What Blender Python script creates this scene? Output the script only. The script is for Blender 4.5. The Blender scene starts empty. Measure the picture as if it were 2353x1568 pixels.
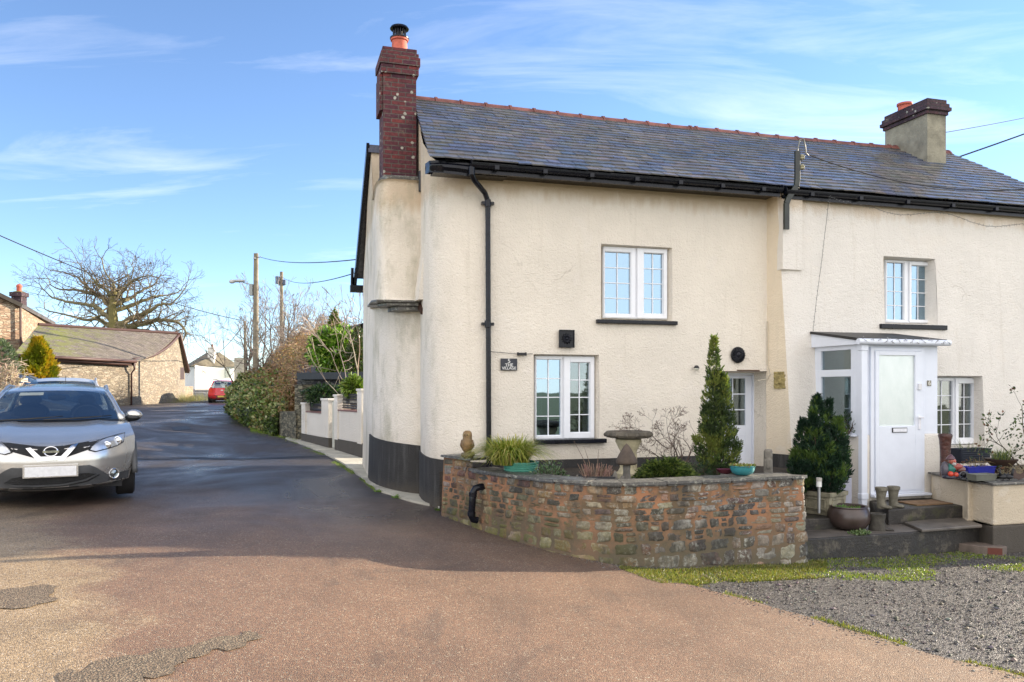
import bpy, bmesh, math, random
from mathutils import Vector, Matrix, noise, geometry
from mathutils.bvhtree import BVHTree
R = math.radians
random.seed(7)
scene = bpy.context.scene
COL = scene.collection

# ------------------------------------------------------------------ camera, world, sun, exposure
F, HY, CX = 1850.0, 890.0, 1176.5          # focal length, horizon row and middle column on a 2353 x 1568 picture
cam_d = bpy.data.cameras.new('camera'); cam = bpy.data.objects.new('camera', cam_d); COL.objects.link(cam)
cam.location = (0, 0, 2.0); cam.rotation_euler = (R(90), 0, 0)
cam_d.sensor_width = 36; cam_d.lens = 36 * F / 2353; cam_d.shift_y = (HY - 784) / 2353
cam_d.clip_start = 0.05; cam_d.clip_end = 3000
scene.camera = cam
SUN_AZ, SUN_EL = 25.5, 15.5                # degrees from +X towards +Y, elevation
world = bpy.data.worlds.new('World'); scene.world = world; world.use_nodes = True
wn = world.node_tree.nodes; wl = world.node_tree.links
bg = wn['Background']; bg.inputs['Strength'].default_value = 0.113
sky = wn.new('ShaderNodeTexSky'); sky.sky_type = 'NISHITA'; sky.sun_disc = False
sky.sun_elevation = R(SUN_EL); sky.sun_rotation = R(90 - SUN_AZ)
sky.air_density = 0.75; sky.dust_density = 0.0; sky.ozone_density = 2.2; sky.altitude = 100
tc = wn.new('ShaderNodeTexCoord')
sep = wn.new('ShaderNodeSeparateXYZ'); wl.new(tc.outputs['Generated'], sep.inputs[0])
# project the view direction on a cloud layer high above the ground
zc = wn.new('ShaderNodeMath'); zc.operation = 'MAXIMUM'; zc.inputs[1].default_value = 0.0; wl.new(sep.outputs['Z'], zc.inputs[0])
za = wn.new('ShaderNodeMath'); za.operation = 'ADD'; za.inputs[1].default_value = 0.16; wl.new(zc.outputs[0], za.inputs[0])
dx = wn.new('ShaderNodeMath'); dx.operation = 'DIVIDE'; wl.new(sep.outputs['X'], dx.inputs[0]); wl.new(za.outputs[0], dx.inputs[1])
dy = wn.new('ShaderNodeMath'); dy.operation = 'DIVIDE'; wl.new(sep.outputs['Y'], dy.inputs[0]); wl.new(za.outputs[0], dy.inputs[1])
cmb = wn.new('ShaderNodeCombineXYZ'); wl.new(dx.outputs[0], cmb.inputs[0]); wl.new(dy.outputs[0], cmb.inputs[1])
mp = wn.new('ShaderNodeMapping'); mp.inputs['Rotation'].default_value = (0, 0, R(24)); mp.inputs['Scale'].default_value = (0.55, 1.9, 1)
mp.inputs['Location'].default_value = (1.3, 0.35, 0)
wl.new(cmb.outputs[0], mp.inputs[0])
n1 = wn.new('ShaderNodeTexNoise'); n1.inputs['Scale'].default_value = 2.1; n1.inputs['Detail'].default_value = 9
n1.inputs['Roughness'].default_value = 0.62; n1.inputs['Distortion'].default_value = 0.7; wl.new(mp.outputs[0], n1.inputs[0])
n2 = wn.new('ShaderNodeTexNoise'); n2.inputs['Scale'].default_value = 0.55; n2.inputs['Detail'].default_value = 3; wl.new(cmb.outputs[0], n2.inputs[0])
mm = wn.new('ShaderNodeMath'); mm.operation = 'MULTIPLY'; wl.new(n1.outputs['Fac'], mm.inputs[0]); wl.new(n2.outputs['Fac'], mm.inputs[1])
cr = wn.new('ShaderNodeValToRGB'); cr.color_ramp.elements[0].position = 0.25; cr.color_ramp.elements[1].position = 0.56
cr.color_ramp.elements[0].color = (0, 0, 0, 1); cr.color_ramp.elements[1].color = (0.6, 0.6, 0.6, 1)
bk = wn.new('ShaderNodeMapRange'); bk.inputs['From Min'].default_value = 0.1; bk.inputs['From Max'].default_value = -0.45; bk.inputs['To Min'].default_value = 0; bk.inputs['To Max'].default_value = 0.42  # extra unseen cloud behind the camera, added to brighten the shaded house fronts
wl.new(sep.outputs['Y'], bk.inputs['Value'])
m3 = wn.new('ShaderNodeMath'); m3.operation = 'ADD'; wl.new(mm.outputs[0], m3.inputs[0]); wl.new(bk.outputs[0], m3.inputs[1])
wl.new(m3.outputs[0], cr.inputs[0])
cmix = wn.new('ShaderNodeMixRGB'); cmix.inputs[2].default_value = (9.6, 9.0, 8.4, 1)
fk = wn.new('ShaderNodeMapRange'); fk.inputs['From Min'].default_value = 0.1; fk.inputs['From Max'].default_value = -0.45; fk.inputs['To Min'].default_value = 0.55; fk.inputs['To Max'].default_value = 1.15  # front wisps kept faint, the added rear cloud mixed in stronger
wl.new(sep.outputs['Y'], fk.inputs['Value']); fm_ = wn.new('ShaderNodeMath'); fm_.operation = 'MULTIPLY'; wl.new(cr.outputs[0], fm_.inputs[0]); wl.new(fk.outputs[0], fm_.inputs[1])
wl.new(fm_.outputs[0], cmix.inputs[0])
tint = wn.new('ShaderNodeMixRGB'); tint.blend_type = 'MULTIPLY'; tint.inputs[0].default_value = 1; tint.inputs[2].default_value = (1.03, 1.04, 1.10, 1)
wl.new(sky.outputs[0], tint.inputs[1]); wl.new(tint.outputs[0], cmix.inputs[1]); wl.new(cmix.outputs[0], bg.inputs['Color'])
sd = bpy.data.lights.new('sun', 'SUN'); sd.energy = 5.0; sd.angle = R(0.5); sd.color = (1.0, 0.86, 0.68)
sun = bpy.data.objects.new('sun', sd); COL.objects.link(sun)
sdir = Vector((math.cos(R(SUN_AZ)) * math.cos(R(SUN_EL)), math.sin(R(SUN_AZ)) * math.cos(R(SUN_EL)), math.sin(R(SUN_EL))))
sun.rotation_euler = sdir.to_track_quat('Z', 'Y').to_euler(); sun.location = (60, 30, 40)
vs = scene.view_settings; vs.view_transform = 'Standard'; vs.look = 'None'; vs.exposure = 1.4; vs.gamma = 1

# ------------------------------------------------------------------ layout helpers: from measured picture points to world metres
def W(px, py, Y): return Vector(((px - CX) / F * Y, Y, 2 - (py - HY) / F * Y))
def g(X, Y):
    z = 0.26 + 0.38 * math.tanh(-(X + 0.3) * 0.24)
    if X < -7: z += min(0.34, (-7 - X) * 0.11)
    if Y > 52: z += (Y - 52) * 0.026
    if Y < -6: z -= min(6.5, (-6 - Y) * 0.08)
    if Y < -120: z += (-120 - Y) * 0.03
    return z
def G(px, py):
    Y = 10
    for _ in range(30):
        z = g((px - CX) / F * Y, Y); Y = 0.5 * Y + 0.5 * (2 - z) * F / (py - HY)
    return Vector(((px - CX) / F * Y, Y, g((px - CX) / F * Y, Y)))
TH = math.atan(0.296); AX = Vector((math.cos(TH), math.sin(TH), 0)); NX = Vector((-math.sin(TH), math.cos(TH), 0))
O = Vector((-1.087, 10.78, 0))
def fs(px, t=0.0):
    k = (px - CX) / F
    return (k * (O.y + t * NX.y) - O.x - t * NX.x) / (AX.x - k * AX.y)
def fz(px, py, t=0.0):
    s = fs(px, t); return 2 - (py - HY) / F * (O.y + s * AX.y + t * NX.y)
def H(s, t, z=0.0): return O + AX * s + NX * t + Vector((0, 0, z))
def toH(p): d = Vector((p.x, p.y, 0)) - O; return d.dot(AX), d.dot(NX)

# ------------------------------------------------------------------ mesh builder
class MB:
    def __init__(s): s.v = []; s.f = []; s.c = []; s.cur = (1, 1, 1)
    def add(s, vs, fs_, col=None):
        b = len(s.v); s.v.extend([tuple(v) for v in vs]); c = col or s.cur
        for f in fs_: s.f.append([b + i for i in f]); s.c.append(c)
    def quad(s, a, b, c, d, col=None): s.add([a, b, c, d], [(0, 1, 2, 3)], col)
    def box(s, lo, hi, col=None, M=None):
        x0, y0, z0 = lo; x1, y1, z1 = hi
        v = [Vector(p) for p in ((x0, y0, z0), (x1, y0, z0), (x1, y1, z0), (x0, y1, z0), (x0, y0, z1), (x1, y0, z1), (x1, y1, z1), (x0, y1, z1))]
        if M is not None: v = [M @ p for p in v]
        s.add(v, [(0, 3, 2, 1), (4, 5, 6, 7), (0, 1, 5, 4), (1, 2, 6, 5), (2, 3, 7, 6), (3, 0, 4, 7)], col)
    def prism(s, pts, z0, z1, col=None):                  # polygon (x,y) extruded in z, counter clockwise
        n = len(pts); s.add([(p[0], p[1], z0) for p in pts] + [(p[0], p[1], z1) for p in pts],
            [tuple(range(n - 1, -1, -1)), tuple(range(n, 2 * n))] + [(i, (i + 1) % n, n + (i + 1) % n, n + i) for i in range(n)], col)
    def tube(s, pts, rad, n=8, col=None, cap=True):
        pts = [Vector(p) for p in pts]; m = len(pts)
        if not isinstance(rad, (list, tuple)): rad = [rad] * m
        vs = []; prev = None
        for i, p in enumerate(pts):
            d = (pts[min(i + 1, m - 1)] - pts[max(i - 1, 0)])
            if d.length < 1e-9: d = Vector((0, 0, 1))
            d.normalize()
            if prev is None:
                u = d.cross(Vector((0, 0, 1)))
                if u.length < 1e-3: u = d.cross(Vector((1, 0, 0)))
            else: u = prev - d * prev.dot(d)
            if u.length < 1e-6: u = d.cross(Vector((0.3, 1, 0.2)))
            u.normalize(); prev = u; w = d.cross(u)
            for k in range(n):
                a = 2 * math.pi * k / n; vs.append(p + (u * math.cos(a) + w * math.sin(a)) * rad[i])
        fs_ = [(i * n + k, i * n + (k + 1) % n, (i + 1) * n + (k + 1) % n, (i + 1) * n + k) for i in range(m - 1) for k in range(n)]
        if cap: fs_ += [tuple(range(n - 1, -1, -1)), tuple((m - 1) * n + k for k in range(n))]
        s.add(vs, fs_, col)
    def lathe(s, prof, n=20, c=(0, 0, 0), col=None, sx=1, sy=1, M=None):    # prof (r, z)
        vs = [Vector((c[0] + sx * r * math.cos(2 * math.pi * k / n), c[1] + sy * r * math.sin(2 * math.pi * k / n), c[2] + z)) for r, z in prof for k in range(n)]
        if M is not None: vs = [M @ v for v in vs]
        fs_ = [(i * n + k, i * n + (k + 1) % n, (i + 1) * n + (k + 1) % n, (i + 1) * n + k) for i in range(len(prof) - 1) for k in range(n)]
        fs_ += [tuple(range(n - 1, -1, -1)), tuple((len(prof) - 1) * n + k for k in range(n))]
        s.add(vs, fs_, col)
    def grid(s, fn, nu, nv, col=None, colfn=None):
        b = len(s.v)
        for j in range(nv + 1):
            for i in range(nu + 1): s.v.append(tuple(fn(i / nu, j / nv)))
        for j in range(nv):
            for i in range(nu):
                a = b + j * (nu + 1) + i; s.f.append([a, a + 1, a + nu + 2, a + nu + 1])
                s.c.append(colfn(i / nu, j / nv) if colfn else (col or s.cur))
    def ball(s, c, r, n=12, m=8, col=None, nz=0, sc=(1, 1, 1), seed=0):
        c = Vector(c)
        def fn(u, v):
            a = 2 * math.pi * u; b = math.pi * (v - 0.5)
            d = Vector((math.cos(a) * math.cos(b), math.sin(a) * math.cos(b), math.sin(b)))
            k = 1 + nz * noise.noise(d * 2.1 + Vector((seed, 0, 0)))
            return c + Vector((d.x * sc[0], d.y * sc[1], d.z * sc[2])) * r * k
        s.grid(fn, n, m, col)
    def build(s, name, mat, parent=None, smooth=False, world=False, bevel=0, **props):
        vs = s.v
        loc = None
        if parent is not None and world:
            Mi = parent_mat(parent).inverted(); vs = [tuple(Mi @ Vector(v)) for v in vs]
        elif parent is None and props.get('kind') != 'structure':
            xs = [v[0] for v in vs]; ys = [v[1] for v in vs]; zs = [v[2] for v in vs]
            loc = Vector(((min(xs) + max(xs)) / 2, (min(ys) + max(ys)) / 2, min(zs)))
            vs = [(v[0] - loc.x, v[1] - loc.y, v[2] - loc.z) for v in vs]
        me = bpy.data.meshes.new(name); me.from_pydata(vs, [], s.f)
        if any(c != (1, 1, 1) for c in s.c):
            at = me.color_attributes.new('Col', 'FLOAT_COLOR', 'CORNER'); buf = []
            for f, c in zip(s.f, s.c): buf.extend(list((c[0], c[1], c[2], 1.0)) * len(f))
            at.data.foreach_set('color', buf)
        me.materials.append(mat); me.update()
        if smooth:
            me.polygons.foreach_set('use_smooth', [True] * len(me.polygons))
            if smooth != True: me.set_sharp_from_angle(angle=R(smooth))
        ob = bpy.data.objects.new(name, me); COL.objects.link(ob)
        if parent is not None: ob.parent = parent
        if loc is not None: ob.location = loc
        if bevel:
            b = ob.modifiers.new('bevel', 'BEVEL'); b.width = bevel; b.segments = 2; b.limit_method = 'ANGLE'
        for k, v in props.items(): ob[k] = v
        return ob
def parent_mat(o):
    M = Matrix.LocRotScale(o.location, o.rotation_euler, o.scale)
    return (parent_mat(o.parent) @ M) if o.parent else M
def thing(name, label, cat, loc=(0, 0, 0), rz=0, group=None, rot=None):
    o = bpy.data.objects.new(name, None); COL.objects.link(o); o.location = loc
    o.rotation_euler = rot or (0, 0, rz); o.empty_display_size = 0.2; o['label'] = label; o['category'] = cat
    if group: o['group'] = group
    return o
def tag(label, cat, group=None):
    d = dict(label=label, category=cat)
    if group: d['group'] = group
    return d
def text_mb(txt, size, depth=0.004, align='CENTER'):
    cu = bpy.data.curves.new('txt', 'FONT'); cu.body = txt; cu.size = size; cu.extrude = depth; cu.align_x = align; cu.align_y = 'CENTER'
    cu.offset = size * 0.012; cu.space_line = 0.8
    ob = bpy.data.objects.new('txt', cu); COL.objects.link(ob); dg = bpy.context.evaluated_depsgraph_get(); dg.update()
    me = bpy.data.meshes.new_from_object(ob.evaluated_get(dg)); mb = MB()
    mb.add([v.co[:] for v in me.vertices], [tuple(p.vertices) for p in me.polygons])
    bpy.data.objects.remove(ob); bpy.data.meshes.remove(me); bpy.data.curves.remove(cu)
    return mb
def jit(c, a=0.1):
    k = 1 + random.uniform(-a, a); return tuple(max(0.0, x * k * (1 + random.uniform(-a, a) * 0.35)) for x in c)

# ------------------------------------------------------------------ materials
class NT:
    def __init__(s, name):
        s.m = bpy.data.materials.new(name); s.m.use_nodes = True; s.n = s.m.node_tree.nodes; s.l = s.m.node_tree.links
        s.b = s.n['Principled BSDF']; s.tc = s.n.new('ShaderNodeTexCoord')
    def inp(s, sock, v):
        if isinstance(v, bpy.types.NodeSocket): s.l.new(v, sock)
        else:
            if isinstance(v, tuple) and len(v) == 3 and sock.type == 'RGBA': v = v + (1,)
            sock.default_value = v
    def co(s, scale=(1, 1, 1), rot=(0, 0, 0), loc=(0, 0, 0), kind='Object'):
        m = s.n.new('ShaderNodeMapping'); m.inputs['Scale'].default_value = scale; m.inputs['Rotation'].default_value = rot; m.inputs['Location'].default_value = loc
        s.l.new(s.tc.outputs[kind], m.inputs[0]); return m.outputs[0]
    def noise(s, co, scale, detail=4, rough=0.55, dist=0, out='Fac'):
        n = s.n.new('ShaderNodeTexNoise'); s.l.new(co, n.inputs['Vector']); n.inputs['Scale'].default_value = scale; n.inputs['Detail'].default_value = detail
        n.inputs['Roughness'].default_value = rough; n.inputs['Distortion'].default_value = dist; return n.outputs[out]
    def vor(s, co, scale, out='Distance', feature='F1', rnd=1):
        n = s.n.new('ShaderNodeTexVoronoi'); n.feature = feature; s.l.new(co, n.inputs['Vector']); n.inputs['Scale'].default_value = scale; n.inputs['Randomness'].default_value = rnd; return n.outputs[out]
    def ramp(s, f, stops, interp='LINEAR'):
        r = s.n.new('ShaderNodeValToRGB'); r.color_ramp.interpolation = interp; e = r.color_ramp.elements
        while len(e) < len(stops): e.new(0.5)
        for el, (p, c) in zip(e, stops):
            el.position = p; el.color = (c, c, c, 1) if not isinstance(c, tuple) else c + (1,)
        s.inp(r.inputs[0], f); return r.outputs[0]
    def mix(s, f, a, b, mode='MIX'):
        m = s.n.new('ShaderNodeMixRGB'); m.blend_type = mode; s.inp(m.inputs[0], f); s.inp(m.inputs[1], a); s.inp(m.inputs[2], b); return m.outputs[0]
    def math(s, op, a, b=0.0, c=None):
        m = s.n.new('ShaderNodeMath'); m.operation = op; s.inp(m.inputs[0], a); s.inp(m.inputs[1], b)
        if c is not None: s.inp(m.inputs[2], c)
        return m.outputs[0]
    def xyz(s, co):
        m = s.n.new('ShaderNodeSeparateXYZ'); s.l.new(co, m.inputs[0]); return m.outputs
    def attr(s, name='Col'):
        a = s.n.new('ShaderNodeAttribute'); a.attribute_name = name; return a.outputs['Color']
    def bump(s, h, strength=0.5, dist=0.01, normal=None):
        b = s.n.new('ShaderNodeBump'); b.inputs['Strength'].default_value = strength; b.inputs['Distance'].default_value = dist; s.l.new(h, b.inputs['Height'])
        if normal is not None: s.l.new(normal, b.inputs['Normal'])
        return b.outputs[0]
    def out(s, color=None, rough=None, normal=None, **kw):
        if color is not None: s.inp(s.b.inputs['Base Color'], color)
        if rough is not None: s.inp(s.b.inputs['Roughness'], rough)
        if normal is not None: s.l.new(normal, s.b.inputs['Normal'])
        for k, v in kw.items(): s.inp(s.b.inputs[k.replace('_', ' ')], v)
        return s.m
def plain(name, col, rough=0.6, metal=0, var=0.12, sc=6, bump=0, bsc=60, bd=0.003, **kw):
    t = NT(name); co = t.co(); n = t.noise(co, sc, 5, 0.6)
    c = t.mix(t.ramp(n, [(0.3, 0.0), (0.7, 1.0)]), tuple(x * (1 - var) for x in col), tuple(min(1, x * (1 + var)) for x in col))
    nm = t.bump(t.noise(co, bsc, 4, 0.6), bump, bd) if bump else None
    return t.out(c, rough, nm, Metallic=metal, **kw)
def attrmat(name, rough=0.7, var=0.25, sc=20, bump=0, bsc=40, bd=0.004, spec=0.4, sub=False):
    t = NT(name); co = t.co(); n = t.ramp(t.noise(co, sc, 5, 0.65), [(0.3, 1 - var), (0.7, 1 + var)])
    c = t.mix(1.0, t.attr(), n, 'MULTIPLY')
    nm = t.bump(t.noise(co, bsc, 4, 0.6), bump, bd) if bump else None
    m = t.out(c, rough, nm); t.b.inputs['Specular IOR Level'].default_value = spec
    return m
def leafmat(name, rough=0.45, trans=0.25, spec=0.4):
    t = NT(name); n, l = t.n, t.l
    t.out(t.attr(), rough); t.b.inputs['Specular IOR Level'].default_value = spec
    tr = n.new('ShaderNodeBsdfTranslucent'); l.new(t.mix(1.0, t.attr(), (1.5, 1.7, 0.6), 'MULTIPLY'), tr.inputs[0])
    mx = n.new('ShaderNodeMixShader'); mx.inputs[0].default_value = trans
    l.new(t.b.outputs[0], mx.inputs[1]); l.new(tr.outputs[0], mx.inputs[2]); l.new(mx.outputs[0], n['Material Output'].inputs[0])
    return t.m

def render_mat(name, base, stain=True):
    t = NT(name); co = t.co(); x, y, z = t.xyz(co)
    big = t.noise(co, 0.9, 5, 0.65); c = t.mix(t.ramp(big, [(0.35, 0.0), (0.68, 1.0)]), tuple(v * 0.94 for v in base), tuple(min(1, v * 1.05) for v in base))
    # vertical dribbles of dirt and pale repainted patches
    st = t.noise(t.co((7, 7, 0.45)), 1.3, 6, 0.65)
    c = t.mix(t.ramp(st, [(0.56, 0.0), (0.74, 0.22)]), c, (0.46, 0.40, 0.30))
    pt = t.noise(t.co(loc=(3, 1, 7)), 1.7, 3, 0.5, 0.6)
    c = t.mix(t.ramp(pt, [(0.62, 0.0), (0.64, 0.35)]), c, (0.80, 0.74, 0.66))
    sp = t.noise(co, 55, 4, 0.7); c = t.mix(t.ramp(sp, [(0.60, 0.0), (0.72, 0.28)]), c, (0.38, 0.33, 0.27))
    cc_ = t.vor(t.mix(0.25, t.co((1, 1, 1)), t.noise(co, 2.5, 4, 0.6, 0, 'Color')), 0.8, 'Distance', 'DISTANCE_TO_EDGE')
    c = t.mix(t.math('MULTIPLY', t.ramp(cc_, [(0.0, 0.4), (0.005, 0.0)]), t.ramp(t.noise(co, 0.7, 3), [(0.57, 0.0), (0.63, 1.0)])), c, (0.28, 0.23, 0.17))
    ez_ = t.math('ADD', z, t.math('MULTIPLY', t.noise(t.co((2.5, 2.5, .5)), 2.0, 5, .65), 0.5)); c = t.mix(t.ramp(t.math('MULTIPLY', ez_, .2), [(0.965, 0.0), (1.02, 0.5)]), c, (0.50, 0.34, 0.17))  # warm shade under the eaves painted into the colour as an ochre band
    dz_ = t.math('ADD', z, t.math('MULTIPLY', t.noise(t.co(), 3.0, 5, .7), 0.6)); c = t.mix(t.ramp(t.math('MULTIPLY', dz_, .5), [(0.62, 0.30), (0.85, 0.0)]), c, (0.42, 0.36, 0.26))
    if stain:   # algae on the damp gable and at the foot of the wall
        al = t.noise(t.co((1.6, 1.6, 0.7), loc=(5, 2, 1)), 1.5, 6, 0.7)
        left = t.ramp(x, [(0.0, 1.0), (0.35, 0.0)])
        a = t.math('MULTIPLY', t.ramp(al, [(0.48, 0.0), (0.68, 0.5)]), left)
        c = t.mix(a, c, (0.25, 0.24, 0.14))
    rough = t.noise(co, 26, 6, 0.75); mid = t.noise(co, 7, 3, 0.5)
    h = t.math('ADD', t.math('MULTIPLY', rough, 0.75), t.math('MULTIPLY', mid, 0.5))
    h2 = t.vor(t.co(), 48, 'Distance'); h = t.math('ADD', h, t.math('MULTIPLY', h2, -0.25))
    return t.out(c, 0.9, t.bump(h, 1.0, 0.022))
M = {}
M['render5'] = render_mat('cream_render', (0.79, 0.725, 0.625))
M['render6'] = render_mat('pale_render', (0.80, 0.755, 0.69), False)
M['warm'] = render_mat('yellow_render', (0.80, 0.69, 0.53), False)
def plinth_mat():
    t = NT('black_plinth'); co = t.co(); c = t.mix(t.noise(co, 5, 5, .7), (0.02, 0.019, 0.019), (0.042, 0.040, 0.038))
    st = t.noise(t.co((9, 9, 0.8)), 1.2, 5, .65); c = t.mix(t.ramp(st, [(0.52, 0.0), (0.7, 0.5)]), c, (0.10, 0.10, 0.095))
    md = t.math('ADD', t.xyz(co)[2], t.math('MULTIPLY', t.noise(co, 7, 5, .7), 0.35)); c = t.mix(t.ramp(md, [(0.50, 0.55), (0.78, 0.0)]), c, (0.11, 0.09, 0.065))
    return t.out(c, 0.8, t.bump(t.noise(co, 45, 4, .7), 1.0, 0.014))
M['plinth'] = plinth_mat()
M['black'] = plain('black_gloss', (0.006, 0.007, 0.012), 0.25, var=0.5, sc=9, bump=0.15, bsc=30, bd=0.003, Specular_IOR_Level=0.3)
M['blackmatt'] = plain('black_matt', (0.012, 0.012, 0.014), 0.5, var=0.4)
M['upvc'] = plain('white_plastic', (0.80, 0.82, 0.86), 0.3, var=0.03)
M['panel'] = plain('white_panel', (0.74, 0.78, 0.86), 0.4, var=0.03)
M['terra'] = plain('terracotta', (0.50, 0.12, 0.075), 0.75, var=0.3, sc=9, bump=0.4)
M['ridge'] = plain('ridge_clay', (0.17, 0.062, 0.048), 0.7, var=0.4, sc=6, bump=0.5)
def glass_mat(name, base, metal, rough=0.02):
    t = NT(name); co = t.co(); w = t.noise(co, 1.4, 2, 0.5)
    return t.out(base, rough, t.bump(w, 0.25, 0.012), Metallic=metal, Specular_IOR_Level=1.0)
M['glass_blue'] = glass_mat('sky_lit_glass', (0.38, 0.46, 0.52), 0.78)
M['glass_dark'] = glass_mat('dark_glass', (0.10, 0.10, 0.105), 0.55)
M['glass_grey'] = glass_mat('curtained_glass', (0.24, 0.245, 0.25), 0.35)
M['glass_car'] = glass_mat('windscreen_glass', (0.13, 0.16, 0.19), 0.55)
def thru(name, base, fac, tintc=(0.75, 0.8, 0.8), rough=0.015):
    t = NT(name); co = t.co(); w = t.noise(co, 1.4, 2, 0.5); t.out(base, rough, t.bump(w, 0.25, 0.012), Metallic=1.0)
    tr = t.n.new('ShaderNodeBsdfTransparent'); tr.inputs[0].default_value = tintc + (1,); mx = t.n.new('ShaderNodeMixShader'); mx.inputs[0].default_value = fac
    t.l.new(tr.outputs[0], mx.inputs[1]); t.l.new(t.b.outputs[0], mx.inputs[2]); t.l.new(mx.outputs[0], t.n['Material Output'].inputs[0]); return t.m
M['glass_blue'] = thru('upper_window_glass', (0.36, 0.50, 0.62), 0.68); M['glass_grey'] = thru('window_glass', (0.45, 0.54, 0.60), 0.34); M['glass_dark'] = thru('dim_window_glass', (0.55, 0.58, 0.6), 0.28)
M['glass_car'] = thru('windscreen_glass', (0.62, 0.70, 0.76), 0.34, (0.5, 0.56, 0.56))
M['room'] = plain('dim_room', (0.028, 0.025, 0.022), 0.9, var=0.5, sc=3); M['curtain'] = plain('net_curtain', (0.40, 0.39, 0.36), 0.9, var=0.15, sc=12)
def frost_mat():
    t = NT('frosted_glass'); co = t.co(); z = t.xyz(co)[2]
    n = t.noise(t.co((1, 1, 0.5)), 6, 5, 0.7); c = t.mix(n, (0.56, 0.63, 0.62), (0.78, 0.82, 0.82))
    return t.out(c, 0.22, t.bump(t.noise(t.co((3, 3, 1)), 60, 3, 0.6), 0.5, 0.004), Metallic=0.35)
M['frost'] = frost_mat()
def slate_mat():
    t = NT('roof_slate'); co = t.co(); n = t.ramp(t.noise(co, 7, 6, 0.7), [(0.3, 0.75), (0.7, 1.25)])
    c = t.mix(1.0, t.attr(), n, 'MULTIPLY'); li = t.noise(co, 30, 4, 0.7)
    c = t.mix(t.ramp(li, [(0.68, 0.0), (0.75, 0.5)]), c, (0.35, 0.34, 0.28))
    return t.out(c, t.ramp(t.noise(co, 3, 4, 0.6), [(0.3, 0.18), (0.7, 0.38)]), t.bump(t.noise(co, 40, 4, 0.6), 0.35, 0.004))
M['slate'] = slate_mat()
def brick_mat(name, c1, c2, mortar, bw=0.215, bh=0.068, ms=0.010, lichen=True):
    t = NT(name); co = t.co(); x, y, z = t.xyz(co)
    cb = t.n.new('ShaderNodeCombineXYZ'); t.l.new(t.math('ADD', x, y), cb.inputs[0]); t.l.new(z, cb.inputs[1])
    b = t.n.new('ShaderNodeTexBrick'); t.l.new(cb.outputs[0], b.inputs['Vector']); b.inputs['Scale'].default_value = 1
    b.inputs['Brick Width'].default_value = bw; b.inputs['Row Height'].default_value = bh; b.inputs['Mortar Size'].default_value = ms; b.inputs['Mortar Smooth'].default_value = 0.3
    b.inputs['Color1'].default_value = c1 + (1,); b.inputs['Color2'].default_value = c2 + (1,); b.inputs['Mortar'].default_value = mortar + (1,)
    b.inputs['Bias'].default_value = 0
    c = t.mix(t.ramp(t.noise(co, 2.2, 5, 0.7), [(0.35, 0.15), (0.65, 0.9)]), b.outputs['Color'], t.mix(0.55, b.outputs['Color'], (0.035, 0.018, 0.03)))
    c = t.mix(1.0, c, t.ramp(t.noise(co, 22, 4, 0.7), [(0.3, 0.6), (0.7, 1.35)]), 'MULTIPLY')
    if lichen:
        d = t.vor(t.co(), 7.5, 'Distance'); m = t.math('ADD', d, t.math('MULTIPLY', t.noise(co, 30, 3), 0.25))
        c = t.mix(t.ramp(m, [(0.28, 0.85), (0.33, 0.0)]), c, (0.45, 0.45, 0.38))
        c = t.mix(t.ramp(t.noise(co, 5, 5, 0.7), [(0.60, 0.0), (0.68, 0.5)]), c, (0.20, 0.17, 0.12))
        c = t.mix(t.ramp(t.noise(t.co((1, 1, 0.4)), 1.6, 5, 0.7), [(0.45, 0.0), (0.6, 0.6)]), c, (0.02, 0.012, 0.02))
    h = t.math('ADD', t.math('MULTIPLY', b.outputs['Fac'], -1.0), t.math('MULTIPLY', t.noise(co, 40, 4, 0.7), 0.6))
    return t.out(c, 0.85, t.bump(h, 0.9, 0.012))
M['brick'] = brick_mat('chimney_brick', (0.19, 0.036, 0.032), (0.085, 0.022, 0.036), (0.13, 0.10, 0.085))
M['brick2'] = brick_mat('cornice_brick', (0.12, 0.055, 0.055), (0.075, 0.045, 0.06), (0.06, 0.05, 0.05))
def rubble_mat(name, cols, sx=1.0, scale=3.2, dark=(0.06, 0.05, 0.04)):
    t = NT(name); co = t.co((1, 1, 3.4)); wob = t.noise(t.co(), 2.0, 3, 0.6, 0, 'Color')
    v = t.n.new('ShaderNodeVectorMath'); v.operation = 'ADD'; t.l.new(co, v.inputs[0])
    v2 = t.n.new('ShaderNodeVectorMath'); v2.operation = 'SCALE'; t.l.new(wob, v2.inputs[0]); v2.inputs['Scale'].default_value = 0.35; t.l.new(v2.outputs[0], v.inputs[1])
    cell = t.vor(v.outputs[0], scale, 'Color'); edge = t.vor(v.outputs[0], scale, 'Distance', 'DISTANCE_TO_EDGE')
    r = t.xyz(cell)[0]
    c = t.ramp(r, [(i / (len(cols) - 1), k) for i, k in enumerate(cols)], 'CONSTANT')
    c = t.mix(1.0, c, t.ramp(t.noise(t.co(), 9, 5, 0.7), [(0.3, 0.65), (0.7, 1.3)]), 'MULTIPLY')
    c = t.mix(t.ramp(edge, [(0.03, 1.0), (0.09, 0.0)]), c, dark)
    return t.out(c, 0.9, t.bump(t.ramp(edge, [(0.0, 0.0), (0.13, 1.0)]), 0.6, 0.03))
M['barnstone'] = rubble_mat('barn_rubble', [(0.27, 0.23, 0.17), (0.21, 0.175, 0.13), (0.30, 0.26, 0.20), (0.25, 0.20, 0.145), (0.19, 0.16, 0.125), (0.26, 0.17, 0.12)], dark=(0.15, 0.125, 0.09))
M['housestone'] = rubble_mat('farmhouse_rubble', [(0.36, 0.27, 0.18), (0.28, 0.17, 0.11), (0.42, 0.33, 0.24), (0.32, 0.22, 0.15), (0.24, 0.19, 0.14)], dark=(0.15, 0.115, 0.08))
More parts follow.
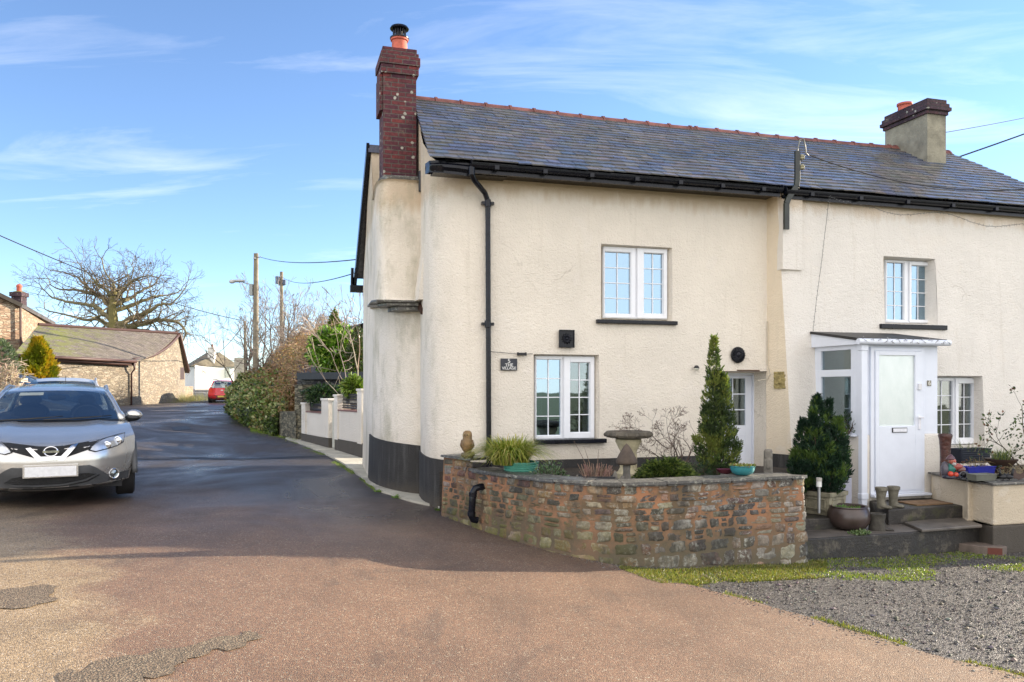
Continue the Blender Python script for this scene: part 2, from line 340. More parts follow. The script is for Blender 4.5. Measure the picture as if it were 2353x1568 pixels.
M['darkstone'] = rubble_mat('outbuilding_rubble', [(0.05, 0.05, 0.05), (0.10, 0.10, 0.09), (0.03, 0.03, 0.035), (0.15, 0.14, 0.12)], scale=4.5, dark=(0.012, 0.012, 0.012))
M['bankstone'] = rubble_mat('bank_rubble', [(0.16, 0.14, 0.09), (0.10, 0.09, 0.06), (0.20, 0.18, 0.12), (0.14, 0.10, 0.07)], scale=4, dark=(0.03, 0.03, 0.02))
def stone_mat():      # individual stones: colour per stone plus lichen and soot
    t = NT('rubble_stone'); co = t.co(); c = t.mix(1.0, t.attr(), t.ramp(t.noise(co, 16, 6, 0.75), [(0.28, 0.40), (0.72, 1.5)]), 'MULTIPLY')
    x, y, z = t.xyz(co)
    ox = t.ramp(t.math('MULTIPLY_ADD', x, 0.2, 0.4), [(0.2, 0.35), (0.5, 1.0)])
    wl_ = t.math('MULTIPLY', t.ramp(t.noise(co, 24, 6, 0.8), [(0.50, 0.0), (0.57, 0.85)]), t.ramp(t.noise(co, 3.0, 3), [(0.38, 0.0), (0.6, 1.0)]))
    c = t.mix(t.math('MULTIPLY', wl_, ox), c, (0.40, 0.40, 0.35))
    c = t.mix(t.ramp(t.noise(t.co((1, 1, 0.6)), 2.2, 5, 0.7), [(0.46, 0.0), (0.58, 0.85)]), c, (0.035, 0.033, 0.03))
    gz = t.math('MULTIPLY', t.ramp(t.noise(co, 3.2, 5, 0.7), [(0.38, 0.0), (0.54, 0.8)]), t.ramp(z, [(0.25, 1.0), (0.85, 0.0)]))
    gz = t.math('MULTIPLY', gz, t.ramp(t.math('MULTIPLY_ADD', x, 0.2, 0.4), [(0.25, 1.0), (0.55, 0.12)]))
    c = t.mix(gz, c, (0.15, 0.14, 0.035))
    return t.out(c, 0.85, t.bump(t.noise(co, 35, 6, 0.75), 0.9, 0.014))
M['stone'] = stone_mat()
def mortar_mat():
    t = NT('pink_mortar'); co = t.co(); x, y, z = t.xyz(co)
    c = t.mix(t.noise(co, 5, 4), (0.36, 0.165, 0.085), (0.27, 0.15, 0.08))
    c = t.mix(t.ramp(t.noise(co, 2.2, 5, 0.7), [(0.40, 0.0), (0.56, 0.9)]), c, (0.11, 0.085, 0.05))
    c = t.mix(t.ramp(z, [(0.1, 0.9), (0.65, 0.0)]), c, (0.10, 0.09, 0.06))
    return t.out(c, 0.95, t.bump(t.noise(co, 60, 4, 0.7), 0.7, 0.006))
M['mortar'] = mortar_mat()
def coping_mat():
    t = NT('slate_coping'); co = t.co(); c = t.mix(t.noise(co, 4, 5, 0.7), (0.05, 0.052, 0.05), (0.11, 0.10, 0.085))
    c = t.mix(t.ramp(t.noise(co, 18, 6, 0.75), [(0.52, 0.0), (0.62, 0.75)]), c, (0.33, 0.33, 0.27))
    return t.out(c, t.ramp(t.noise(co, 3, 3), [(0.35, 0.25), (0.65, 0.7)]), t.bump(t.noise(co, 25, 5, 0.7), 0.6, 0.01))
M['coping'] = coping_mat()
M['conc'] = plain('damp_concrete', (0.20, 0.18, 0.15), 0.8, var=0.45, sc=3.5, bump=0.7, bsc=35, bd=0.01)
M['concpale'] = plain('pale_concrete', (0.42, 0.40, 0.33), 0.85, var=0.3, sc=3, bump=0.5, bsc=35, bd=0.008)
def step_mat():
    t = NT('worn_black_step'); co = t.co(); c = t.mix(t.noise(co, 6, 5, .7), (0.014, 0.013, 0.012), (0.045, 0.04, 0.035))
    c = t.mix(t.ramp(t.noise(co, 4, 6, .75), [(0.53, 0.0), (0.62, 0.7)]), c, (0.12, 0.105, 0.08)); c = t.mix(t.ramp(t.noise(co, 2.3, 5, .7), [(0.56, 0.0), (0.68, 0.6)]), c, (0.07, 0.075, 0.025))
    return t.out(c, 0.55, t.bump(t.noise(co, 30, 5, .7), 0.9, 0.014))
M['step'] = step_mat()
M['paving'] = plain('wet_paving', (0.115, 0.10, 0.085), 0.45, var=0.5, sc=3, bump=0.6, bsc=50, bd=0.006)
M['agedstone'] = plain('weathered_stone', (0.24, 0.22, 0.155), 0.9, var=0.4, sc=9, bump=0.8, bsc=40, bd=0.01)
M['bathstone'] = plain('dark_cast_stone', (0.11, 0.095, 0.072), 0.85, var=0.4, sc=9, bump=0.8, bsc=40, bd=0.01)
M['greystone'] = plain('grey_cast_stone', (0.17, 0.155, 0.13), 0.9, var=0.4, sc=9, bump=0.8, bsc=40, bd=0.01)
M['soil'] = plain('dark_soil', (0.035, 0.026, 0.018), 0.95, var=0.5, sc=12, bump=1.0, bsc=30, bd=0.03)
M['bark'] = plain('bark', (0.105, 0.085, 0.06), 0.9, var=0.4, sc=3, bump=0.8, bsc=20, bd=0.02)
M['barkgreen'] = plain('mossy_bark', (0.13, 0.125, 0.055), 0.9, var=0.5, sc=2, bump=0.8, bsc=15, bd=0.03)
M['twig'] = attrmat('twigs', 0.85, 0.2, 4, spec=0.2)
M['leaf'] = leafmat('foliage')
M['leafgloss'] = leafmat('glossy_foliage', 0.25, 0.15, 0.6)
M['attr'] = attrmat('painted_surface', 0.5, 0.12, 20, bump=0.3)
M['attrgloss'] = attrmat('glazed_surface', 0.18, 0.12, 12)
M['pole'] = plain('pole_wood', (0.21, 0.18, 0.13), 0.85, var=0.35, sc=4, bump=0.5, bsc=20, bd=0.01)
M['metal'] = plain('galvanised_metal', (0.40, 0.41, 0.42), 0.45, 0.7)
M['cable'] = plain('cable_sheath', (0.03, 0.03, 0.035), 0.6)
M['whitewall'] = plain('white_render', (0.80, 0.78, 0.73), 0.9, var=0.06, sc=1.2, bump=0.5, bsc=20, bd=0.01)
M['barnslate'] = None
# ------------------------------------------------------------------ ground, road, gravel, verge
def sheet(name, rowf, nu, rows, dz, mat, jag=0.0):
    mb = MB()
    def fn(u, v):
        Y = rows[int(round(v * (len(rows) - 1)))]; a, b = rowf(Y); X = a + (b - a) * u
        if jag and u > 0.999: X += noise.noise(Vector((Y * 3.1, 2, 0))) * jag * min(1, Y / 9)
        return (X, Y, g(X, Y) + dz)
    mb.grid(fn, nu, len(rows) - 1); return mb.build(name, mat, kind='structure', smooth=True)
def earth_mat():
    t = NT('earth'); co = t.co(); n = t.noise(co, 0.3, 6, 0.6)
    c = t.mix(n, (0.055, 0.075, 0.022), (0.10, 0.12, 0.035)); c = t.mix(t.ramp(t.noise(co, 6, 4), [(0.5, 0.0), (0.7, 0.6)]), c, (0.08, 0.06, 0.035))
    return t.out(c, 0.95, t.bump(t.noise(co, 12, 5), 0.6, 0.03))
def road_mat():
    t = NT('red_tarmac'); co = t.co(kind='Object'); x, y, z = t.xyz(co)
    fine = t.vor(co, 120, 'Color'); fr = t.xyz(fine)[0]; dist = t.vor(co, 120, 'Distance')
    red = t.ramp(fr, [(0.0, (0.07, 0.035, 0.028)), (0.22, (0.21, 0.09, 0.058)), (0.5, (0.31, 0.14, 0.085)), (0.72, (0.17, 0.095, 0.075)), (0.86, (0.40, 0.25, 0.17)), (0.97, (0.66, 0.55, 0.45))], 'CONSTANT')
    tan = t.ramp(fr, [(0.0, (0.12, 0.08, 0.045)), (0.22, (0.36, 0.25, 0.13)), (0.5, (0.46, 0.33, 0.185)), (0.72, (0.27, 0.19, 0.11)), (0.86, (0.54, 0.42, 0.27)), (0.96, (0.66, 0.58, 0.47))], 'CONSTANT')
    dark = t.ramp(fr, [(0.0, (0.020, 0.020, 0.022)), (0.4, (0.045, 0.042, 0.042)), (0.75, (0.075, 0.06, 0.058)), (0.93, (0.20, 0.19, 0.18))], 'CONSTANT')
    big = t.noise(co, 0.35, 5, 0.55, 0.5)
    # pale worn area near the front left, dark lane surfacing that also paints in the houses' shade
    tl = t.math('ADD', t.math('MULTIPLY', x, -0.42), t.math('MULTIPLY', y, -0.30)); tl = t.math('ADD', tl, t.math('MULTIPLY', big, 0.9))
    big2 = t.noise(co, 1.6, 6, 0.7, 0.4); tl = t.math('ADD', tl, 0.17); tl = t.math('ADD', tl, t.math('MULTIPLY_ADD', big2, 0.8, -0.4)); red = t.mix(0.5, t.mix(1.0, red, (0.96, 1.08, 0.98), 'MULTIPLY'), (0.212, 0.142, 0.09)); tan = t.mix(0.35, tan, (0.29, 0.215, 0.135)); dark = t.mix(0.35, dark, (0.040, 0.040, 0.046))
    c = t.mix(t.ramp(tl, [(0.0, 0.0), (0.22, 1.0)]), red, tan)
    og = t.math('ADD', t.math('MULTIPLY', x, 0.20), t.math('MULTIPLY', y, -0.09)); og = t.math('ADD', og, t.math('MULTIPLY', big, 0.6))
    c = t.mix(t.ramp(og, [(0.0, 0.0), (0.35, 0.55)]), c, t.mix(0.5, red, tan))
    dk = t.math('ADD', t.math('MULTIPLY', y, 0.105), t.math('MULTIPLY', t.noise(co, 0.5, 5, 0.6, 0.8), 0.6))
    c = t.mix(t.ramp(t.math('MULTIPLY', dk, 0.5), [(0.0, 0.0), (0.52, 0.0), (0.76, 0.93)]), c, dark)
    c = t.mix(t.ramp(t.noise(t.co((1, 0.3, 1)), 1.6, 6, 0.7), [(0.60, 0.0), (0.70, 0.35)]), c, (0.06, 0.05, 0.045))
    trk = t.noise(t.co((1.5, 0.16, 1), rot=(0, 0, R(-18))), 1.4, 4, 0.55); c = t.mix(t.ramp(trk, [(0.50, 0.0), (0.68, 0.38)]), c, t.mix(0.5, c, (0.05, 0.04, 0.04)))
    st_ = t.noise(co, 0.9, 3, 0.5, 1.0); c = t.mix(t.ramp(st_, [(0.64, 0.0), (0.70, 0.3)]), c, (0.045, 0.038, 0.035))
    c = t.mix(1.0, c, t.ramp(t.noise(co, 1.1, 6, 0.7), [(0.3, 0.74), (0.7, 1.12)]), 'MULTIPLY')
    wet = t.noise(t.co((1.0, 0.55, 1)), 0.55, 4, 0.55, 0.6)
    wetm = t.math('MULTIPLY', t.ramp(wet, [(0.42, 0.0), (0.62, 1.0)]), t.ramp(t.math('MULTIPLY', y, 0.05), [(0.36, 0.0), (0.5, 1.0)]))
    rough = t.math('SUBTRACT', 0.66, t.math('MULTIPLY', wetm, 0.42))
    h = t.math('ADD', t.math('MULTIPLY', dist, -0.8), t.math('MULTIPLY', t.noise(co, 30, 4, 0.7), 0.5))
    h = t.math('ADD', h, t.math('MULTIPLY', t.noise(co, 2.0, 3), 1.6))
    return t.out(c, rough, t.bump(h, 0.75, 0.008))
def gravel_mat():
    t = NT('wet_gravel'); co = t.co(); fine = t.vor(co, 95, 'Color'); fr = t.xyz(fine)[0]; d = t.vor(co, 95, 'Distance')
    c = t.ramp(fr, [(0.0, (0.04, 0.037, 0.033)), (0.3, (0.085, 0.077, 0.068)), (0.6, (0.14, 0.125, 0.11)), (0.85, (0.21, 0.19, 0.17)), (0.96, (0.42, 0.40, 0.36))], 'CONSTANT')
    big = t.noise(co, 0.8, 5, 0.6, 0.4); c = t.mix(t.ramp(big, [(0.35, 0.0), (0.6, 0.8)]), c, t.mix(0.6, c, (0.035, 0.032, 0.03)))
    c = t.mix(t.ramp(t.noise(co, 1.3, 4), [(0.6, 0.0), (0.7, 0.5)]), c, (0.13, 0.10, 0.07))
    h = t.math('ADD', t.math('MULTIPLY', d, -1.0), t.math('MULTIPLY', t.noise(co, 5, 4), 1.5))
    return t.out(c, t.ramp(big, [(0.35, 0.42), (0.65, 0.65)]), t.bump(h, 0.8, 0.010))
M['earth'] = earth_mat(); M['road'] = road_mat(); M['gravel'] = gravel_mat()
M['patch'] = None
rowsg = [-300, -220, -160, -120, -90, -70, -55, -42, -32, -24, -18, -13, -9, -6, -4, -2, 0] + [i * 1.0 for i in range(1, 30)] + [30 + 3 * i for i in range(14)] + [75, 80, 90, 100, 120, 150, 200, 260, 330]
mb = MB()
xs = [-320, -200, -130, -90, -65, -50, -40, -32, -26] + [-22 + i * 1.0 for i in range(45)] + [26, 32, 40, 52, 70, 100, 150, 230, 330]
mb.grid(lambda u, v: (lambda X, Y: (X, Y, g(X, Y) - 0.07))(xs[int(round(u * (len(xs) - 1)))], rowsg[int(round(v * (len(rowsg) - 1)))]), len(xs) - 1, len(rowsg) - 1)
mb.build('ground', M['earth'], kind='structure', smooth=True)
def interp(tab, y):
    if y <= tab[0][0]: return tab[0][1]
    for (a, va), (b, vb) in zip(tab, tab[1:]):
        if y <= b: return va + (vb - va) * (y - a) / (b - a)
    return tab[-1][1]
edge_px = [(2353, 1560), (2100, 1495), (1900, 1432), (1700, 1378), (1600, 1350), (1500, 1326), (1430, 1308)]
EDGE = sorted([(p.y, p.x) for p in (G(*q) for q in edge_px)])
RR = [(0.5, 7.2), (3.2, 5.2)] + EDGE + [(9.0, 0.3), (9.7, -0.3), (10.3, -0.6), (11.0, -0.9), (12.0, -1.7), (13.0, -2.2), (14.5, -2.6), (16.0, -3.1)]
RR += [(G(665, 1008).y, G(665, 1008).x), (23.5, -7.4), (30, -9.9), (37, -12.9), (44, -15.0), (52, -17.2), (60, -20), (75, -26), (92, -33)]
RR.sort()
RL = [(0.5, -14), (14, -14), (20, -14), (30, -16.5), (40, -20.5), (46, -21.6), (54, -22.6), (60, -24), (75, -31), (92, -38)]
rows = [0.5 + 0.2 * i for i in range(70)] + [14.5 + 0.75 * i for i in range(60)] + [60 + 3 * i for i in range(11)]
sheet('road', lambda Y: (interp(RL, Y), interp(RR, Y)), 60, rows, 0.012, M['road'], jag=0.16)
sheet('gravel_yard', lambda Y: (interp(RR, Y) - 0.35, 14), 50, [0.5 + 0.25 * i for i in range(50)], -0.004, M['gravel'])
# worn older patches in the surfacing, thin rough-edged sheets
def patch(pts_px, name='road_patch'):
    P = [G(*p) for p in pts_px]; out = []
    n = len(P)
    for i in range(n):
        a, b = P[i], P[(i + 1) % n]; m = max(2, int((b - a).length / 0.05))
        for k in range(m):
            q = a.lerp(b, k / m); q.x += noise.noise(Vector((q.x * 9, q.y * 9, 0))) * 0.09; q.y += noise.noise(Vector((q.x * 8, q.y * 8, 5))) * 0.12
            out.append((q.x, q.y))
    poly = geometry.tessellate_polygon([[Vector((x, y, 0)) for x, y in out]]); mb = MB()
    mb.add([(x, y, g(x, y) + 0.018) for x, y in out], [tuple(f) for f in poly]); return mb.build(name, M['patch'], kind='structure')
def patch_mat():
    t = NT('old_tarmac'); co = t.co(); fr = t.xyz(t.vor(co, 95, 'Color'))[0]
    c = t.ramp(fr, [(0.0, (0.10, 0.078, 0.05)), (0.35, (0.155, 0.112, 0.07)), (0.7, (0.20, 0.147, 0.095)), (0.9, (0.26, 0.21, 0.14))], 'CONSTANT')
    return t.out(c, 0.7, t.bump(t.vor(co, 95, 'Distance'), 0.8, 0.008))
M['patch'] = patch_mat()
patch([(-60, 1368), (60, 1352), (130, 1348), (126, 1388), (40, 1402), (-60, 1416)])
patch([(120, 1568), (220, 1532), (350, 1500), (440, 1488), (570, 1458), (596, 1462), (560, 1492), (470, 1510), (400, 1540), (300, 1580), (120, 1600)])
M['patch'] = plain('seam_tar', (0.022, 0.022, 0.024), 0.6)
patch([(315, 1054), (430, 1052), (560, 1056), (700, 1050), (790, 1049), (790, 1051.5), (700, 1053), (560, 1060), (430, 1056), (315, 1058)], 'road_seam')
patch([(395, 983), (432, 980), (440, 988), (400, 992)], 'trench_patch')
# narrow concrete apron round the foot of the house and along the garden wall
def strip(name, inner, outer, dz, mat, n=40, wob=0.03, base=-0.05):
    mb = MB()
    def pl(pts, u):
        k = u * (len(pts) - 1); i = min(int(k), len(pts) - 2); return Vector(pts[i]).lerp(Vector(pts[i + 1]), k - i)
    def fn(u, v):
        a, b = pl(inner, u), pl(outer, u); q = a.lerp(b, min(1, v * 1.5))
        w = noise.noise(Vector((q.x * 4, q.y * 4, 1))) * wob
        z = g(q.x, q.y) + dz
        if v > 0.99: z = g(q.x, q.y) + base
        return (q.x + w, q.y + w, z)
    mb.grid(fn, n, 3); return mb.build(name, mat, kind='structure', smooth=40)
gp = lambda *a: tuple(G(*a)[:2]) + (0,)
strip('pavement', [gp(1015, 1150), gp(960, 1112), gp(880, 1100), gp(858, 1075), gp(846, 1045), gp(770, 1024), gp(690, 1002)],
      [gp(1010, 1172), gp(930, 1152), gp(866, 1130), gp(826, 1098), gp(790, 1070), gp(735, 1040), gp(655, 1010)], 0.045, M['concpale'])
# yard platform and steps of the right cottage
def Hp(px, py, z):      # picture point lying at height z
    Y = (2 - z) * F / (py - HY); return Vector(((px - CX) / F * Y, Y, z))
def slab(name, pts, z0, z1, mat, **k):
    mb = MB(); P = []
    n = len(pts)
    for i in range(n):
        a, b = Vector(pts[i][:2] + (0,)) if isinstance(pts[i], tuple) else Vector((pts[i].x, pts[i].y, 0)), pts[(i + 1) % n]
        b = Vector((b[0], b[1], 0)); m = max(1, int((b - a).length / 0.12))
        for kk in range(m):
            q = a.lerp(b, kk / m); w = noise.noise(Vector((q.x * 5, q.y * 5, z1))) * 0.015; P.append((q.x + w, q.y + w))
    ar = sum(P[i][0] * P[(i + 1) % len(P)][1] - P[(i + 1) % len(P)][0] * P[i][1] for i in range(len(P)))
    if ar < 0: P.reverse()
    mb.prism(P, z0, z1); return mb.build(name, mat, bevel=0.012, **k)
Hw = lambda s, t: (H(s, t).x, H(s, t).y)
f0, f1, f2 = Hp(1846, 1240, 0.22), Hp(2095, 1224, 0.22), Hp(2272, 1206, 0.22)
slab('doorstep_platform', [(f0.x, f0.y), (f1.x, f1.y), (f2.x, f2.y), Hw(9.2, -0.6), Hw(5.3, -0.5), (f0.x - 0.25, f0.y + 0.5)], -0.15, 0.22, M['step'], kind='structure')
slab('platform_top', [(f0.x + .01, f0.y + .03), (f1.x, f1.y + .03), (f2.x - .03, f2.y + .02), Hw(9.15, -0.6), Hw(5.3, -0.5), (f0.x - 0.24, f0.y + 0.5)], .2215, .2255, M['paving'], kind='structure')
s0, s1 = Hp(2042, 1172, 0.42), Hp(2217, 1162, 0.42)
slab('door_step', [(s0.x, s0.y), (s1.x, s1.y), Hw(8.1, -1.2), Hw(6.0, -1.2)], 0.2, 0.42, M['step'], kind='structure')
mb = MB(); 
slab('paving_slab', [tuple(Hp(2078, 1200, 0.26)[:2]), tuple(Hp(2118, 1217, 0.26)[:2]), tuple(Hp(2258, 1206, 0.26)[:2]), tuple(Hp(2200, 1186, 0.26)[:2])], 0.221, 0.262, M['paving'], **tag('thin stone paving slab lying against the black doorstep', 'paving slab'))
# garden bed behind the rubble wall
# ------------------------------------------------------------------ the two cottages (built in house coordinates: s along the front, t towards the back, z up)
def HC(mb):      # house coordinates to world
    mb.v = [tuple(H(*v)) for v in mb.v]; return mb
ZE, ZR, TE, TR = 4.97, 6.68, -0.38, 2.3
SL = (ZR - ZE) / (TR - TE)
def roofz(t): return ZE + (t - TE) * SL
cot5 = thing('cottage', 'cream end cottage with leaning brick chimney and curved corner by the lane', 'house', H(0, 0, 0.0), TH)
cot6 = thing('cottage', 'pale cottage with white porch and grey rendered chimney, right half of the terrace', 'house', H(5.2, 0, 0.0), TH)
S6 = 5.2
def tc6(z): k = max(0, 1 - z / 4.9); return -0.26 - 0.2 * k
def sc6(z): return S6 + 0.0 + 0.17 * max(0, 1 - z / 4.9)
# openings: (s0, s1, z0, z1)
def opening(x0, x1, y0, y1, t=0): 
    sm0, sm1 = fs(x0, t), fs(x1, t); xm = (x0 + x1) / 2
    return [sm0, sm1, fz(xm, y1, t), fz(xm, y0, t)]
W5U = opening(1381, 1545, 565, 736); W5L = opening(1226, 1377, 815, 1012); D5 = opening(1622, 1767, 853, 1200); D5[2] = 0.45
W6U = opening(2030, 2150, 592, 745, -0.30); W6L = opening(2112, 2261, 864, 1026, -0.40)
def panel(mb, ss, zs, holes, tf, sf=None, zt=None):
    ss = sorted(set([round(x, 4) for x in ss] + [round(h[i], 4) for h in holes for i in (0, 1)])); zs = sorted(set([round(x, 4) for x in zs] + [round(h[i], 4) for h in holes for i in (2, 3)]))
    def P(s, z): return ((sf(s, z) if sf else s), tf(s, z), z)
    b = len(mb.v); n = len(ss)
    for z in zs:
        for s in ss: mb.v.append(P(s, z))
    for j in range(len(zs) - 1):
        for i in range(n - 1):
            cs, cz = (ss[i] + ss[i + 1]) / 2, (zs[j] + zs[j + 1]) / 2
            if any(h[0] < cs < h[1] and h[2] < cz < h[3] for h in holes): continue
            a = b + j * n + i; mb.f.append([a, a + 1, a + n + 1, a + n]); mb.c.append(mb.cur)
def reveals(mb, h, tf, depth):
    s0, s1, z0, z1 = h
    def q(a, b): 
        A = (a[0], tf(*a), a[1]); B = (b[0], tf(*b), b[1]); inn = lambda p: (p[0] - .035 if p[0] == s1 else p[0] + .004, depth, p[1] - .025 if p[1] == z1 else p[1]); mb.quad(A, B, inn(b), inn(a))
    mb.quad((s0 - .02, depth - .002, z0 - .02), (s1 + .02, depth - .002, z0 - .02), (s1 + .02, depth - .002, z1 + .02), (s0 - .02, depth - .002, z1 + .02))
    q((s0, z0), (s0, z1)); q((s0, z1), (s1, z1)); q((s1, z1), (s1, z0)); q((s1, z0), (s0, z0))
rng = lambda a, b, n: [a + (b - a) * i / n for i in range(n + 1)]
# wobble of an old hand-rendered wall
def wob(s, z): return 0.018 * noise.noise(Vector((s * 1.1, z * 0.9, 3))) + 0.008 * noise.noise(Vector((s * 4, z * 4, 7)))
# --- cottage 5: front wall with curved corner
mb = MB(); t5 = lambda s, z: wob(s, z)
panel(mb, rng(0.95, S6 + 0.02, 26), rng(0.0, 4.9, 24), [W5U, W5L, D5], t5)
for h, d in ((W5U, 0.17), (W5L, 0.17), (D5, 0.42)): reveals(mb, h, t5, d)
path = [(0.95, 0.0, 4.9), (0.78, 0.01, 4.9), (0.60, 0.035, 4.95), (0.42, 0.085, 5.0), (0.27, 0.16, 5.05), (0.15, 0.27, 5.1), (0.08, 0.40, 5.2), (0.045, 0.56, 5.35), (0.04, 0.8, 5.5), (0.06, 1.1, 5.75), (0.10, 1.36, 5.9), (0.12, 2.3, 6.6), (0.12, 3.3, 5.7), (0.12, 5.0, 4.15)]
def loft(mb, path, z0, nz=16, flare=0.0):
    def fn(u, v):
        i = int(round(u * (len(path) - 1))); s, t, zt = path[i]; z = z0 + (zt - z0) * v
        fl = flare * max(0, 1 - (z - z0) / 1.6) ** 2
        w = wob(s + 1.3 * t, z) if 0 < i else wob(s, z)
        return (s - fl + w * (0.7 if i > 4 else 0), t + (w if i <= 4 else 0) , z)
    mb.grid(lambda u, v: fn(1 - u, v), len(path) - 1, nz)
loft(mb, path, 0.0)
mb.quad((S6 + .2, 4.9, 0), (0.12, 4.9, 0), (0.12, 4.9, 4.1), (S6 + .2, 4.9, 4.1))
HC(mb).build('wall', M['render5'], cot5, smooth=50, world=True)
# --- the bulging chimney breast on the gable, and the flat-faced bay above its slate ledge
mb = MB()
cpath = [(0.13, 1.33, 5.02), (0.02, 1.37, 5.02), (-0.10, 1.47, 5.02), (-0.22, 1.62, 5.02), (-0.33, 1.85, 5.02), (-0.41, 2.15, 5.02), (-0.45, 2.5, 5.04), (-0.46, 2.62, 5.1), (-0.45, 3.0, 5.98), (-0.43, 3.7, 5.35), (-0.39, 4.4, 4.75), (-0.36, 5.06, 4.15)]
loft(mb, cpath, 0.0, 18, 0.05)
mb.quad((-0.36, 5.06, 0), (0.2, 5.06, 0), (0.2, 5.06, 4.1), (-0.36, 5.06, 4.15))
mb.quad((-0.45, 3.0, 5.98), (-0.46, 2.62, 5.05), (0.14, 2.62, 5.05), (0.14, 3.0, 5.98))
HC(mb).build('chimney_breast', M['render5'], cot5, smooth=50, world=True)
mb = MB()
zl0, zl1 = fz(905, 697, 1.32), 5.06
bp = [(0.14, 1.20), (0.14, 2.6), (-0.47, 2.6), (-0.55, 1.70), (-0.545, 1.40), (-0.50, 1.26), (-0.42, 1.20), (-0.2, 1.185)]
nb_ = len(bp)
for kz in range(9):
    f_ = kz / 8; z_ = zl0 + .03 + (zl1 - zl0 - .03) * f_; sh = .05 * max(0, f_ - .82) / .18 + .015 * math.sin(f_ * 5)
    mb.v += [(x + (sh if x < 0 else 0) + .012 * noise.noise(Vector((x * 3, y * 3, z_ * 1.7))), y + (sh if y < 1.3 else 0) + .012 * noise.noise(Vector((x * 3, y * 3, z_ * 1.9 + 5))), z_) for x, y in bp]
mb.f += [[k * nb_ + i, (k + 1) * nb_ + i, (k + 1) * nb_ + (i + 1) % nb_, k * nb_ + (i + 1) % nb_][::-1] for k in range(8) for i in range(nb_)] + [list(range(nb_)), [8 * nb_ + i for i in range(nb_)][::-1]]; mb.c += [(1, 1, 1)] * (8 * nb_ + 2)
bay = HC(mb).build('chimney_bay', M['render5'], cot5, smooth=50, world=True, bevel=0.04)
# slate ledge under the bay, slates on its shoulder, brown timber end
mb = MB()
mb.prism([(0.13, 1.10), (0.13, 1.6), (-0.5, 2.1), (-0.62, 2.0), (-0.64, 1.30), (-0.58, 1.14)], zl0 - 0.004, zl0 + 0.029)
mb.prism([(0.12, 1.13), (0.12, 1.38), (-0.25, 1.6), (-0.45, 1.75), (-0.54, 1.4), (-0.44, 1.17)], zl0 - 0.05, zl0 - 0.006)
mb.prism([(0.10, 1.18), (0.10, 1.4), (-0.2, 1.55), (-0.36, 1.6), (-0.34, 1.3), (-0.26, 1.2)], zl0 - 0.115, zl0 - 0.052)
HC(mb).build('slate_ledge', M['coping'], cot5, world=True, bevel=0.006)
mb = MB(); mb.prism([(0.14, 1.22), (0.14, 2.1), (-0.50, 2.1), (-0.52, 1.4), (-0.42, 1.22)], 5.062, 5.11); mb.prism([(0.10, 1.32), (0.10, 2.1), (-0.46, 2.1), (-0.46, 1.36)], 5.112, 5.16)
HC(mb).build('shoulder_slates', M['coping'], cot5, world=True, bevel=0.01)
mb = MB(); mb.cur = (0.045, 0.018, 0.010)
sx, st = fs(968, 0.95), 0.95
mb.box((-0.045, -0.20, -0.05), (0.045, 0.20, 0.05), M=Matrix.Translation((0.075, 1.10, fz(963, 705, 1.0))) @ Matrix.Rotation(R(22), 4, 'X'))
HC(mb).build('timber_end', M['attr'], cot5, world=True, bevel=0.004)
# buttress fin beside the bay with its slanting groove
mb = MB(); zt_, zb_ = fz(985, 545, 0.8), fz(968, 690, 0.95)
mb.add([(0.06, 0.72, zt_), (0.06, 1.22, zt_ - 0.25), (-0.03, 1.22, zb_), (-0.02, 0.88, zb_), (0.12, 1.22, zb_), (0.12, 0.80, zb_)], [(0, 3, 2, 1), (0, 5, 3), (3, 5, 4, 2), (1, 2, 4), (0, 1, 4, 5)])
HC(mb).build('corner_fin', M['render5'], cot5, world=True)
mb = MB(); zk = fz(961, 423, 1.4)
mb.prism([(0.04, 1.16), (0.14, 1.10), (0.17, 1.16), (0.15, 1.42), (0.06, 1.42)], zk - 0.17, zk + 0.14)
HC(mb).build('slate_flashing', M['blackmatt'], cot5, world=True, bevel=0.01)
# --- brick stack
mb = MB(); sl, sr, t0, t1 = -0.44, 0.06, 1.5, 1.97
ztop = fz(920, 112, 1.5)
mb.box((sl, t0, 5.1), (sr, t1, ztop - 0.2))
chim = HC(mb).build('chimney', M['brick'], cot5, world=True)
mb = MB(); zc_ = ztop - 0.62
for k, (za, zb, e) in enumerate([(ztop - 0.62, ztop - 0.55, 0.0), (ztop - 0.395, ztop - 0.26, 0.035), (ztop - 0.26, ztop - 0.13, 0.055), (ztop - 0.13, ztop - 0.065, 0.035), (ztop - 0.065, ztop + 0.01, 0.01)]):
    if k: mb.box((sl - e, t0 - e, za), (sr + e, t1 + e, zb - 0.002))
mb.box((sl - 0.05, t0 + 0.03, ztop - 0.95), (sl - 0.002, t1, ztop - 0.4))
HC(mb).build('corbel', M['brick'], chim, world=True, bevel=0.006)
cx_, cy_ = (sl + sr) / 2 + 0.03, (t0 + t1) / 2
mb = MB(); mb.lathe([(0.13, ztop - 0.02), (0.125, ztop + 0.02), (0.115, ztop + 0.2), (0.135, ztop + 0.21), (0.14, ztop + 0.245), (0.11, ztop + 0.25)], 24, (cx_, cy_, 0))
HC(mb).build('chimney_pot', M['terra'], chim, world=True, smooth=40)
mb = MB(); mb.lathe([(0.145, ztop + 0.235), (0.148, ztop + 0.245), (0.148, ztop + 0.255), (0.1, ztop + 0.256)], 24, (cx_, cy_, 0))
for k in range(16):
    a = 2 * math.pi * k / 16; p = (cx_ + 0.095 * math.cos(a), cy_ + 0.095 * math.sin(a)); mb.tube([(p[0], p[1], ztop + 0.25), (p[0], p[1], ztop + 0.39)], 0.009, 5)
mb.lathe([(0.05, ztop + 0.25), (0.05, ztop + 0.38)], 12, (cx_, cy_, 0))
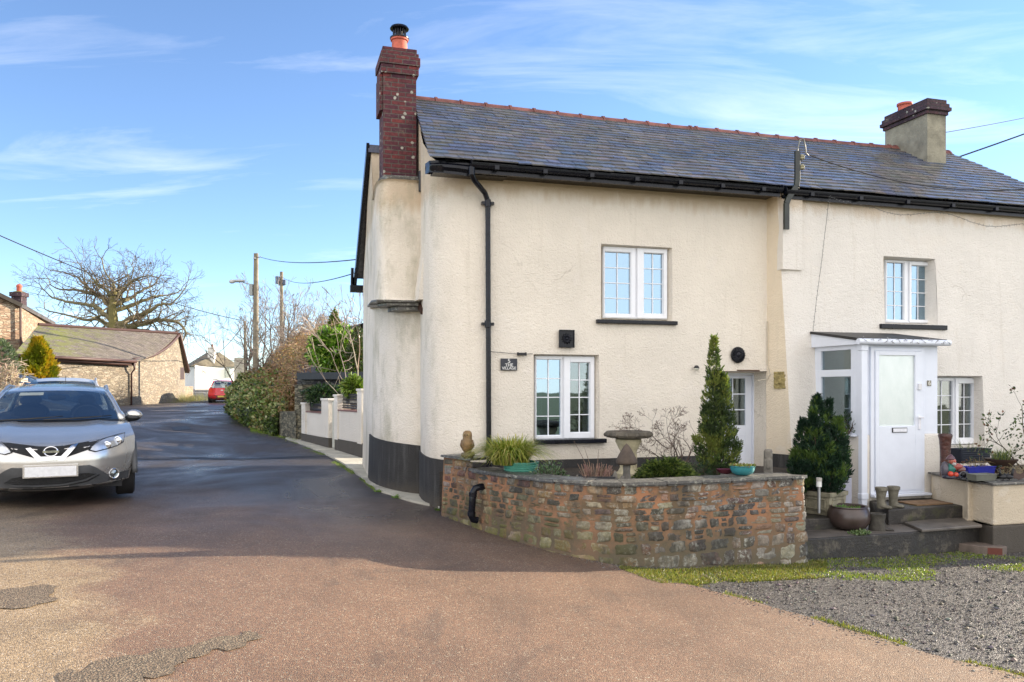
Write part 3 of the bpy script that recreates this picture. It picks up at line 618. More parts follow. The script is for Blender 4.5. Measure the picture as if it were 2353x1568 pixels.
mb.lathe([(0.14, ztop + 0.385), (0.148, ztop + 0.395), (0.13, ztop + 0.425), (0.04, ztop + 0.45)], 24, (cx_, cy_, 0))
HC(mb).build('cowl', M['black'], chim, world=True, smooth=40)
# --- plinths
mb = MB(); ppath = [(s - 0.022 if i > 4 else s, t - 0.025 if i < 6 else t, 0) for i, (s, t, z) in enumerate(path[:11])]
def pz(u): return 0.98 + 0.03 * math.sin(u * 9)
def fn(u, v):
    i = int(round((1 - u) * (len(ppath) - 1))); s, t, _ = ppath[i]
    zt = 0.96 + 0.01 * i; z = (zt - 0.0) * min(1, v / 0.93)
    return (s, t + (0.03 if v > 0.95 else 0), z) if i < 5 else (s + (0.03 if v > 0.95 else 0), t + 0.0, z)
mb.grid(fn, len(ppath) - 1, 14)
cp2 = cpath[:9]
def fn(u, v):
    i = int(round((1 - u) * (len(cp2) - 1))); s, t, _ = cp2[i]; z = (1.12 + 0.012 * i) * min(1, v / 0.93); o = 0.03 if v <= 0.95 else -0.01
    fl = 0.05 * max(0, 1 - z / 1.6) ** 2; d = Vector((s - 0.2, t - 2.6)); d.normalize(); return (s - fl + d.x * o, t + d.y * o, z)
mb.grid(fn, len(cp2) - 1, 14)
mb.box((0.95, -0.045, 0.3), (D5[0], 0.012, 0.985)); mb.box((D5[1], -0.045, 0.3), (S6 - 0.02, 0.012, 1.0))
HC(mb).build('plinth', M['plinth'], cot5, smooth=50, world=True)
# --- cottage 6 walls
mb = MB(); t6 = lambda s, z: tc6(z) + wob(s, z)
ss = rng(S6 + 0.3, 10.75, 26)
panel(mb, ss, rng(0.0, 4.9, 22), [W6U, W6L], t6)
mb.grid(lambda u, v: (sc6(4.9 * v) + (S6 + 0.3 - sc6(4.9 * v)) * u, t6(S6 + 0.3 if u > 0.9 else sc6(4.9 * v), 4.9 * v) + (0.03 if u < 0.01 else 0), 4.9 * v), 3, 22)
for h, d in ((W6U, -0.08), (W6L, -0.12)): reveals(mb, h, t6, d)
mb.grid(lambda u, v: (10.75, tc6(4.9 * v) + u * 5.3, 4.9 * v * (1 + (0.36 * (1 - abs(u - 0.5) * 2)))), 10, 4)
mb.quad((10.75, 4.9, 0), (S6, 4.9, 0), (S6, 4.9, 4.1), (10.75, 4.9, 4.1))
# pilaster under the eaves
mb.box((S6 + 0.02, -0.34, 3.75), (S6 + 0.36, -0.2, 4.88))
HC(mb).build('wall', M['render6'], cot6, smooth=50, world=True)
mb = MB(); mb.grid(lambda u, v: (S6 - 0.02 + u * (sc6(4.9 * v) - S6 + 0.021), 0.02 + u * (t6(sc6(4.9 * v), 4.9 * v) + 0.008), 4.9 * v), 4, 22)
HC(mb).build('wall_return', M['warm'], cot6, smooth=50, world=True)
mb = MB(); mb.grid(lambda u, v: (S6 - 0.03 + u * (sc6(1.0 * v) - S6 + 0.0), -0.03 + u * (tc6(v) + 0.0) - 0.0, 1.0 * v), 3, 4)
mb.grid(lambda u, v: (sc6(v) - 0.03 + u * 0.75, tc6(v) - 0.03, 1.0 * v), 3, 4)
HC(mb).build('plinth', M['plinth'], cot6, world=True)
# --- roof slates: every slate a thin tilted leaf, one mesh per cottage
sL_e, sL_r = -0.08, 0.137
NR = 19
def sag(s, t): return -0.045 * math.sin(max(0, min(1, s / 10.9)) * math.pi) * ((t - TE) / (TR - TE)) + 0.012 * noise.noise(Vector((s * 0.8, t, 0)))
bcols = [(0.105, 0.10, 0.10), (0.088, 0.088, 0.092), (0.125, 0.115, 0.11), (0.075, 0.088, 0.128), (0.088, 0.102, 0.15)]
mA, mB_ = MB(), MB(); SPL = 5.28
ex = (TR - TE) / NR
for r in range(NR):
    ta = TE + r * ex; tb = ta + ex * 1.55; f_ = r / NR
    s = sL_e + (sL_r - sL_e) * f_ + (-0.1 if r % 2 else 0); send = 10.9 + (11.25 - 10.9) * (1 - f_)
    lo = sL_e + (sL_r - sL_e) * f_
    while s < send:
        w = random.uniform(0.185, 0.215); a, b = max(s, lo), min(s + w - 0.004, send + random.uniform(-.01, .03))
        if b - a > 0.03:
            blue = noise.noise(Vector((s * 0.9, r * 0.33, 4))) + random.uniform(-0.42, 0.42) + 0.02
            c = jit(bcols[random.randint(3, 4)] if blue > 0.22 else bcols[random.randint(0, 2)], 0.16)
            tl = random.uniform(-0.004, 0.004); th = 0.019
            if s > 10.8: a += 0
            dn = lambda ss, tt, o: (ss, tt, roofz(tt) + sag(ss, tt) + o)
            ja = random.uniform(-0.006, 0.006)
            v = [dn(a, ta + ja, 0.027 + tl), dn(b, ta + ja, 0.027 - tl), dn(b, tb, 0.001), dn(a, tb, 0.001), dn(a, ta + ja + .004, 0.027 - th + tl), dn(b, ta + ja + .004, 0.027 - th - tl)]
            (mA if s < SPL else mB_).add(v, [(0, 1, 2, 3), (4, 5, 1, 0), (0, 3, 4), (1, 5, 2)], c)
        s += w
def back_roof(mb, a, b):
    c = (0.09, 0.09, 0.10)
    n = 12
    for i in range(n):
        s0, s1 = a + (b - a) * i / n, a + (b - a) * (i + 1) / n
        for (ta, za), (tb, zb) in (((2.29, 6.67), (5.15, 4.0)),):
            mb.quad((s0, ta, za + sag(s0, TR)), (s0, tb, zb), (s1, tb, zb), (s1, ta, za + sag(s1, TR)), c)
        # under-sarking, dark, just beneath the slates
        mb.quad((s0, TE + .04, ZE - 0.015 + sag(s0, TE)), (s1, TE + .04, ZE - 0.015 + sag(s1, TE)), (s1, TR, ZR - 0.02 + sag(s1, TR)), (s0, TR, ZR - 0.02 + sag(s0, TR)), (0.02, 0.02, 0.02))
back_roof(mA, 0.13, SPL); back_roof(mB_, SPL, 10.9)
mA.prism([(-0.5, 3.0), (0.14, 3.0), (0.14, 3.02), (-0.5, 3.02)], 5.9, 6.06, (0.09, 0.09, 0.1))
mA.quad((-0.5, 2.98, 6.07), (0.14, 2.98, 6.07), (0.14, 5.15, 4.1), (-0.5, 5.15, 4.1), (0.09, 0.09, 0.1))
mA.quad((-0.5, 2.98, 6.07), (-0.5, 2.94, 5.93), (0.14, 2.94, 5.93), (0.14, 2.98, 6.07), (0.08, 0.09, 0.13))
roof5 = HC(mA).build('roof', M['slate'], cot5, world=True); roof6 = HC(mB_).build('roof', M['slate'], cot6, world=True)
# ridge tiles with raised collars
def ridge(parent, a, b):
    mb = MB(); s = a; k = 0
    while s < b - 0.05:
        e = min(s + 0.42, b); z = lambda q: ZR + sag(q, TR)
        for (u0, u1, ex_) in ((s, e - 0.055, 0.0), (e - 0.045, e - 0.003, 0.009)):
            prof = [(-0.13, -0.075), (-0.085, -0.005), (-0.04, 0.030 + ex_), (0.0, 0.044 + ex_), (0.04, 0.030 + ex_), (0.085, -0.005), (0.13, -0.075)]
            vs_ = [(u0, TR + p[0], z(u0) + p[1] + ex_) for p in prof] + [(u1, TR + p[0], z(u1) + p[1] + ex_) for p in prof]
            n = len(prof); mb.add(vs_, [(i, i + 1, n + i + 1, n + i) for i in range(n - 1)] + [tuple(range(n - 1, -1, -1)), tuple(range(n, 2 * n))], jit((0.36, 0.12, 0.075), 0.3))
        s = e
    return HC(mb).build('ridge_tiles', M['ridge'], parent, world=True, smooth=40)
ridge(roof5, 0.12, SPL); ridge(roof6, SPL, 9.62); ridge(roof6, 10.06, 10.9)
# --- fascia, gutter, downpipe
def eave(parent, a, b, drop, endcap=False):
    mb = MB(); n = 14
    fa = [(a + (b - a) * i / n) for i in range(n + 1)]
    for s0, s1 in zip(fa, fa[1:]):
        z0, z1 = ZE - 0.02 - drop, ZE - 0.02 - drop
        mb.box((s0, TE + 0.05, z0 - 0.13), (s1, TE + 0.08, z0 + 0.02))
        mb.box((s0, TE + 0.08, z0 - 0.10), (s1, 0.02, z0 - 0.085))
    fas = HC(mb).build('fascia', M['black'], parent, world=True)
    mb = MB(); R_ = 0.058; zc = ZE - 0.045 - drop; tcn = TE - 0.012
    prof = [(-R_ * math.cos(x), -R_ * math.sin(x)) for x in [math.pi * i / 8 for i in range(9)]]
    for i in range(n):
        s0, s1 = fa[i], fa[i + 1]
        for (p, q) in zip(prof, prof[1:]):
            mb.quad((s0, tcn + p[0], zc + p[1]), (s0, tcn + q[0], zc + q[1]), (s1, tcn + q[0], zc + q[1]), (s1, tcn + p[0], zc + p[1]))
            mb.quad((s0, tcn + p[0] * .9, zc + p[1] * .9), (s1, tcn + p[0] * .9, zc + p[1] * .9), (s1, tcn + q[0] * .9, zc + q[1] * .9), (s0, tcn + q[0] * .9, zc + q[1] * .9))
        if i % 2: mb.box((s0 - 0.03, tcn - R_ - 0.008, zc - R_ - 0.008), (s0 + 0.03, tcn + R_, zc - R_ * 0.2))
    for s_ in (a, b): mb.lathe([(R_, -0.003), (R_, 0.003)], 16, M=Matrix.Translation((s_, tcn, zc)) @ Matrix.Rotation(R(90), 4, 'Y'))
    mb.box((a, TE + 0.02, zc - 0.11), (b, TE + 0.05, zc - 0.055))
    return HC(mb).build('gutter', M['black'], parent, world=True, smooth=40), tcn, zc
gut5, tcn, zc5 = eave(cot5, fs(1082, TE), 5.16, 0.0)
gut6, _, zc6 = eave(cot6, 5.22, 11.3, 0.02)
# curved end of the eaves board running round to the gable
mb = MB(); pa = [(0.62, TE + 0.06), (0.3, TE + 0.07), (0.08, TE + 0.12), (-0.05, TE + 0.22), (-0.07, TE + 0.42)]
pa[0] = (fs(1085, TE), TE + 0.06)
def fn(u, v):
    k = u * (len(pa) - 1); i = min(int(k), len(pa) - 2); p = Vector(pa[i]).lerp(Vector(pa[i + 1]), k - i)
    z = ZE - 0.01 + 0.035 * u; return (p.x, p.y - 0.05 * (1 if 0.2 < v < 0.8 else 0), z - 0.19 * (1 - v) * (1 - 0.25 * u))
mb.grid(fn, 16, 5); mb.quad((-0.07, TE + .42, 5.0), (-0.07, TE + .42, 4.86), (0.5, 0.1, 4.86), (0.5, 0.1, 4.98))
mb.box((0.0, TE + 0.16, ZE - 0.14), (1.0, 0.03, ZE - 0.125))
HC(mb).build('eaves_end', M['black'], cot5, world=True, smooth=50)
mb = MB(); sp = fs(1121, -0.06); pr = 0.036
st_ = fs(1084, tcn)
zpe = fz(1118, 462, -0.06)
mb.tube([(st_, tcn, zc5 - 0.04), (st_, tcn, zc5 - 0.13), (st_ + 0.04, tcn + 0.04, zc5 - 0.2), (sp - 0.05, -0.09, zpe + 0.1), (sp, -0.06, zpe), (sp, -0.06, zpe - 0.2)], pr, 14)
mb.tube([(sp, -0.06, zpe - 0.2), (sp + 0.01, -0.055, 2.4), (sp + 0.02, -0.05, 0.5)], pr * 0.97, 14)
for z in (zpe - 0.03, fz(1121, 745, -0.06)):
    mb.lathe([(pr * 1.05, -0.05), (pr * 1.22, -0.045), (pr * 1.22, 0.045), (pr * 1.05, 0.05)], 14, (sp, -0.058, z)); mb.box((sp - 0.085, -0.075, z - 0.02), (sp + 0.085, -0.01, z + 0.02))
mb.lathe([(pr * 1.2, -0.05), (pr * 1.2, 0.05)], 14, (st_, tcn, zc5 - 0.1))
HC(mb).build('downpipe', M['black'], cot5, world=True, smooth=40)
# black barge board and gutter at the rear verge
mb = MB()
A_, B_ = Vector((-0.53, 2.96, 6.02)), Vector((-0.53, 5.2, 4.02))
mb.add([A_ + Vector((0, 0, 0.07)), A_ - Vector((0, 0.0, 0.12)), B_ - Vector((0, 0, 0.12)), B_ + Vector((0, 0, 0.07))] + [p + Vector((0.05, 0, 0)) for p in (A_ + Vector((0, 0, 0.07)), A_ - Vector((0, 0, 0.12)), B_ - Vector((0, 0, 0.12)), B_ + Vector((0, 0, 0.07)))],
       [(0, 1, 2, 3), (7, 6, 5, 4), (0, 4, 5, 1), (1, 5, 6, 2), (2, 6, 7, 3), (3, 7, 4, 0)])
mb.tube([(-0.56, 5.12, 4.3), (-0.56, 5.2, 4.0), (-0.56, 5.2, 3.86)], 0.03, 8); mb.box((-0.6, 5.1, 3.84), (0.1, 5.25, 3.97))
HC(mb).build('barge_board', M['black'], cot5, world=True)
# --- right chimney
mb = MB(); a0, a1, b0, b1 = 9.62, 10.05, 1.5, 2.58; zt = 7.08
mb.box((a0, b0, 5.7), (a1, b1, zt))
M['chimrender'] = plain('stained_render', (0.27, 0.25, 0.19), 0.9, var=0.45, sc=2.6, bump=0.9, bsc=30, bd=0.015)
ch6 = HC(mb).build('chimney', M['chimrender'], cot6, world=True)
mb = MB()
for za, zb, e in ((zt, zt + 0.07, 0.03), (zt + 0.072, zt + 0.14, 0.07), (zt + 0.142, zt + 0.21, 0.045), (zt + 0.212, zt + 0.29, 0.01)): mb.box((a0 - e, b0 - e, za), (a1 + e, b1 + e, zb))
HC(mb).build('cornice', M['brick2'], ch6, world=True, bevel=0.006)
mb = MB(); pc = (9.84, 2.3, 0); mb.lathe([(0.13, zt + 0.27), (0.125, zt + 0.42), (0.145, zt + 0.44), (0.145, zt + 0.475), (0.12, zt + 0.48)], 22, pc)
HC(mb).build('chimney_pot', M['terra'], ch6, world=True, smooth=40)
# --- casement windows
def window(parent, x0, x1, y0, y1, t, mull, lg, rg, sill=None, rows_=4, wpane=('glass_blue', 'glass_grey'), name='window'):
    """frame outline and the two glass areas lg, rg (x0, x1, y0, y1) in picture points of the plane t"""
    fr = MB(); S = lambda x: fs(x, t); Z = lambda x, y: fz(x, y, t)
    xm = (x0 + x1) / 2
    s0, s1, z0, z1 = S(x0), S(x1), Z(xm, y1), Z(xm, y0); sm = S(mull)
    def fbox(a, b, c, d, t0, t1): fr.box((a, t0, c), (b, t1, d))
    def ring(a, b, c, d, ia, ib, ic, id_, t0, t1):
        fbox(a, ia, c, d, t0, t1); fbox(ib, b, c, d, t0, t1); fbox(ia, ib, c, ic, t0, t1); fbox(ia, ib, id_, d, t0, t1)
    obs = []
    gl = []
    for (gx0, gx1, gy0, gy1), (a, b), proud in ((lg, (s0, sm), 0.0), (rg, (sm, s1), 0.012)):
        gm = (gx0 + gx1) / 2; ga, gb, gc, gd = S(gx0), S(gx1), Z(gm, gy1), Z(gm, gy0)
        ring(a + 0.001, b - 0.001, z0, z1, ga, gb, gc, gd, t - 0.02, t + 0.03)
        e = 0.012; ring(a + e, b - e, z0 + e, z1 - e, ga - 0.008, gb + 0.008, gc - 0.008, gd + 0.008, t - 0.032 - proud, t - 0.021)
        fbox((ga + gb) / 2 - 0.008, (ga + gb) / 2 + 0.008, gc, gd, t - 0.004, t + 0.008)
        for k in range(1, rows_):
            z = gc + (gd - gc) * k / rows_; fbox(ga, (ga + gb) / 2 - 0.0085, z - 0.007, z + 0.007, t - 0.003, t + 0.007); fbox((ga + gb) / 2 + 0.0085, gb, z - 0.007, z + 0.007, t - 0.003, t + 0.007)
        gl.append((ga, gb, gc, gd))
    w = HC(fr).build(name, M['upvc'], parent, world=True, bevel=0.004)
    for (ga, gb, gc, gd), m in zip(gl, wpane):
        mb = MB(); mb.box((ga - 0.01, t + 0.009, gc - 0.01), (gb + 0.01, t + 0.02, gd + 0.01)); HC(mb).build('pane', M[m], w, world=True)
        mb = MB(); mb.box((ga - 0.02, t + 0.0335, gc - 0.02), (gb + 0.02, t + 0.0365, gd + 0.02)); HC(mb).build('room_backing', M['room'], w, world=True)
        first = (ga, gb, gc, gd) == gl[0]; cw_ = (gb - ga) * random.uniform(.28, .42); c0 = ga - .01 if first else gb - cw_
        mb = MB(); mb.grid(lambda u, v: (c0 + (cw_ + .01) * u * (1 - .25 * v * (1 if first else 0)), t + .0275 + .004 * math.sin(u * 34), gc - .01 + (gd - gc + .02) * v), 24, 3); HC(mb).build('curtain', M['curtain'], w, world=True, smooth=True)
    if sill:
        sx0, sx1, sy0, sy1, ts = sill; xm = (sx0 + sx1) / 2
        mb = MB(); mb.box((fs(sx0, ts), ts, fz(xm, sy1, ts)), (fs(sx1, ts), t - 0.005, fz(xm, sy0, ts))); HC(mb).build('sill', M['black'], w, world=True, bevel=0.008)
    return w
window(cot5, 1384, 1532, 569, 733, 0.12, 1460, (1389, 1447, 581, 721), (1478, 1521, 584, 721), (1373, 1558, 736, 745, -0.06), wpane=('glass_blue', 'glass_blue'))
window(cot5, 1228, 1365, 819, 1009, 0.12, 1292, (1232, 1287, 827, 1000), (1309, 1353, 834, 993), (1232, 1395, 1010, 1020, -0.08), wpane=('glass_blue', 'glass_grey'))
window(cot6, 2031, 2138, 600, 743, -0.12, 2084, (2036, 2074, 605, 735), (2091, 2127, 612, 735), (2026, 2178, 746, 757, -0.38), wpane=('glass_blue', 'glass_blue'))
window(cot6, 2118, 2241, 868, 1022, -0.18, 2190, (2140, 2186, 876, 1010), (2199, 2231, 882, 1006), None, wpane=('glass_dark', 'glass_dark'))
# --- door of cottage 5, deep in its reveal
t = 0.38; mb = MB(); s0, s1, z0, z1 = fs(1640, t), fs(1728, t), 0.45, fz(1690, 858, t)
S = lambda x: fs(x, t); gx = (S(1655), S(1713)); gz = (fz(1690, 978, t), fz(1690, 870, t)); 
fr = MB()
fr.box((S(1622), t - 0.03, z0), (s0, t + 0.04, z1 + .02)); fr.box((s1, t - 0.03, z0), (D5[1] - 0.003, t + 0.04, z1 + .02)); fr.box((s0, t - 0.03, z1 - 0.03), (s1, t + 0.04, z1 + .02))
fr.box((s0 + .003, t, z0), (gx[0], t + 0.03, z1 - .033)); fr.box((gx[1], t, z0), (s1 - .003, t + 0.03, z1 - .033)); fr.box((gx[0], t, gz[1]), (gx[1], t + 0.03, z1 - .033)); fr.box((gx[0], t, z0), (gx[1], t + 0.03, gz[0]))
sm = (gx[0] + gx[1]) / 2; fr.box((sm - 0.009, t + 0.004, gz[0]), (sm + 0.009, t + 0.02, gz[1]))
for k in (1, 2): 
    z = gz[0] + (gz[1] - gz[0]) * k / 3; fr.box((gx[0], t + 0.005, z - 0.009), (sm - 0.0095, t + 0.019, z + 0.009)); fr.box((sm + 0.0095, t + 0.005, z - 0.009), (gx[1], t + 0.019, z + 0.009))
e = 0.012; pz0, pz1 = z0 + 0.15, gz[0] - 0.16
for a, b, c, d in ((gx[0], gx[1], pz1, pz1 + e), (gx[0], gx[0] + e, pz0, pz1), (gx[1] - e, gx[1], pz0, pz1), ((gx[0] + gx[1]) / 2 - e, (gx[0] + gx[1]) / 2 + e, pz0, pz1 - 0.2), (gx[0] + .05, gx[1] - .05, pz1 - 0.2 - e, pz1 - 0.2)): fr.box((a, t - 0.008, c), (b, t - 0.0005, d))
door5 = HC(fr).build('door', M['panel'], cot5, world=True, bevel=0.003)
mb = MB(); mb.box((gx[0] - .01, t + 0.021, gz[0] - .01), (gx[1] + .01, t + 0.025, gz[1] + .01)); HC(mb).build('pane', M['glass_grey'], door5, world=True); mb = MB(); mb.box((gx[0] - .01, t + 0.0275, gz[0] - .01), (gx[1] + .01, t + 0.0295, gz[1] + .01)); HC(mb).build('door_blind', M['curtain'], door5, world=True)
mb = MB(); mb.cur = (0.35, 0.36, 0.38); mb.box((S(1668), t - 0.016, fz(1680, 992, t)), (S(1688), t - 0.0085, fz(1680, 983, t))); HC(mb).build('letterbox', M['attr'], door5, world=True)
mb = MB(); mb.cur = (0.10, 0.06, 0.04); mb.box((D5[0] - .1, 0.0, D5[3] - .004), (D5[1] + .05, 0.35, D5[3] + .02)); HC(mb).build('lintel', M['attr'], cot5, world=True)
# --- porch of cottage 6
PT = -1.32; zp = 0.42
pf = lambda x: fs(x, PT)
L_, R_ = pf(1976), pf(2158); dl, dr = pf(2001), pf(2124)
zth = fz(2060, 1134, PT); zdt = fz(2060, 800, PT); zsw = fz(2140, 997, PT); zgt = fz(2060, 793, PT)
mb = MB()     # rendered dwarf walls
mb.box((pf(1990) - 0.02, PT + 0.01, 0.1), (dl - .002, PT + 0.2, zsw)); mb.box((dr + .002, PT + 0.0, 0.1), (R_ + 0.02, PT + 0.2, zsw))
mb.box((L_ + 0.0, PT + 0.02, 0.1), (L_ + 0.14, -0.3, zsw - 0.02)); mb.box((R_ - 0.13, PT + 0.2, 0.1), (R_ + 0.02, -0.3, zsw)); mb.box((dl - .002, PT + 0.02, 0.1), (dr + .002, PT + 0.2, zth - 0.02))
HC(mb).build('porch_wall', M['render6'], cot6, world=True, bevel=0.02)
mb = MB()     # white plastic panels and frame
mb.box((dr + 0.001, PT + 0.03, zsw + 0.001), (R_, PT + 0.1, zgt)); mb.box((L_ + .08, PT + 0.03, zsw + 0.001), (dl - 0.001, PT + 0.1, zgt))
mb.box((dl - .001, PT + 0.03, zdt), (dr + .001, PT + 0.1, zgt)); mb.box((R_ - 0.07, PT + 0.101, zsw + 0.001), (R_, -0.32, zgt))
mb.box((L_ + 0.001, PT + 0.03, zsw - 0.01), (L_ + 0.079, PT + 0.1, zgt + 0.0))
# side window frame on the left (facing the garden)
sd0, sd1 = PT + 0.1, -0.34
def yz(px, py):   # t,z on plane s = L_
    k = (px - CX) / F; t_ = (k * (O.y + L_ * AX.y) - O.x - L_ * AX.x) / (NX.x - k * NX.y); Yy = O.y + L_ * AX.y + t_ * NX.y; return t_, 2 - (py - HY) / F * Yy
tA, zA = yz(1886, 808); tB, zB = yz(1955, 798); _, zM0 = yz(1920, 866); _, zM1 = yz(1920, 850); _, zBt = yz(1925, 990); zBt = zsw + 0.07
tA = min(tA, -0.42)
mb.box((L_, sd0, zsw), (L_ + 0.07, sd1, zBt)); mb.box((L_, sd0, zM0), (L_ + 0.07, sd1, zM1)); mb.box((L_, sd0, zA + .0), (L_ + 0.07, sd1, zgt + 0.05))
for a, b in ((zBt, zM0), (zM1, zA)): mb.box((L_, sd0, a), (L_ + 0.07, tB, b)); mb.box((L_, tA, a), (L_ + 0.07, sd1, b))
mb.box((L_ - 0.06, PT + 0.06, zsw - 0.025), (L_ + 0.1, -0.32, zsw - 0.001))
HC(mb).build('porch_frame', M['panel'], cot6, world=True, bevel=0.004)
mb = MB(); mb.box((L_ + 0.03, tB, zBt), (L_ + 0.04, tA, zM0)); mb.box((L_ + 0.03, tB, zM1), (L_ + 0.04, tA, zA)); HC(mb).build('porch_glass', M['glass_grey'], cot6, world=True)
mb = MB(); po = L_ + 0.02    # square white rainwater post on the corner
mb.box((po - 0.03, PT - 0.05, 0.34), (po + 0.065, PT + 0.025, zgt + 0.02)); mb.box((po - 0.04, PT - 0.06, 0.45), (po + 0.075, PT + 0.024, 0.53)); mb.box((po - 0.04, PT - 0.06, zgt - 0.09), (po + 0.075, PT + 0.024, zgt))
mb.box((po - 0.03, PT - 0.10, 0.27), (po + 0.065, PT - 0.0, 0.34))
HC(mb).build('porch_downpipe', M['panel'], cot6, world=True, bevel=0.008)
zb_ = fz(2020, 770, -0.35)
mb = MB()
a, b = L_ - 0.08, R_ + 0.08
mb.add([(a, PT - 0.06, zgt + 0.05), (b, PT - 0.06, zgt + 0.05), (b, -0.3, zb_), (a, -0.3, zb_), (a, PT - 0.06, zgt + 0.085), (b, PT - 0.06, zgt + 0.085), (b, -0.3, zb_ + 0.035), (a, -0.3, zb_ + 0.035)], [(0, 3, 2, 1), (4, 5, 6, 7), (0, 1, 5, 4), (1, 2, 6, 5), (2, 3, 7, 6), (3, 0, 4, 7)])
HC(mb).build('porch_roof', M['blackmatt'], cot6, world=True)
mb = MB(); mb.add([(a + .02, PT - 0.03, zgt), (b - .02, PT - 0.03, zgt), (b - .02, -0.3, zgt), (a + .02, -0.3, zgt), (a + .02, PT - 0.03, zgt + .049), (b - .02, PT - 0.03, zgt + .049), (b - .02, -0.3, zb_ - .002), (a + .02, -0.3, zb_ - .002)], [(0, 3, 2, 1), (4, 5, 6, 7), (0, 1, 5, 4), (1, 2, 6, 5), (2, 3, 7, 6), (3, 0, 4, 7)])
for k in range(24):
    pass
mb.tube([(a - 0.02, PT - 0.085, zgt + 0.035), (b + 0.02, PT - 0.085, zgt + 0.035)], 0.042, 12)
HC(mb).build('porch_fascia', M['panel'], cot6, world=True, smooth=40)
# porch door
S = pf; t = PT + 0.04; fr = MB()
def rg(a, b, c, d, ia, ib, ic, id_, ta, tb, M_=fr):
    M_.box((a, ta, c), (ia, tb, d)); M_.box((ib, ta, c), (b, tb, d)); M_.box((ia, ta, c), (ib, tb, ic)); M_.box((ia, ta, id_), (ib, tb, d))
zz = lambda y: fz(2060, y, PT)
rg(dl, dr, zth, zdt, S(2009), S(2116), zz(1127), zz(807), PT - 0.005, PT + 0.08)
rg(S(2009) + .003, S(2116) - .003, zz(1127) + .003, zz(807) - .003, S(2017), S(2100), zz(979), zz(817), PT - 0.028, PT + 0.05)
fr.box((S(2017), PT - 0.014, zz(1115)), (S(2100), PT + 0.05, zz(992)))
e = 0.008
rg(S(2019), S(2098), zz(1110), zz(996), S(2019) + e, S(2098) - e, zz(1110) + e, zz(996) - e, PT - 0.022, PT - 0.0145)
fr.box((dl - 0.01, PT - 0.09, zth - 0.035), (dr + 0.05, PT + 0.0, zth - 0.001))
pdoor = HC(fr).build('porch_door', M['panel'], cot6, world=True, bevel=0.004)
mb = MB(); mb.box((S(2017) - .01, PT + 0.0, zz(979) - .01), (S(2100) + .01, PT + 0.01, zz(817) + .01)); HC(mb).build('frosted_pane', M['frost'], pdoor, world=True)
mb = MB(); mb.box((S(2046), PT - 0.040, zz(994)), (S(2080), PT - 0.0285, zz(983)), (0.02, 0.02, 0.02)); mb.box((S(2047.5), PT - 0.046, zz(992.5)), (S(2078.5), PT - 0.0405, zz(984.5)), (0.75, 0.76, 0.8)); HC(mb).build('letterbox', M['attr'], pdoor, world=True)
mb = MB(); mb.cur = (0.8, 0.8, 0.84); mb.box((S(2106), PT - 0.045, zz(987)), (S(2111), PT - 0.0285, zz(957))); mb.tube([(S(2108.5), PT - 0.05, zz(960)), (S(2108.5), PT - 0.075, zz(960)), (S(2113), PT - 0.078, zz(960)), (S(2100), PT - 0.078, zz(959.5))], 0.011, 8)
HC(mb).build('handle', M['attrgloss'], pdoor, world=True, smooth=40); mb = MB(); mb.box((S(2105), PT - 0.055, zz(896)), (S(2112), PT - 0.0285, zz(882)), (0.7, 0.7, 0.72)); HC(mb).build('upper_lock', M['attrgloss'], pdoor, world=True, bevel=.003)
# --- things fixed to the walls
def on_front(px, py, t=-0.02): return H(fs(px, t), t, fz(px, py, t))
def wall_thing(name, label, cat, px, py, t=-0.02, group=None): return thing(name, label, cat, on_front(px, py, t), TH, group)
# sun face plaque: disc with rays
q = wall_thing('wall_plaque', 'round black sunburst plaque on the wall above the cottage door', 'plaque', 1695, 816)
mb = MB(); mb.lathe([(0.0, 0.0), (0.118, 0.0), (0.122, 0.012), (0.112, 0.022), (0.06, 0.024), (0.0, 0.03)], 32, M=Matrix.Rotation(R(90), 4, 'X'))
mb.build('disc', M['black'], q, smooth=40)
mb = MB()
for k in range(18):
    a = 2 * math.pi * k / 18; r1 = 0.118; pts = [(0.045 + (r1 - 0.045) * u, math.sin(u * 5) * 0.012) for u in rng(0, 1, 5)]
    mb.tube([(r * math.cos(a) - w * math.sin(a), -0.03, r * math.sin(a) + w * math.cos(a)) for r, w in pts], [0.014, 0.013, 0.011, 0.009, 0.007, 0.003], 6)
mb.build('rays', M['black'], q, smooth=True)
mb = MB(); mb.ball((0, -0.028, 0), 0.05, 16, 10, sc=(1, 0.5, 1)); mb.ball((0, -0.052, -0.004), 0.012, 8, 6); mb.ball((-0.018, -0.048, 0.014), 0.008, 8, 6); mb.ball((0.018, -0.048, 0.014), 0.008, 8, 6); mb.tube([(-0.02, -0.047, -0.02), (0, -0.052, -0.026), (0.02, -0.047, -0.02)], 0.004, 6); mb.build('face', M['black'], q, smooth=True)
q = wall_thing('wall_plaque', 'square black moulded plaque on the wall above the lower left window', 'plaque', 1301, 779)
mb = MB(); mb.box((-0.112, -0.02, -0.122), (0.112, 0.0, 0.122)); 
for a, b, c, d in ((-0.115, -0.1, -0.125, 0.125), (0.1, 0.115, -0.125, 0.125), (-0.1, 0.1, -0.125, -0.11), (-0.1, 0.1, 0.11, 0.125)): mb.box((a, -0.035, c), (b, -0.0201, d))
mb.build('tile', M['black'], q, bevel=0.004)
mb = MB()
for k in range(12):
    a = 2 * math.pi * k / 12; mb.tube([(0.02 * math.cos(a), -0.03, 0.02 * math.sin(a)), (0.055 * math.cos(a + .2), -0.036, 0.055 * math.sin(a + .2)), (0.078 * math.cos(a + .1), -0.022, 0.078 * math.sin(a + .1))], [0.012, 0.013, 0.003], 6)
mb.ball((0, -0.03, 0), 0.024, 12, 8); mb.build('rosette', M['black'], q, smooth=True)
q = wall_thing('house_sign', 'small dark slate sign reading 5 THE VILLAGE beside the black downpipe', 'sign', 1169, 838)
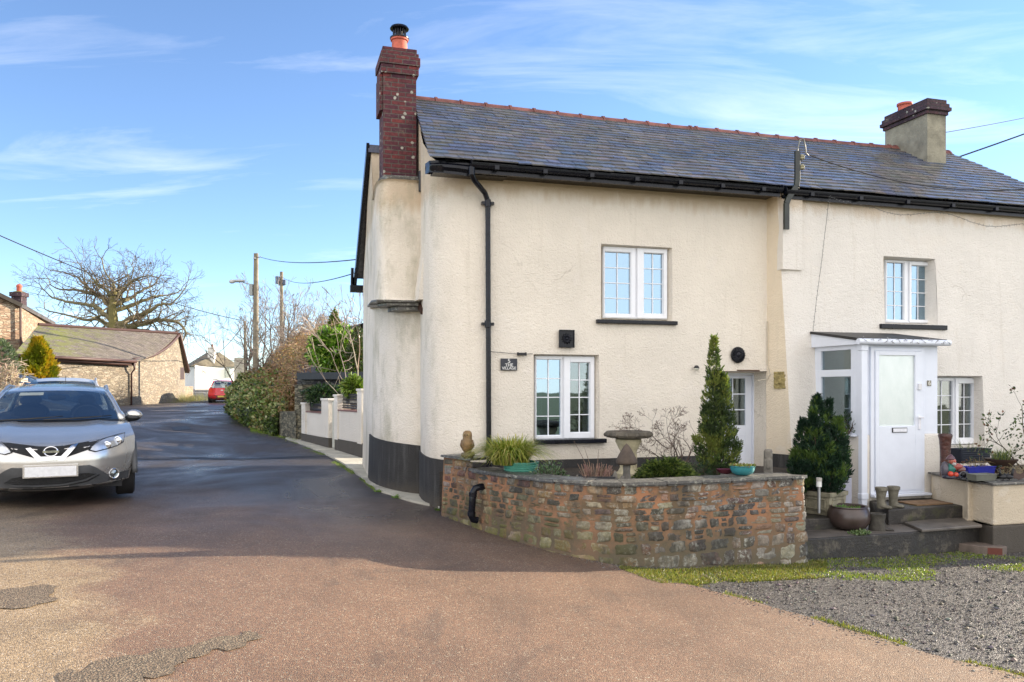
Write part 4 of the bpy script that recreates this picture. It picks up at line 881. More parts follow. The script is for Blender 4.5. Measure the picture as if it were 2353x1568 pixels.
mb = MB(); mb.box((-0.118, -0.014, -0.082), (0.118, 0.0, 0.082), (0.035, 0.038, 0.05)); mb.build('plate', M['attr'], q, bevel=0.003)
for tx, z, s_ in (('5', 0.045, 0.085), ('THE', -0.010, 0.062), ('VILLAGE', -0.052, 0.055)):
    mb = text_mb(tx, s_, 0.002); mb.cur = (0.7, 0.7, 0.68); mb.c = [(0.7, 0.7, 0.68)] * len(mb.f); mb.v = [(v[0] * (0.98 if len(tx) > 3 else 1), -0.017 - v[2], v[1] + z) for v in mb.v]; mb.build('lettering', M['attr'], q)
q = wall_thing('junction_box', 'small black cable box with thin wire above the slate house sign', 'junction box', 1198, 814)
mb = MB(); mb.box((-0.055, -0.04, -0.018), (0.055, 0.0, 0.018)); mb.box((-0.065, -0.045, -0.023), (-0.045, 0.0, 0.023)); mb.box((0.045, -0.045, -0.023), (0.065, 0.0, 0.023)); mb.build('box', M['blackmatt'], q, bevel=0.004)
mb = MB(); L = fs(1128, 0) - fs(1198, 0); mb.tube([(-0.06, -0.02, 0), (L * 0.5, -0.015, 0.012), (L, -0.015, 0.028)], 0.004, 5); mb.tube([(0.06, -0.02, 0), (0.16, -0.015, 0.004)], 0.004, 5); mb.build('wire', M['cable'], q)
q = wall_thing('wall_light', 'small dome wall light with black cap left of the tall conifer', 'light', 1597, 846)
mb = MB(); mb.lathe([(0.0, 0.04), (0.025, 0.034), (0.043, 0.0), (0.041, -0.004)], 18, (0, -0.045, 0)); mb.build('cap', M['blackmatt'], q, smooth=40)
mb = MB(); mb.lathe([(0.038, -0.004), (0.035, -0.02), (0.02, -0.035), (0.0, -0.04)], 18, (0, -0.045, 0)); mb.cur = (0.6, 0.6, 0.5); mb.c = [mb.cur] * len(mb.f); mb.build('shade', M['attrgloss'], q, smooth=True)
# stone mask on the yellow return wall
pm = H(S6 + 0.06, -0.22, fz(1781, 874, -0.2))
q = thing('wall_plaque', 'weathered yellow stone plaque with a carved face on the party wall corner', 'plaque', pm, TH - R(62))
mb = MB(); 
mb.grid(lambda u, v: ((u - .5) * 0.19, -0.02 - 0.02 * noise.noise(Vector((u * 6, v * 8, 0))) - (0.02 if abs(u - .5) < .08 and .3 < v < .65 else 0) - (-0.012 if (.15 < u < .38 or .62 < u < .85) and .6 < v < .72 else 0) + (0.014 if .3 < u < .7 and .18 < v < .24 else 0), (v - .5) * 0.255), 18, 24)
mb.box((-0.095, -0.018, -0.127), (0.095, 0.01, 0.127)); mb.build('carving', plain('yellow_stone', (0.30, 0.24, 0.10), 0.9, var=0.4, sc=14, bump=0.8), q, smooth=50)
q = thing('house_number', 'small plaque with the number 6 on the white porch panel', 'sign', H(pf(2138), PT + 0.028, fz(2138, 881, PT)), TH)
mb = MB(); mb.box((-0.035, -0.008, -0.04), (0.035, 0.0, 0.04), (0.20, 0.19, 0.15)); mb.build('plate', M['attr'], q, bevel=0.002)
mb = text_mb('6', 0.095, 0.002); mb.c = [(0.7, 0.68, 0.6)] * len(mb.f); mb.v = [(v[0], -0.011 - v[2], v[1]) for v in mb.v]; mb.build('numeral', M['attr'], q)
# iron service bracket over the gutter, with insulators
t_ = -0.36
q = thing('cable_bracket', 'black iron service bracket with two insulators standing above the gutter', 'bracket', H(fs(1808, t_), t_, fz(1808, 527, t_)), TH)
b0 = H(fs(1808, t_), t_, fz(1808, 527, t_)); 
def rel(px, py, t=-0.40): d = H(fs(px, t), t, fz(px, py, t)) - b0; return (d.dot(AX), d.dot(NX), d.z)
pts = [rel(1807, 527), rel(1807, 468), rel(1812, 455), rel(1830, 428), rel(1832, 412), rel(1832, 348)]
mb = MB()
def bar(mb, pts, w, d):
    for a, b in zip(pts, pts[1:]):
        a, b = Vector(a), Vector(b); D = (b - a); side = D.cross(Vector((0, 1, 0))).normalized() * w; dd = Vector((0, d, 0)); e = D.normalized() * 0.004
        a2, b2 = a - e, b + e
        v = [a2 - side - dd, a2 + side - dd, a2 + side + dd, a2 - side + dd, b2 - side - dd, b2 + side - dd, b2 + side + dd, b2 - side + dd]
        mb.add(v, [(0, 3, 2, 1), (4, 5, 6, 7), (0, 1, 5, 4), (1, 2, 6, 5), (2, 3, 7, 6), (3, 0, 4, 7)])
bar(mb, pts, 0.042, 0.018)
M['ironmoss'] = plain('black_iron', (0.014, 0.018, 0.012), 0.3, var=0.6, sc=8)
mb.build('iron_post', M['ironmoss'], q, bevel=0.004)
for py, rr in ((361, 0.042), (384, 0.042)):
    mb = MB(); c = Vector(rel(1843, py)); mb.lathe([(0.02, -0.045), (rr, -0.03), (rr * .8, -0.01), (rr, 0.01), (rr * 0.6, 0.03), (0.012, 0.04)], 14, tuple(c), (0.30, 0.28, 0.18)); mb.tube([Vector(rel(1834, py)), c], 0.012, 6, (0.1, 0.1, 0.08)); mb.build('insulator', M['attrgloss'], q, smooth=40)
mb = MB(); mb.tube([rel(1833, 372), rel(1833, 345), rel(1838, 322), rel(1846, 318), rel(1850, 335), rel(1852, 352), rel(1858, 358)], 0.011, 8); mb.build('cable_loop', plain('grey_cable', (0.22, 0.22, 0.2), 0.5), q, smooth=True)
# little white cable run down the party corner
mb = MB(); mb.tube([H(S6 - 0.03, -0.02, 3.0), H(S6 - 0.028, -0.02, 2.35), H(S6 - 0.0, -0.06, 2.2), H(S6 - 0.05, -0.02, 2.12), H(S6 - 0.2, -0.02, 2.1)], 0.007, 6, (0.55, 0.5, 0.4))
mb.build('cable', M['attr'], None, **tag('thin pale cable running down the corner between the two cottages', 'cable'))
# strings of tiny fairy lights
def fairy(label, pts, n, drop=0.02, white=0.6, grp=None):
    pts = [Vector(p) for p in pts]; mb = MB()
    mb.tube(pts, 0.0028, 4, (0.05, 0.05, 0.05)); L = len(pts) - 1
    for k in range(n):
        u = k / n * L; i = int(u); p = pts[i].lerp(pts[i + 1], u - i); d = Vector((random.uniform(-1, 1), random.uniform(-.7, 0.2), random.uniform(-1, 1))).normalized() * random.uniform(.012, .028)
        mb.tube([p, p + d], 0.0018, 3, (0.06, 0.06, 0.06)); mb.ball(p + d, 0.0045, 5, 4, (white, white, white))
    return mb.build('fairy_lights', M['attr'], None, **tag(label, 'fairy lights', 'strings of fairy lights on the right cottage'))
t_ = -0.34
def fr_(px, py, t=t_): return H(fs(px, t), t, fz(px, py, t))
fairy('fairy light string hanging straight down from the gutter to the porch roof', [fr_(1905, 452, -0.46), fr_(1900, 500), fr_(1888, 600, -0.4), fr_(1876, 690, -0.44), fr_(1868, 762, -0.5)], 60, white=0.3)
fairy('fairy light string looped under the eaves above the right upper window', [fr_(1908, 452, -0.46), fr_(1960, 470, -0.46), fr_(2010, 478, -0.46)] + [fr_(2010 + k * 28, 478 + k * 3.6 + 9 * math.sin(k * 0.85), -0.44) for k in range(1, 14)], 150, white=0.3)
fairy('fairy light string wound along the white porch gutter', [H(L_ - 0.08 + (R_ - L_ + 0.16) * k / 40, PT - 0.12 + 0.02 * math.sin(k * 2.2), zgt + 0.045 + 0.03 * math.sin(k * 1.7)) for k in range(41)], 120, white=0.8)
fairy('fairy light string dangling beside the lower right window', [H(R_ + 0.04, -0.75, zgt + 0.02), H(R_ + 0.05, -0.72, 2.2), H(R_ + 0.045, -0.72, 1.7), H(R_ + 0.05, -0.7, 1.15)], 70, white=0.9)
# ------------------------------------------------------------------ rubble garden wall
def poly_path(pts):
    L = [0]; 
    for a, b in zip(pts, pts[1:]): L.append(L[-1] + (b - a).length)
    def at(u):
        u = max(0, min(L[-1], u))
        for i in range(len(pts) - 1):
            if u <= L[i + 1] + 1e-9:
                return pts[i].lerp(pts[i + 1], (u - L[i]) / (L[i + 1] - L[i])), (pts[i + 1] - pts[i]).normalized()
        return pts[-1], (pts[-1] - pts[-2]).normalized()
    return at, L
def smooth_path(pts, n=4):
    out = []
    for i in range(len(pts) - 1):
        p0, p1, p2, p3 = pts[max(i - 1, 0)], pts[i], pts[i + 1], pts[min(i + 2, len(pts) - 1)]
        for k in range(n):
            t = k / n; out.append(0.5 * ((2 * p1) + (-p0 + p2) * t + (2 * p0 - 5 * p1 + 4 * p2 - p3) * t * t + (-p0 + 3 * p1 - 3 * p2 + p3) * t ** 3))
    return out + [pts[-1]]
wpts = [(1019, 10.5), (1085, 9.95), (1125, 9.62), (1190, 9.22), (1273, 8.8), (1368, 8.55), (1444, 8.5), (1558, 8.62), (1700, 8.9), (1845, 9.2)]
wp = [Vector(((x - CX) / F * Y, Y, 0)) for x, Y in wpts]
wsm = smooth_path(wp, 4)
endp = wp[-1] + Vector((-0.06, 0.36, 0)); wfull = wsm + [wp[-1] + Vector((0.01, 0.03, 0)), endp]
at, L = poly_path(wfull)
gw = thing('garden_wall', 'curved rubble stone garden wall with pink mortar and slate coping', 'wall', (1.0, 9.3, 0))
ZW = 0.965
def Pw(u, z, o):
    p, d = at(u); n = Vector((d.y, -d.x, 0)); bat = 0.05 * (1 - z); return p + n * (o + bat) + Vector((0, 0, z))
upier = (wp[1] - wp[0]).length
def ztopw(u): return 1.09 if u < upier else ZW
mb = MB(); nU = 90
mb.grid(lambda u, v: Pw(u * L[-1], -0.15 + (ztopw(u * L[-1]) + 0.15) * v, 0.0), nU, 12)
# back face and top closing the wall body
mb.grid(lambda u, v: (lambda p, d: p + Vector((-d.y, d.x, 0)) * 0.3 + Vector((0, 0, ZW * v)))(*at((1 - u) * (L[-1] - 0.37))), 40, 2)
mb.build('mortar', M['mortar'], gw, world=True)
pal = [(0.25, 0.165, 0.085), (0.13, 0.10, 0.07), (0.27, 0.15, 0.07), (0.28, 0.22, 0.145), (0.09, 0.075, 0.06), (0.17, 0.08, 0.055), (0.24, 0.19, 0.115), (0.21, 0.18, 0.135), (0.26, 0.21, 0.14)]
def stone(mb, u0, u1, z0, z1, col, seed):
    k_ = min(1, max(0, (u0 - 1.6) / 2.2)) * .65 * random.random() ** .5; gm_ = sum(col) / 3 * .95; col = tuple(c * (1 - k_) + gm_ * k_ for c in col)
    cu, cz, hu, hz = (u0 + u1) / 2, (z0 + z1) / 2, (u1 - u0) / 2, (z1 - z0) / 2; dep = random.uniform(0.010, 0.026)
    tl = random.uniform(-0.12, 0.12)
    def fn(u, v):
        a, b = 2 * u - 1, 2 * v - 1; m = max(abs(a), abs(b)); r = math.hypot(a, b) + 1e-6
        k = (m / r) * 0.22 + 0.78; a2, b2 = a * k, b * k
        wv = noise.noise(Vector((seed, a * 1.4, b * 1.4))) * 0.30
        uu = cu + hu * (a2 * (1 + wv) + b2 * tl); zz = cz + hz * (b2 * (1 + wv) + a2 * tl * 1.2)
        o = dep * (1 - m ** 7) - 0.010 + 0.012 * noise.noise(Vector((seed * 3.3, a * 2, b * 2))) * (1 - m ** 3)
        return Pw(uu, zz, o)
    mb.grid(fn, 7, 6, col)
mb = MB(); z = -0.06; sd_ = 0
while z < 1.05:
    low = z < 0.35; h = random.uniform(0.10, 0.17) if low else random.uniform(0.06, 0.13)
    if z + h > ZW and z < ZW: h = max(0.04, ZW - z)
    if z + h > 1.085: h = max(.02, 1.085 - z)
    u = random.uniform(-0.1, 0) + 0.02; lim = L[-1] if z < ZW - 0.02 else upier
    while u < lim - 0.03:
        w = random.uniform(0.12, 0.34) if low else random.uniform(0.09, 0.29); u1 = min(u + w, lim)
        if u1 - u > 0.04:
            zz0, zz1 = z, z + h
            if random.random() < 0.25 and h > 0.08 and not low:      # split into two thin stones
                zm = z + h * random.uniform(0.4, 0.6)
                for a_, b_ in ((zz0, zm), (zm, zz1)): stone(mb, max(u, 0) + .008, u1 - .006, a_ + .003, b_ - .003, jit(random.choice(pal), 0.25), sd_); sd_ += 1
            else: stone(mb, max(u, 0) + .005, u1 - .005, zz0 + .004 - random.uniform(0, .014), zz1 - .004 + random.uniform(0, .014), jit(random.choice(pal), 0.28), sd_); sd_ += 1
        u += w
    z += h
mb.build('stonework', M['stone'], gw, world=True, smooth=True)
# coping: thin ragged slates laid along the top
mb = MB()
def cope(u0, u1, z, thick, over):
    n = max(2, int((u1 - u0) / 0.05)); vs_ = []
    for k in range(n + 1):
        u = u0 + (u1 - u0) * k / n; p, d = at(u); nn = Vector((d.y, -d.x, 0)); j = over + 0.012 * noise.noise(Vector((u * 14, z, 1)))
        vs_ += [p + nn * j + Vector((0, 0, z)), p - nn * 0.31 + Vector((0, 0, z)), p - nn * 0.31 + Vector((0, 0, z + thick)), p + nn * (j - .004) + Vector((0, 0, z + thick + random.uniform(-.002, .002)))]
    fs_ = []
    for k in range(n):
        a = 4 * k; b = a + 4; fs_ += [(a + i, b + i, b + (i + 1) % 4, a + (i + 1) % 4) for i in range(4)]
    fs_ += [(3, 2, 1, 0), (4 * n, 4 * n + 1, 4 * n + 2, 4 * n + 3)]; mb.add(vs_, fs_)
u = upier + 0.005
while u < L[-1] - 0.40:
    w = random.uniform(0.28, 0.5); u1 = min(u + w, L[-1] - 0.36); cope(u, u1 - 0.006, ZW + random.uniform(0, 0.006), 0.03, 0.05); cope(u + 0.02, u1 + 0.0, ZW - 0.014, 0.013, 0.03); u += w
uu = L[-1] - 0.36; cope(uu + .001, uu + 0.03, ZW, 0.03, 0.05)
cope(-0.02 + .02, upier - 0.002, 1.092, 0.03, 0.045)
mb.build('coping', M['coping'], gw, world=True)
# black overflow pipe curling out of the wall
p0 = Pw(upier + 0.28, 0.80, 0.0); pn = at(upier + 0.28)[1]; nn = Vector((pn.y, -pn.x, 0))
mb = MB(); tp = [p0 - nn * 0.02, p0 + nn * 0.05, p0 + nn * 0.10 + Vector((-0.01, 0, -0.015)), p0 + nn * 0.12 + Vector((-0.02, 0, -0.06)), p0 + nn * 0.115 + Vector((-0.045, -0.01, -0.34)), p0 + nn * 0.10 + Vector((-0.04, 0, -0.385)), p0 + nn * 0.06 + Vector((-0.02, 0, -0.40))]
mb.tube(tp, 0.042, 14); mb.tube([tp[3], tp[3] + Vector((-0.004, 0, -0.05))], 0.049, 14); mb.tube([tp[4] + Vector((0.004, 0, 0.05)), tp[4]], 0.049, 14)
mb.build('overflow_pipe', M['black'], gw, world=True, smooth=40)
# bed of soil behind the wall
bed = [Pw(u_, 0, -0.28) for u_ in rng(0.15, L[-1] - 0.4, 24)]; bed = [(p.x, p.y) for p in bed]
mb = MB(); poly = bed + [Hw(4.9, -1.05), Hw(4.4, -0.06), Hw(0.5, -0.06), Hw(0.12, 0.0)]; area = sum(poly[i][0] * poly[(i + 1) % len(poly)][1] - poly[(i + 1) % len(poly)][0] * poly[i][1] for i in range(len(poly)))
if area < 0: poly.reverse()
ZB = 0.87; mb.prism(poly, 0.3, ZB); mb.build('garden_bed', M['soil'], kind='structure')
# upper terrace in front of the buttress
mb = MB(); tt_ = [tuple(W(1830, 1200, 9.95)[:2]), tuple(W(1960, 1200, 10.15)[:2]), Hw(6.0, -1.0), Hw(6.0, -0.3), Hw(4.9, -0.1), Hw(4.6, -1.2)]; mb.prism(tt_, 0.1, 0.36); mb.build('upper_terrace', M['step'], kind='structure', bevel=0.01)

# ------------------------------------------------------------------ plant makers
def rv(a=1): return Vector((random.gauss(0, 1), random.gauss(0, 1), random.gauss(0, 1))).normalized() * a
def leaf(mb, p, d, size, col, wid=0.5, up=None):
    d = d.normalized(); s_ = d.cross(up or rv()).normalized() * size * wid * 0.5; m = p + d * size * 0.5; n = d.cross(s_).normalized() * size * 0.12
    mb.add([p, m + s_ + n, p + d * size, m - s_ + n], [(0, 1, 2), (0, 2, 3)], col)
def blades(mb, c, n, r0, hgt, spread, cols, w=0.006, droop=1.0, seg=5):
    for _ in range(n):
        a = random.uniform(0, 2 * math.pi); rr = r0 * math.sqrt(random.random()); p = Vector(c) + Vector((rr * math.cos(a), rr * math.sin(a), 0))
        a2 = a + random.gauss(0, 0.5); out = Vector((math.cos(a2), math.sin(a2), 0)); k = random.uniform(0.35, 1.0) * spread; hh = hgt * random.uniform(0.6, 1.1); side = Vector((-out.y, out.x, 0)) * w * random.uniform(.6, 1.2)
        col = jit(random.choice(cols), 0.15); v = []
        for i in range(seg + 1):
            t = i / seg; q = p + out * k * (t ** 1.3) + Vector((0, 0, hh * (t - droop * 0.62 * t * t * (0.4 + k / spread)))) ; ww = (1 - t) ** 0.6 + 0.02
            v += [q - side * ww, q + side * ww]
        mb.add(v, [(2 * i, 2 * i + 1, 2 * i + 3, 2 * i + 2) for i in range(seg)], col)
def branch(mb, p, d, ln, r, depth, cb, tips=None, wob_=0.25, split=(2, 3), shrink=0.72, ang=0.55, grav=0.0, sides=5, segs=4, rmin=0.002, bias=None):
    pts = [p]; rad = [r]; dd = d.normalized(); r1 = max(r * 0.68, rmin)
    for i in range(segs):
        dd = (dd + rv(wob_) + Vector((0, 0, grav)) + (bias(pts[-1]) if bias else Vector((0, 0, 0)))).normalized(); pts.append(pts[-1] + dd * ln / segs); rad.append(r + (r1 - r) * (i + 1) / segs)
        if depth > 1 and i in (1, 2) and random.random() < 0.55:
            side = dd.cross(rv()).normalized(); branch(mb, pts[-1], dd * 0.5 + side * 0.9, ln * 0.55, rad[-1] * 0.5, depth - 2, cb, tips, wob_, split, shrink, ang, grav, max(3, sides - 1), segs, rmin, bias)
    mb.tube(pts, rad, sides, cb(depth) if callable(cb) else cb, cap=False)
    if depth <= 0:
        if tips is not None: tips.append((pts[-1], dd))
        return
    for k in range(random.randint(*split)):
        side = dd.cross(rv()).normalized(); a = random.uniform(0.5, 1.2) * ang
        branch(mb, pts[-1], dd * math.cos(a) + side * math.sin(a), ln * shrink * random.uniform(0.75, 1.15), r1 * random.uniform(0.6, 0.85), depth - 1, cb, tips, wob_, split, shrink, ang, grav, max(3, sides - 1), segs, rmin, bias)
def tuft(mb, p, d, size, col, n=5):
    d = d.normalized(); u = d.cross(rv()).normalized()
    for k in range(n):
        a = random.uniform(-0.75, 0.75); dd = (d * math.cos(a) + u * math.sin(a) + rv(0.15)); leaf(mb, p + d * size * random.uniform(-.2, .35), dd, size * random.uniform(.5, .95), jit(col, 0.18), 0.26)
def conifer(name, label, cat, base, hgt, prof, n, cols, sz, sunny=(0.22, 0.24, 0.03), parent=None, updir=1.3, trunk_r=0.03, lumps=5, group=None):
    q = thing(name, label, cat, base, 0, group); mb = MB()
    for _ in range(n):
        v = random.random() ** 0.9; a = random.uniform(0, 2 * math.pi); R0 = interp(prof, v)
        lump = 1 + 0.45 * noise.noise(Vector((math.cos(a) * 1.3, math.sin(a) * 1.3, v * lumps))) + 0.10 * noise.noise(Vector((math.cos(a) * 4, math.sin(a) * 4, v * 14)))
        rr = R0 * lump * (random.random() ** 0.28); p = Vector((rr * math.cos(a), rr * math.sin(a), v * hgt)); out = Vector((math.cos(a), math.sin(a), updir + random.uniform(-.3, .4)))
        kk = noise.noise(Vector((math.cos(a) * 1.1 + 5, math.sin(a) * 1.1, v * 4.5))) + random.uniform(-0.25, 0.25)
        c = cols[0] if kk < -0.12 else (cols[1] if kk < 0.16 else cols[2])
        tuft(mb, p, out, sz * random.uniform(.7, 1.2), c)
    mb.build('foliage', M['leaf'], q)
    mb = MB(); mb.tube([(0, 0, -0.02), (0.004, 0.004, hgt * 0.4), (0, 0, hgt * 0.85)], [trunk_r, trunk_r * .7, trunk_r * .2], 7); mb.build('stem', M['bark'], q)
    return q
def shrub(name, label, cat, base, rx, ry, rz, n, cols, sz, stems=6, mat='leaf', group=None, wid=0.5, rough=0.3, twigc=(0.09, 0.065, 0.045)):
    q = thing(name, label, cat, base, 0, group); mb = MB()
    for _ in range(n):
        d = rv(); d.z = abs(d.z); k = (random.random() ** 0.35) * (1 + rough * noise.noise(d * 2.2 + Vector((base[0], 0, 0)))); p = Vector((d.x * rx * k, d.y * ry * k, d.z * rz * k + 0.02))
        leaf(mb, p, d + rv(0.7) + Vector((0, 0, 0.3)), sz * random.uniform(.6, 1.2), jit(random.choice(cols), 0.22), wid)
    mb.build('foliage', M[mat], q); mb = MB()
    for _ in range(stems):
        d = rv(); d.z = abs(d.z) + 0.6; branch(mb, Vector((0, 0, -0.02)), d, max(rx, rz) * 0.5, 0.01 * max(1, rz), 2, twigc, None, 0.2, (2, 3), 0.7, 0.5, 0, 4, 3, 0.0015)
    mb.build('stem', M['twig'], q); return q

# ------------------------------------------------------------------ things in the bed, left to right
def at_px(px, z, Y): return Vector(((px - CX) / F * Y, Y, z))
GR = [(0.26, 0.30, 0.035), (0.17, 0.24, 0.03), (0.36, 0.34, 0.07), (0.10, 0.16, 0.02), (0.42, 0.36, 0.12)]
# owl ornament
q = thing('owl_ornament', 'weathered brown owl ornament perched on the left end of the garden wall', 'ornament', at_px(1074, 1.124, 10.02), R(-15))
mb = MB(); 
mb.ball((0, 0, 0.03), 0.075, 14, 8, (0.12, 0.085, 0.05), 0.35, (1.1, 0.9, 0.55), 3); mb.tube([(-0.07, 0, 0.03), (0.09, -0.01, 0.05)], 0.03, 8, (0.12, 0.09, 0.05))
mb.build('perch', M['attr'], q, smooth=True)
mb = MB(); mb.lathe([(0.022, 0.05), (0.05, 0.075), (0.068, 0.13), (0.071, 0.185), (0.06, 0.23), (0.056, 0.25), (0.06, 0.28), (0.052, 0.315), (0.028, 0.335), (0.0, 0.338)], 18, col=(0.20, 0.125, 0.05)); mb.build('body', attrmat('owl_glaze', 0.45, 0.45, 18, bump=0.8, bsc=60, bd=0.006), q, smooth=True)
mb = MB()
for sx in (-1, 1):
    mb.ball((sx * 0.022, -0.048, 0.285), 0.017, 10, 6, (0.33, 0.24, 0.09), sc=(1, .5, 1)); mb.ball((sx * 0.022, -0.056, 0.285), 0.008, 8, 6, (0.02, 0.015, 0.01)); mb.tube([(sx * 0.062, -0.01, 0.22), (sx * 0.074, -0.005, 0.15), (sx * 0.045, -0.01, 0.08)], [0.016, 0.022, 0.006], 8, (0.13, 0.08, 0.035))
mb.tube([(0, -0.055, 0.278), (0, -0.068, 0.262)], [0.008, 0.002], 6, (0.1, 0.07, 0.03)); mb.build('face', M['attr'], q, smooth=True)
# green pot of grass
pg = at_px(1197, ZB, 9.72)
q = thing('plant_pot', 'ridged sea-green glazed pot with a yellow-green grass clump', 'plant pot', pg)
mb = MB(); mb.lathe([(0.15, 0.0), (0.18, 0.07), (0.205, 0.13), (0.213, 0.14), (0.203, 0.15), (0.215, 0.165), (0.205, 0.178), (0.216, 0.19), (0.206, 0.2), (0.22, 0.215), (0.222, 0.235), (0.2, 0.236), (0.19, 0.20), (0.0, 0.2)], 30, col=(0.10, 0.33, 0.25)); mb.build('pot', M['attrgloss'], q, smooth=40)
mb = MB(); blades(mb, (-0.14, 0, 0.2), 1100, 0.2, 0.72, 0.56, GR, 0.007, 1.1); blades(mb, (-.08, 0, 0.2), 380, 0.18, 0.46, 0.25, GR[:3], 0.006, 0.5); mb.build('grass', M['leaf'], q)
q = shrub('shrub', 'small leathery grey-green shrub beside the sea-green pot', 'shrub', at_px(1262, ZB, 9.35), 0.23, 0.18, 0.24, 480, [(0.06, 0.11, 0.05), (0.10, 0.16, 0.08), (0.16, 0.22, 0.12), (0.04, 0.07, 0.03)], 0.045, mat='leafgloss')
# trough of pruned brown stems
q = thing('plant_trough', 'low black trough full of pruned bare pinkish stems', 'plant pot', at_px(1370, ZB, 9.1))
mb = MB(); mb.box((-0.19, -0.09, 0.0), (0.19, 0.09, 0.12)); mb.box((-0.205, -0.105, 0.1), (0.205, -0.0905, 0.13)); mb.box((-0.205, 0.0905, 0.1), (0.205, 0.105, 0.13)); mb.build('trough', M['blackmatt'], q, bevel=0.006)
mb = MB()
for _ in range(95):
    x = random.uniform(-0.14, 0.14); p = Vector((x, random.uniform(-.06, .06), 0.1)); d = Vector((x * 2.4 + random.gauss(0, .25), random.gauss(0, .3), 1.0)).normalized(); l = random.uniform(0.08, 0.19)
    mb.tube([p, p + d * l * .5 + rv(.006), p + d * l], [0.0045, 0.004, 0.003], 4, jit((0.24, 0.15, 0.115), .25))
for dx_, l in ((-0.18, .42), (-.1, .36), (.02, .33)): mb.tube([(dx_ * .3, 0, .1), (dx_ * .9, 0, .1 + l * .6), (dx_ * 1.4, 0, .1 + l)], [.004, .003, .0015], 4, (.2, .14, .1))
mb.build('stems', M['twig'], q)
# bird bath
q = thing('bird_bath', 'stone bird bath with a rosette-studded bowl on a fluted pedestal', 'bird bath', at_px(1444, ZB, 10.05))
z0 = 2 - (1007 - HY) / F * 10.05 - ZB
mb = MB(); mb.lathe([(0.12, z0 - 0.01), (0.2, z0 + 0.0), (0.275, z0 + 0.012), (0.292, z0 + 0.04), (0.285, z0 + 0.075), (0.27, z0 + 0.086), (0.245, z0 + 0.08), (0.2, z0 + 0.05), (0.0, z0 + 0.04)], 36)
for k in range(14):
    a = 2 * math.pi * k / 14; mb.ball((0.285 * math.cos(a), 0.285 * math.sin(a), z0 + 0.045), 0.026, 10, 6)
mb.build('bowl', M['bathstone'], q, smooth=40)
mb = MB(); mb.lathe([(0.17, 0.0), (0.17, 0.06), (0.13, 0.08), (0.10, 0.14), (0.09, z0 - 0.22), (0.105, z0 - 0.16), (0.15, z0 - 0.07), (0.165, z0 - 0.04), (0.16, z0 - 0.012)], 28)
for k in range(12):
    a = 2 * math.pi * k / 12; mb.tube([(0.095 * math.cos(a), 0.095 * math.sin(a), 0.14), (0.094 * math.cos(a), 0.094 * math.sin(a), z0 - 0.2)], 0.014, 6)
mb.build('pedestal', plain('yellow_cast_stone', (0.42, 0.37, 0.24), 0.85, var=0.35, sc=8, bump=0.6), q, smooth=40)
# staddle stone mushroom
q = thing('staddle_stone', 'stone toadstool with a pointed brown cap in front of the bird bath', 'ornament', at_px(1440, ZB, 9.3))
mb = MB(); mb.lathe([(0.075, 0.0), (0.055, 0.05), (0.04, 0.15), (0.045, 0.26)], 18); mb.build('stem', M['greystone'], q, smooth=True)
mb = MB(); mb.lathe([(0.03, 0.245), (0.10, 0.235), (0.122, 0.25), (0.125, 0.275), (0.11, 0.315), (0.075, 0.38), (0.035, 0.445), (0.0, 0.482)], 22); mb.build('cap', plain('brown_cast_stone', (0.085, 0.062, 0.045), 0.8, var=0.4, sc=8, bump=0.7), q, smooth=50)
for px, Yv, h, w, lab in ((1412, 9.0, 0.21, 0.07, 'tall pointed slate shard leaning left of the stone toadstool'), (1428, 8.95, 0.16, 0.08, 'broad grey slate shard at the foot of the stone toadstool'), (1325, 9.05, 0.16, 0.06, 'small pointed slate shard left of the black trough'), (1455, 9.0, 0.13, 0.08, 'short pale slate shard right of the stone toadstool')):
    mb = MB(); b = at_px(px, ZB - 0.02, Yv); mb.add([b + Vector(v) for v in ((-w, 0, 0), (w, 0.01, 0), (w * .3, 0.02, h), (w * .05, .02, h * 1.02), (-w, 0.05, 0), (w, 0.06, 0), (w * .3, 0.04, h), (w * .05, .04, h * 1.02))], [(0, 1, 2, 3), (7, 6, 5, 4), (0, 3, 7, 4), (1, 5, 6, 2), (2, 6, 7, 3), (0, 4, 5, 1)])
    mb.build('slate_shard', M['greystone'], None, **tag(lab, 'stone', 'slate shards in the garden bed'))
# bare shrub
random.seed(21)
q = thing('bare_shrub', 'leafless twiggy shrub against the cream wall behind the bird bath', 'shrub', at_px(1566, ZB, 10.35)); mb = MB()
bc = lambda d: jit((0.13, 0.10, 0.08) if d > 1 else (0.17, 0.125, 0.10), .2)
tw = 10.35 / F
for tip, dep in (((-60, -75), 5), ((5, -110), 5), ((32, -90), 4), ((-25, -80), 4), ((50, -60), 3), ((10, -60), 3)):
    d = Vector((tip[0] * tw, random.uniform(-.05, .1), -tip[1] * tw)); branch(mb, Vector((tip[0] * tw * .08, 0, 0)), d, d.length * 0.62, 0.012, dep, bc, None, 0.2, (2, 4), 0.62, 0.75, 0.01, 5, 4, 0.0022)
d = Vector((-85 * tw, 0, 45 * tw)); branch(mb, Vector((-30 * tw, 0, 60 * tw)), d, 0.36, 0.007, 5, bc, None, .2, (2, 4), .62, .75, 0, 4, 4, .002)
mb.build('branches', M['twig'], q)
